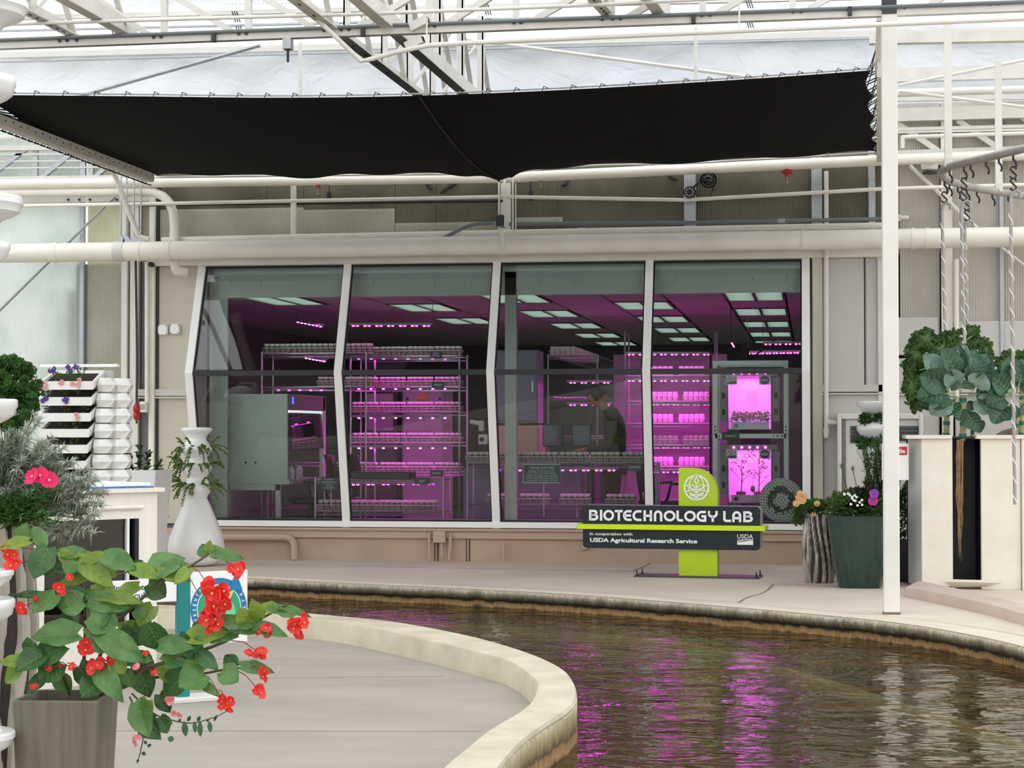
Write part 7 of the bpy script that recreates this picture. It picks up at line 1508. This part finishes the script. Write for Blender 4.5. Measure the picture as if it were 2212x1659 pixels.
# ================================================================ potted begonia in the foreground
DB = 6.5
POTG = mat('grey_wash_pot', (122, 116, 96), .6, noise=(5, .5), col2=(82, 78, 62), streak=(6, 6, .25))
fl_, frt, brt = atD(22, 1513, DB - .16), atD(214, 1515, DB - .17), atD(288, 1495, DB + .13)
zr = frt.z; fl_.z = frt.z = brt.z = zr; e1 = frt - fl_; e2 = (Vector((-e1.y, e1.x, 0))).normalized() * e1.length
cen = fl_ + e1 / 2 + e2 / 2; cen.z = IZ; hP = zr - IZ
bg_ = thing('potted_begonia', 'red flowering begonia in a square grey pot, front left', 'potted plant', cen)
u1, u2 = e1.normalized(), e2.normalized(); hw = e1.length / 2
def rsq(h, z, r=.022): 
    P = []
    for sx, sy, a0 in ((1, 1, 0), (-1, 1, 90), (-1, -1, 180), (1, -1, 270)):
        for k in range(5): a = math.radians(a0 + k * 22.5); P.append(cen + u1 * (sx * (h - r) + r * cos(a)) + u2 * (sy * (h - r) + r * sin(a)) + Vector((0, 0, z)))
    return P
MB().loft([rsq(hw * .86, 0), rsq(hw, hP - .006), rsq(hw - .004, hP), rsq(hw - .016, hP), rsq(hw - .02, hP - .05)], True).build('pot', POTG, bg_, smooth=35)
MB().loft([rsq(hw - .02, hP - .048), rsq(hw - .02, hP - .04)], True).build('soil', SOIL, bg_)
BST = mat('begonia_stem', (86, 84, 50), .55, noise=(20, .5), col2=(96, 70, 46)); PED = mat('pedicel_red', (132, 60, 46), .5)
stems = [([(175, 1505, 0), (183, 1400, -.02), (184, 1300, -.02), (165, 1240, -.03), (122, 1208, -.06), (62, 1166, -.1)], .007), ([(190, 1505, .02), (232, 1375, -.04), (290, 1308, -.07), (360, 1250, -.1), (412, 1222, -.12), (450, 1198, -.13)], .007), ([(215, 1500, 0), (300, 1448, -.05), (345, 1434, -.07), (420, 1410, -.08), (490, 1384, -.1), (540, 1350, -.11), (590, 1322, -.12), (622, 1304, -.13)], .007),
         ([(230, 1500, .03), (320, 1466, -.02), (400, 1460, -.03), (445, 1454, -.05), (500, 1444, -.06), (545, 1441, -.06)], .006), ([(285, 1498, 0), (330, 1540, -.03), (372, 1556, -.04), (415, 1562, -.05), (452, 1553, -.06), (472, 1546, -.06), (500, 1530, -.07)], .003), ([(150, 1500, 0), (128, 1440, -.08), (92, 1412, -.12), (52, 1420, -.14)], .005), ([(184, 1340, -.02), (140, 1290, -.05), (100, 1285, -.08), (30, 1285, -.1)], .004), ([(280, 1505, .02), (296, 1540, .04), (310, 1580, .05), (304, 1620, .05), (296, 1650, .06)], .003), ([(183, 1360, 0), (210, 1290, .06), (240, 1250, .08), (300, 1228, .08)], .005), ([(200, 1480, .05), (260, 1400, .1), (330, 1360, .1)], .005)]
for pts, r0 in stems:
    P = spline([atD(x, y, DB + d) for x, y, d in pts], 5); MB().tube(P, [lerp(r0, r0 * .5, k / (len(P) - 1)) for k in range(len(P))], 7).build('stem', BST, bg_, smooth=True)
BL = [leaf_mat('begonia_leaf', (70, 112, 56), (104, 144, 80), rough=.32, trl=.22, nscale=16), leaf_mat('begonia_leaf_light', (112, 140, 52), (146, 170, 72), rough=.35, trl=.32, nscale=16), leaf_mat('begonia_leaf_dark', (46, 84, 42), (72, 112, 60), rough=.3, trl=.18, nscale=16)]
LVN = leaf_mat('begonia_vein', (132, 160, 88), (146, 172, 100), trl=.2)
# base x, base y, tip x, tip y, width px, depth offset, shade, tilt of the face (x, z)
leaves = [(102, 1185, 95, 1238, 52, -.10, 2, 0, .2), (62, 1168, 4, 1180, 30, -.12, 1, .1, .8), (72, 1165, 100, 1150, 44, -.1, 0, .3, .4), (60, 1170, 55, 1136, 42, -.08, 0, -.2, .2), (104, 1184, 75, 1242, 54, -.12, 2, .1, .1), (130, 1196, 190, 1192, 32, -.06, 0, 0, .8), (130, 1192, 168, 1222, 28, -.08, 1, 0, .3), (165, 1206, 228, 1206, 30, -.06, 1, 0, .9), (170, 1212, 236, 1262, 44, -.08, 1, .3, .6), (160, 1218, 146, 1240, 36, -.1, 0, -.2, .2), (200, 1206, 245, 1240, 56, -.07, 1, .2, .5), (175, 1232, 118, 1230, 26, -.04, 2, 0, .9), (182, 1250, 130, 1260, 26, -.06, 1, 0, .8),
 (226, 1205, 285, 1226, 46, -.08, 0, .1, .7), (285, 1230, 335, 1246, 34, -.1, 1, 0, .8), (330, 1240, 388, 1202, 62, -.12, 0, -.2, .4), (400, 1232, 340, 1240, 48, -.1, 0, 0, .5), (342, 1236, 402, 1248, 30, -.12, 1, 0, .9), (410, 1228, 380, 1256, 26, -.12, 1, .2, .6), (300, 1238, 280, 1218, 36, -.06, 2, 0, .5), (320, 1262, 355, 1286, 44, -.09, 2, .2, .3), (300, 1266, 250, 1290, 30, -.07, 1, 0, .5),
 (448, 1200, 436, 1178, 26, -.12, 2, 0, .4), (455, 1198, 480, 1186, 30, -.13, 0, .2, .3), (468, 1198, 520, 1206, 26, -.13, 0, .1, .7), (450, 1195, 452, 1172, 20, -.12, 1, 0, .2),
 (180, 1290, 110, 1300, 46, -.1, 2, 0, .7), (112, 1288, 28, 1284, 20, -.1, 2, 0, .9), (120, 1285, 75, 1318, 50, -.12, 0, -.1, .4), (178, 1298, 132, 1310, 54, -.12, 0, 0, .4), (190, 1300, 270, 1312, 40, -.1, 0, .1, .6), (196, 1285, 300, 1300, 30, -.08, 1, .1, .8), (150, 1320, 162, 1358, 42, -.06, 2, .1, .1), (196, 1330, 250, 1345, 60, -.12, 0, .1, .4), (230, 1320, 190, 1348, 56, -.1, 0, 0, .5), (240, 1318, 290, 1300, 34, -.06, 2, .1, .6), (210, 1260, 240, 1280, 44, -.02, 1, .1, .4), (225, 1295, 190, 1270, 38, .0, 2, 0, .5), (290, 1318, 312, 1330, 30, -.05, 0, 0, .6),
 (168, 1368, 80, 1372, 56, -.13, 0, 0, .6), (186, 1375, 262, 1388, 54, -.13, 0, .1, .55), (220, 1372, 300, 1420, 54, -.14, 0, .2, .6), (140, 1395, 70, 1428, 60, -.14, 2, -.2, .5), (92, 1415, 40, 1442, 48, -.15, 2, -.1, .5), (60, 1425, 4, 1428, 32, -.15, 1, 0, .8), (75, 1405, 60, 1380, 32, -.12, 2, -.2, .3), (48, 1440, 14, 1472, 36, -.15, 1, -.2, .3), (130, 1432, 88, 1465, 62, -.13, 2, -.1, .4), (100, 1455, 56, 1492, 30, -.1, 2, 0, .3), (205, 1440, 256, 1506, 44, -.13, 0, .2, .3), (250, 1418, 266, 1452, 38, -.14, 1, .1, .2), (240, 1420, 320, 1424, 40, -.1, 0, .1, .8),
 (322, 1352, 345, 1402, 58, -.1, 2, .1, .1), (300, 1440, 320, 1500, 48, -.04, 2, .1, .1), (270, 1450, 285, 1485, 30, -.12, 0, .1, .1), (215, 1470, 180, 1500, 50, -.1, 2, 0, .4), (355, 1430, 400, 1408, 44, -.1, 0, .1, .5), (345, 1395, 405, 1395, 40, -.1, 0, .1, .6), (425, 1412, 395, 1370, 46, -.1, 2, .1, .5), (430, 1408, 465, 1440, 30, -.11, 2, .2, .2), (412, 1378, 480, 1365, 44, -.12, 1, 0, .6), (430, 1370, 505, 1372, 40, -.12, 0, 0, .7), (440, 1350, 412, 1378, 30, -.1, 2, 0, .4), (478, 1340, 540, 1352, 34, -.13, 0, 0, .8), (500, 1360, 580, 1362, 24, -.12, 0, 0, .8), (545, 1350, 612, 1368, 30, -.13, 0, .1, .7), (540, 1345, 520, 1318, 44, -.13, 1, -.1, .4), (560, 1335, 548, 1304, 34, -.13, 1, .1, .3), (590, 1325, 585, 1300, 26, -.13, 0, 0, .3), (600, 1318, 640, 1325, 26, -.13, 0, 0, .7), (605, 1312, 668, 1326, 18, -.13, 0, .1, .7), (595, 1320, 562, 1310, 22, -.12, 1, 0, .6),
 (438, 1455, 392, 1478, 62, -.11, 0, -.1, .3), (440, 1450, 402, 1430, 50, -.08, 1, 0, .6), (400, 1456, 358, 1500, 50, -.06, 2, -.1, .2), (385, 1460, 340, 1440, 46, -.02, 1, 0, .5), (480, 1450, 510, 1470, 46, -.11, 0, .1, .3), (510, 1440, 488, 1418, 32, -.1, 2, 0, .3), (520, 1440, 585, 1450, 30, -.11, 0, 0, .7), (425, 1470, 470, 1500, 20, -.1, 0, .1, .5), (300, 1520, 318, 1585, 50, -.08, 0, -.1, .1), (318, 1512, 300, 1545, 40, -.04, 1, 0, .2), (310, 1560, 340, 1590, 40, -.02, 2, .1, .3), (345, 1550, 360, 1580, 36, -.03, 2, .1, .3), (330, 1540, 300, 1570, 30, 0, 0, 0, .3),
 (330, 1350, 290, 1390, 50, .05, 2, 0, .3), (300, 1370, 260, 1350, 44, .04, 1, 0, .4), (290, 1420, 330, 1450, 44, .02, 2, 0, .3), (250, 1470, 300, 1460, 40, 0, 0, 0, .5), (170, 1440, 200, 1480, 46, -.04, 2, 0, .3), (330, 1310, 300, 1345, 46, .02, 1, 0, .4), (260, 1360, 280, 1400, 50, 0, 2, 0, .3), (240, 1230, 210, 1215, 40, .02, 0, 0, .5), (120, 1460, 150, 1490, 36, -.04, 0, 0, .4), (345, 1500, 365, 1535, 34, .03, 2, 0, .2)]
for i, (bx, by, tx, ty, w, dd, sh, nx, nzz) in enumerate(leaves):
    rr = random.Random(i); B, E = atD(bx, by, DB + dd), atD(tx, ty, DB + dd + rr.uniform(-.05, .03)); wd = w * mpp(B); n = (Vector((nx, -1, nzz)) + Vector((rr.uniform(-.15, .15), 0, rr.uniform(-.1, .1))))
    E = B + (E - B) * 1.14; bl = blade(B, E, wd * 1.15, n, rr.uniform(.15, .5), rr.uniform(.02, .2), 8, 9, 'heart', rr.uniform(-.16, .16), .022, i); lf = bl.build('leaf', BL[sh], bg_, smooth=True)
    veins(bl, 'veins', LVN, lf, .0008 if w > 30 else .0006, (.06, .22, .40, .58), .42)
# small-leaved trailing shoot
mb = MB(); 
for k, (x, y, a, s) in enumerate(((352, 1548, -1, 12), (366, 1558, 1, 13), (385, 1562, -1, 14), (398, 1575, 1.5, 26), (405, 1555, -1, 16), (420, 1572, 1.6, 18), (426, 1556, -1, 16), (432, 1578, 1.7, 22), (446, 1560, -1, 13), (452, 1570, 1.5, 20), (462, 1550, -.8, 12), (372, 1590, 2.2, 26), (312, 1600, 1.2, 14), (306, 1625, .6, 16), (318, 1612, -.4, 14), (298, 1640, 2, 12))):
    p = atD(x, 1558 if x > 340 and y < 1585 else y, DB - .05); e = atD(x + cos(a) * s * .5 + 2, y + sin(a) * s * .6, DB - .06); blade(p, e, s * .55 * mpp(p), (0.2, -1, .4), .2, .1, 4, 5, 'oval', 0, 0, k).build('leaf', BL[2], bg_, smooth=True)
# blossoms
BR = leaf_mat('begonia_red', (232, 44, 44), (244, 78, 68), rough=.4, trl=.3, nscale=40); BPK = leaf_mat('begonia_pink', (228, 110, 122), (240, 170, 168), rough=.4, trl=.3, nscale=60); YEL = mat('stamen_yellow', (226, 180, 80), .6)
clusters = [(22, 1188, 3, 22, BR), (25, 1226, 3, 24, BR), (52, 1310, 2, 24, BR), (78, 1293, 1, 16, BR), (125, 1272, 2, 22, BR), (152, 1247, 1, 16, BR), (180, 1394, 3, 26, BR), (103, 1434, 2, 22, BR), (138, 1436, 2, 20, BR), (155, 1440, 1, 20, BR), (190, 1434, 2, 24, BR), (212, 1440, 3, 26, BR), (238, 1426, 1, 20, BR), (316, 1410, 1, 18, BR), (334, 1451, 1, 18, BR), (294, 1440, 1, 18, BPK), (362, 1512, 3, 20, BPK), (380, 1545, 2, 17, BPK), (292, 1598, 2, 18, BPK), (72, 1482, 1, 16, BR),
            (448, 1275, 5, 34, BR), (478, 1292, 5, 34, BR), (462, 1310, 4, 32, BR), (455, 1332, 4, 28, BR), (462, 1348, 3, 24, BR), (512, 1230, 4, 24, BR), (500, 1226, 1, 16, BR), (570, 1363, 4, 22, BR), (640, 1352, 5, 24, BR), (655, 1340, 3, 22, BR), (645, 1376, 2, 20, BR), (540, 1405, 2, 18, BR), (560, 1412, 4, 22, BR), (568, 1453, 3, 22, BR), (558, 1494, 4, 20, BR), (476, 1512, 2, 20, BR), (498, 1512, 2, 20, BR), (488, 1528, 3, 20, BR)]
peds = [((120, 1208), (22, 1180)), ((108, 1215), (40, 1218)), ((412, 1224), (448, 1262)), ((395, 1238), (430, 1285)), ((452, 1202), (505, 1225)), ((590, 1322), (640, 1345)), ((540, 1352), (568, 1358)), ((500, 1384), (552, 1405)), ((505, 1445), (556, 1488)), ((540, 1442), (568, 1450)), ((440, 1458), (472, 1496), ), ((472, 1490), (488, 1515)), ((184, 1440), (182, 1400)), ((184, 1440), (212, 1432)), ((175, 1450), (145, 1432)), ((165, 1450), (105, 1428)), ((184, 1300), (128, 1275)), ((150, 1290), (78, 1293)), ((130, 1295), (55, 1308)), ((260, 1440), (316, 1412)), ((300, 1455), (334, 1450))]
for k, (a, b) in enumerate(peds):
    A, B = atD(*a, DB - .1), atD(*b, DB - .13); m_ = lerp(A, B, .5) + Vector((0, 0, .012)); MB().tube([A, m_, B], .0016, 4).build('flower_stalk', PED, bg_, smooth=True)
for i, (x, y, n, sz, m) in enumerate(clusters):
    rr = random.Random(100 + i)
    for k in range(n):
        px, py = x + (rr.uniform(-.5, .5) * sz * (.9 if n > 1 else 0)), y + (rr.uniform(-.5, .5) * sz * (.9 if n > 1 else 0)); p = atD(px, py, DB - .145 + rr.uniform(-.025, .01)); R = sz * .62 * mpp(p) * rr.uniform(.8, 1.15)
        w = Vector((rr.uniform(-.9, .9), -1, rr.uniform(-.6, .5))).normalized(); a0 = rr.uniform(0, 6.28); u = w.orthogonal().normalized(); v = w.cross(u)
        cenf = MB().ball(p + w * R * .12, R * .15, 7, 4).build('flower', YEL if m is BR else BPK, bg_, smooth=True)
        for j in range(4):
            a = a0 + j * pi / 2 + rr.uniform(-.15, .15); d = u * cos(a) + v * sin(a); sd = v * cos(a) - u * sin(a); big = 1.0 if j % 2 == 0 else .72
            MB().grid(lambda ii, jj: p + d * (R * big * jj * (1 - .18 * abs(2 * ii - 1) ** 2)) + sd * (R * big * (ii - .5) * 1.35 * sin(min(1, .1 + jj) * 2.5)) + w * R * (.32 * jj * jj - .12 * (2 * ii - 1) ** 2 * jj), 4, 4).build('petal', m, cenf, smooth=True)
# ================================================================ people
def skin(name, joints, edges, m, parent, root=0, sub=2):
    me = bpy.data.meshes.new(name); me.from_pydata([j[0] for j in joints], edges, []); o = bpy.data.objects.new(name, me); COL.objects.link(o)
    md = o.modifiers.new('skin', 'SKIN'); md.use_smooth_shade = True; sv = me.skin_vertices[0].data if me.skin_vertices else None
    if sv is None: 
        bpy.context.view_layer.objects.active = o; me = o.data; sv = me.skin_vertices.new(name='skin').data if hasattr(me.skin_vertices, 'new') else me.skin_vertices[0].data
    for i, j in enumerate(joints): sv[i].radius = (j[1], j[2] if len(j) > 2 else j[1]); sv[i].use_root = (i == root)
    s2 = o.modifiers.new('sub', 'SUBSURF'); s2.levels = sub; s2.render_levels = sub
    bpy.context.view_layer.update(); dg = bpy.context.evaluated_depsgraph_get(); nm = bpy.data.meshes.new_from_object(o.evaluated_get(dg)); bpy.data.objects.remove(o)
    nm.materials.clear(); nm.materials.append(m); nm.polygons.foreach_set('use_smooth', [True] * len(nm.polygons)); q = bpy.data.objects.new(name, nm); COL.objects.link(q); q.parent = parent; return q
SKIN = mat('skin_tone', (186, 140, 112), .5); HAIR = mat('dark_hair', (26, 22, 20), .6, noise=(60, .4), col2=(14, 12, 12))
def head(parent, c, pitch, m=SKIN, hair=HAIR, s=1.):
    """face looks along -X before pitching down"""
    R = Matrix.Rotation(-pitch, 3, 'Y'); mb = MB()
    def fn(u, v):
        a, b = u * 2 * pi, pi * (v * .998 + .001); d = Vector((sin(b) * cos(a), sin(b) * sin(a), cos(b))); x, y, z = d.x * .098, d.y * .076, d.z * .118
        f = max(0, -d.x)
        if z < -.02: k = (-z - .02) / .1; y *= 1 - .32 * k; x = x * (1 - .14 * k) - .018 * k * (1 if d.x < .2 else -.6)
        nose = math.exp(-((d.z + .12) / .20) ** 2 - (d.y / .16) ** 2) * f; x -= .024 * nose
        brow = math.exp(-((d.z - .16) / .10) ** 2 - (d.y / .55) ** 2) * f; x -= .006 * brow
        for sy in (-1, 1): eye = math.exp(-((d.z - .02) / .10) ** 2 - ((d.y - sy * .36) / .16) ** 2) * f; x += .010 * eye
        lip = math.exp(-((d.z + .50) / .07) ** 2 - (d.y / .25) ** 2) * f; x -= .006 * lip
        return c + R @ (Vector((x, y, z)) * s)
    mb.grid(fn, 40, 28); h = mb.build('head', m, parent, smooth=True)
    for sy in (-1, 1):
        e = c + R @ (Vector((.012, sy * .078, -.012)) * s); MB().ball(e, .03 * s, 8, 6, (.55, .28, 1.0)).build('ear', m, h, smooth=True)
        e = c + R @ (Vector((-.083, sy * .030, .004)) * s); MB().ball(e, .011 * s, 8, 6).build('eye', mat('eye_dark', (40, 30, 26), .3), h, smooth=True)
    q = c + R @ (Vector((-.096, 0, -.058)) * s); MB().ball(q, .02 * s, 8, 5, (.35, 1, .25)).build('mouth', mat('lip_tone', (150, 92, 84), .5), h, smooth=True)
    mb = MB()
    def hf(u, v):
        a, b = u * 2 * pi, pi * .62 * v; d = Vector((sin(b) * cos(a), sin(b) * sin(a), cos(b))); k = 1.09 + .02 * sin(a * 17 + v * 9); lim = 1 if d.x > -.25 else max(.0, 1)
        p = Vector((d.x * .100, d.y * .080, d.z * .120)) * k
        if d.x < -.35 and d.z < .45: p = Vector((d.x * .08, d.y * .07, max(d.z, .42) * .115))
        return c + R @ (p * s)
    mb.grid(hf, 36, 16); mb.build('hair', hair, h, smooth=True); return h
def hand(parent, w, d, up, s=1., m=SKIN, curl=.5, thumb=1):
    """palm from wrist w along d; fingers bend away from up"""
    d, up = Vector(d).normalized(), Vector(up).normalized(); sd = d.cross(up).normalized(); p = Vector(w); mb = MB()
    rings = []
    for t_, hw_, hh in ((0, .022, .018), (.03, .036, .016), (.075, .042, .013), (.092, .038, .011)):
        c_ = p + d * t_ * s; rings.append([c_ + (sd * cos(a) * hw_ + up * sin(a) * hh) * s for a in [2 * pi * k / 10 for k in range(10)]])
    mb.loft(rings, True)
    for k, (o, L) in enumerate(((-.029, .066), (-.010, .076), (.010, .071), (.029, .054))):
        b = p + (d * .085 + sd * o) * s; q = [b]; ang = 0
        for seg in (.45, .32, .26): ang += curl * .75; dd = d * cos(ang) - up * sin(ang); q.append(q[-1] + dd * L * seg * s * 1.05)
        mb.tube(q, [.0088 * s, .0085 * s, .0078 * s, .006 * s], 7)
    b = p + (d * .025 - sd * .03 * thumb) * s; q = [b, b + (d * .03 - sd * .028 * thumb - up * .006) * s, b + (d * .058 - sd * .036 * thumb - up * .02) * s]; mb.tube(q, [.012 * s, .010 * s, .007 * s], 7)
    return mb.build('hand', m, parent, smooth=True)
# person working in the lab: stands side-on facing left, head bowed over the rack
Yp = YW + 1.45; pc = atY(1322, 1090, Yp); P0 = Vector((pc.x, Yp, LZ))
pr = thing('person', 'person in dark shirt with bowed head working inside the lab', 'person', P0)
SHIRT = mat('dark_shirt', (66, 68, 60), .8); TROU = mat('brown_trousers', (86, 72, 58), .8); SHOE = mat('dark_shoe', (30, 28, 28), .6)
V = lambda x, y, z: Vector((x, y, z))
topj = [(V(.02, 0, .90), .15, .13), (V(.03, 0, 1.05), .14, .125), (V(.03, 0, 1.22), .165, .13), (V(.0, 0, 1.36), .15, .11), (V(-.05, 0, 1.435), .06, .06),
        (V(.0, .15, 1.36), .075), (V(.03, .22, 1.20), .058), (V(.0, .24, 1.06), .05), (V(-.10, .21, 1.02), .044), (V(-.24, .15, 1.02), .034),
        (V(.0, -.15, 1.36), .075), (V(.03, -.22, 1.20), .058), (V(.0, -.24, 1.06), .05), (V(-.10, -.21, 1.02), .044), (V(-.24, -.15, 1.02), .034)]
tope = [(0, 1), (1, 2), (2, 3), (3, 4), (3, 5), (5, 6), (6, 7), (7, 8), (8, 9), (3, 10), (10, 11), (11, 12), (12, 13), (13, 14)]
legj = [(V(.02, 0, .93), .13, .12), (V(.02, .09, .84), .095), (V(.0, .10, .50), .068), (V(.03, .10, .12), .05), (V(.02, .10, .06), .045), (V(.02, -.09, .84), .095), (V(.0, -.10, .50), .068), (V(.03, -.10, .12), .05), (V(.02, -.10, .06), .045)]
skin('torso', topj, tope, SHIRT, pr); skin('legs', legj, [(0, 1), (1, 2), (2, 3), (3, 4), (0, 5), (5, 6), (6, 7), (7, 8)], TROU, pr)
def loc(v): return P0 + v
skin('neck', [(V(-.04, 0, 1.40), .055), (V(-.10, 0, 1.47), .052), (V(-.13, 0, 1.53), .05)], [(0, 1), (1, 2)], SKIN, pr)
head(pr, loc(V(-.155, 0, 1.565)), math.radians(38)); 
for s_ in (-1, 1): hand(pr, loc(V(-.26, s_ * .145, 1.02)), (-1, -s_ * .3, -.15), (0, 0, 1), 1, SKIN, .5, s_)
for s_ in (-1, 1): MB().ball(loc(V(-.03, s_ * .10, .045)), .06, 12, 6, (1.9, .85, .75)).build('shoe', SHOE, pr, smooth=True)
# visitor bent over behind the root box, mostly hidden by leaves
Dv = D0 + .95; pc = atD(2150, 940, Dv); P0 = Vector((pc.x, pc.y, 0))
pv = thing('person', 'person in olive khaki shirt bending behind the root box at right', 'person', P0)
KHAKI = mat('khaki_cloth', (136, 122, 98), .85, noise=(10, .5), col2=(112, 100, 80), bump=(14, .35, .03))
topj = [(V(-.02, 0, .86), .17, .15), (V(.0, 0, 1.02), .17, .15), (V(.10, 0, 1.17), .18, .14), (V(.25, 0, 1.22), .14, .11), (V(.34, 0, 1.23), .06, .06), (V(.24, -.15, 1.21), .085), (V(.27, -.22, 1.08), .066), (V(.20, -.26, 1.10), .055), (V(.24, .15, 1.2), .08), (V(.30, .22, 1.02), .06), (V(.24, .2, .9), .05)]
skin('torso', topj, [(0, 1), (1, 2), (2, 3), (3, 4), (3, 5), (5, 6), (6, 7), (3, 8), (8, 9), (9, 10)], KHAKI, pv)
skin('legs', [(V(-.02, 0, .9), .15, .14), (V(-.02, .1, .8), .1), (V(.02, .1, .47), .075), (V(-.02, .1, .1), .055), (V(-.02, -.1, .8), .1), (V(.02, -.1, .47), .075), (V(-.02, -.1, .1), .055)], [(0, 1), (1, 2), (2, 3), (0, 4), (4, 5), (5, 6)], mat('khaki_trousers', (120, 108, 88), .85), pv)
skin('neck', [(V(.32, 0, 1.23), .055), (V(.38, 0, 1.25), .052), (V(.42, 0, 1.24), .05)], [(0, 1), (1, 2)], SKIN, pv)
hd = head(pv, P0 + V(.47, 0, 1.22), math.radians(-40)); 
skin('forearm', [(V(.21, -.27, 1.10), .042), (V(.14, -.30, 1.12), .038), (V(.06, -.32, 1.13), .03)], [(0, 1), (1, 2)], mat('skin_ruddy', (176, 106, 84), .5), pv); hand(pv, P0 + V(.05, -.32, 1.13), (-1, -.2, -.1), (0, 0, 1), 1, MATS['skin_ruddy'], .5, 1); hand(pv, P0 + V(.24, .2, .88), (0, 0, -1), (-1, 0, 0), 1, MATS['skin_ruddy'], .4, -1)
for s_ in (-1, 1): MB().ball(P0 + V(.03, s_ * .1, .045), .06, 12, 6, (1.9, .85, .75)).build('shoe', SHOE, pv, smooth=True)
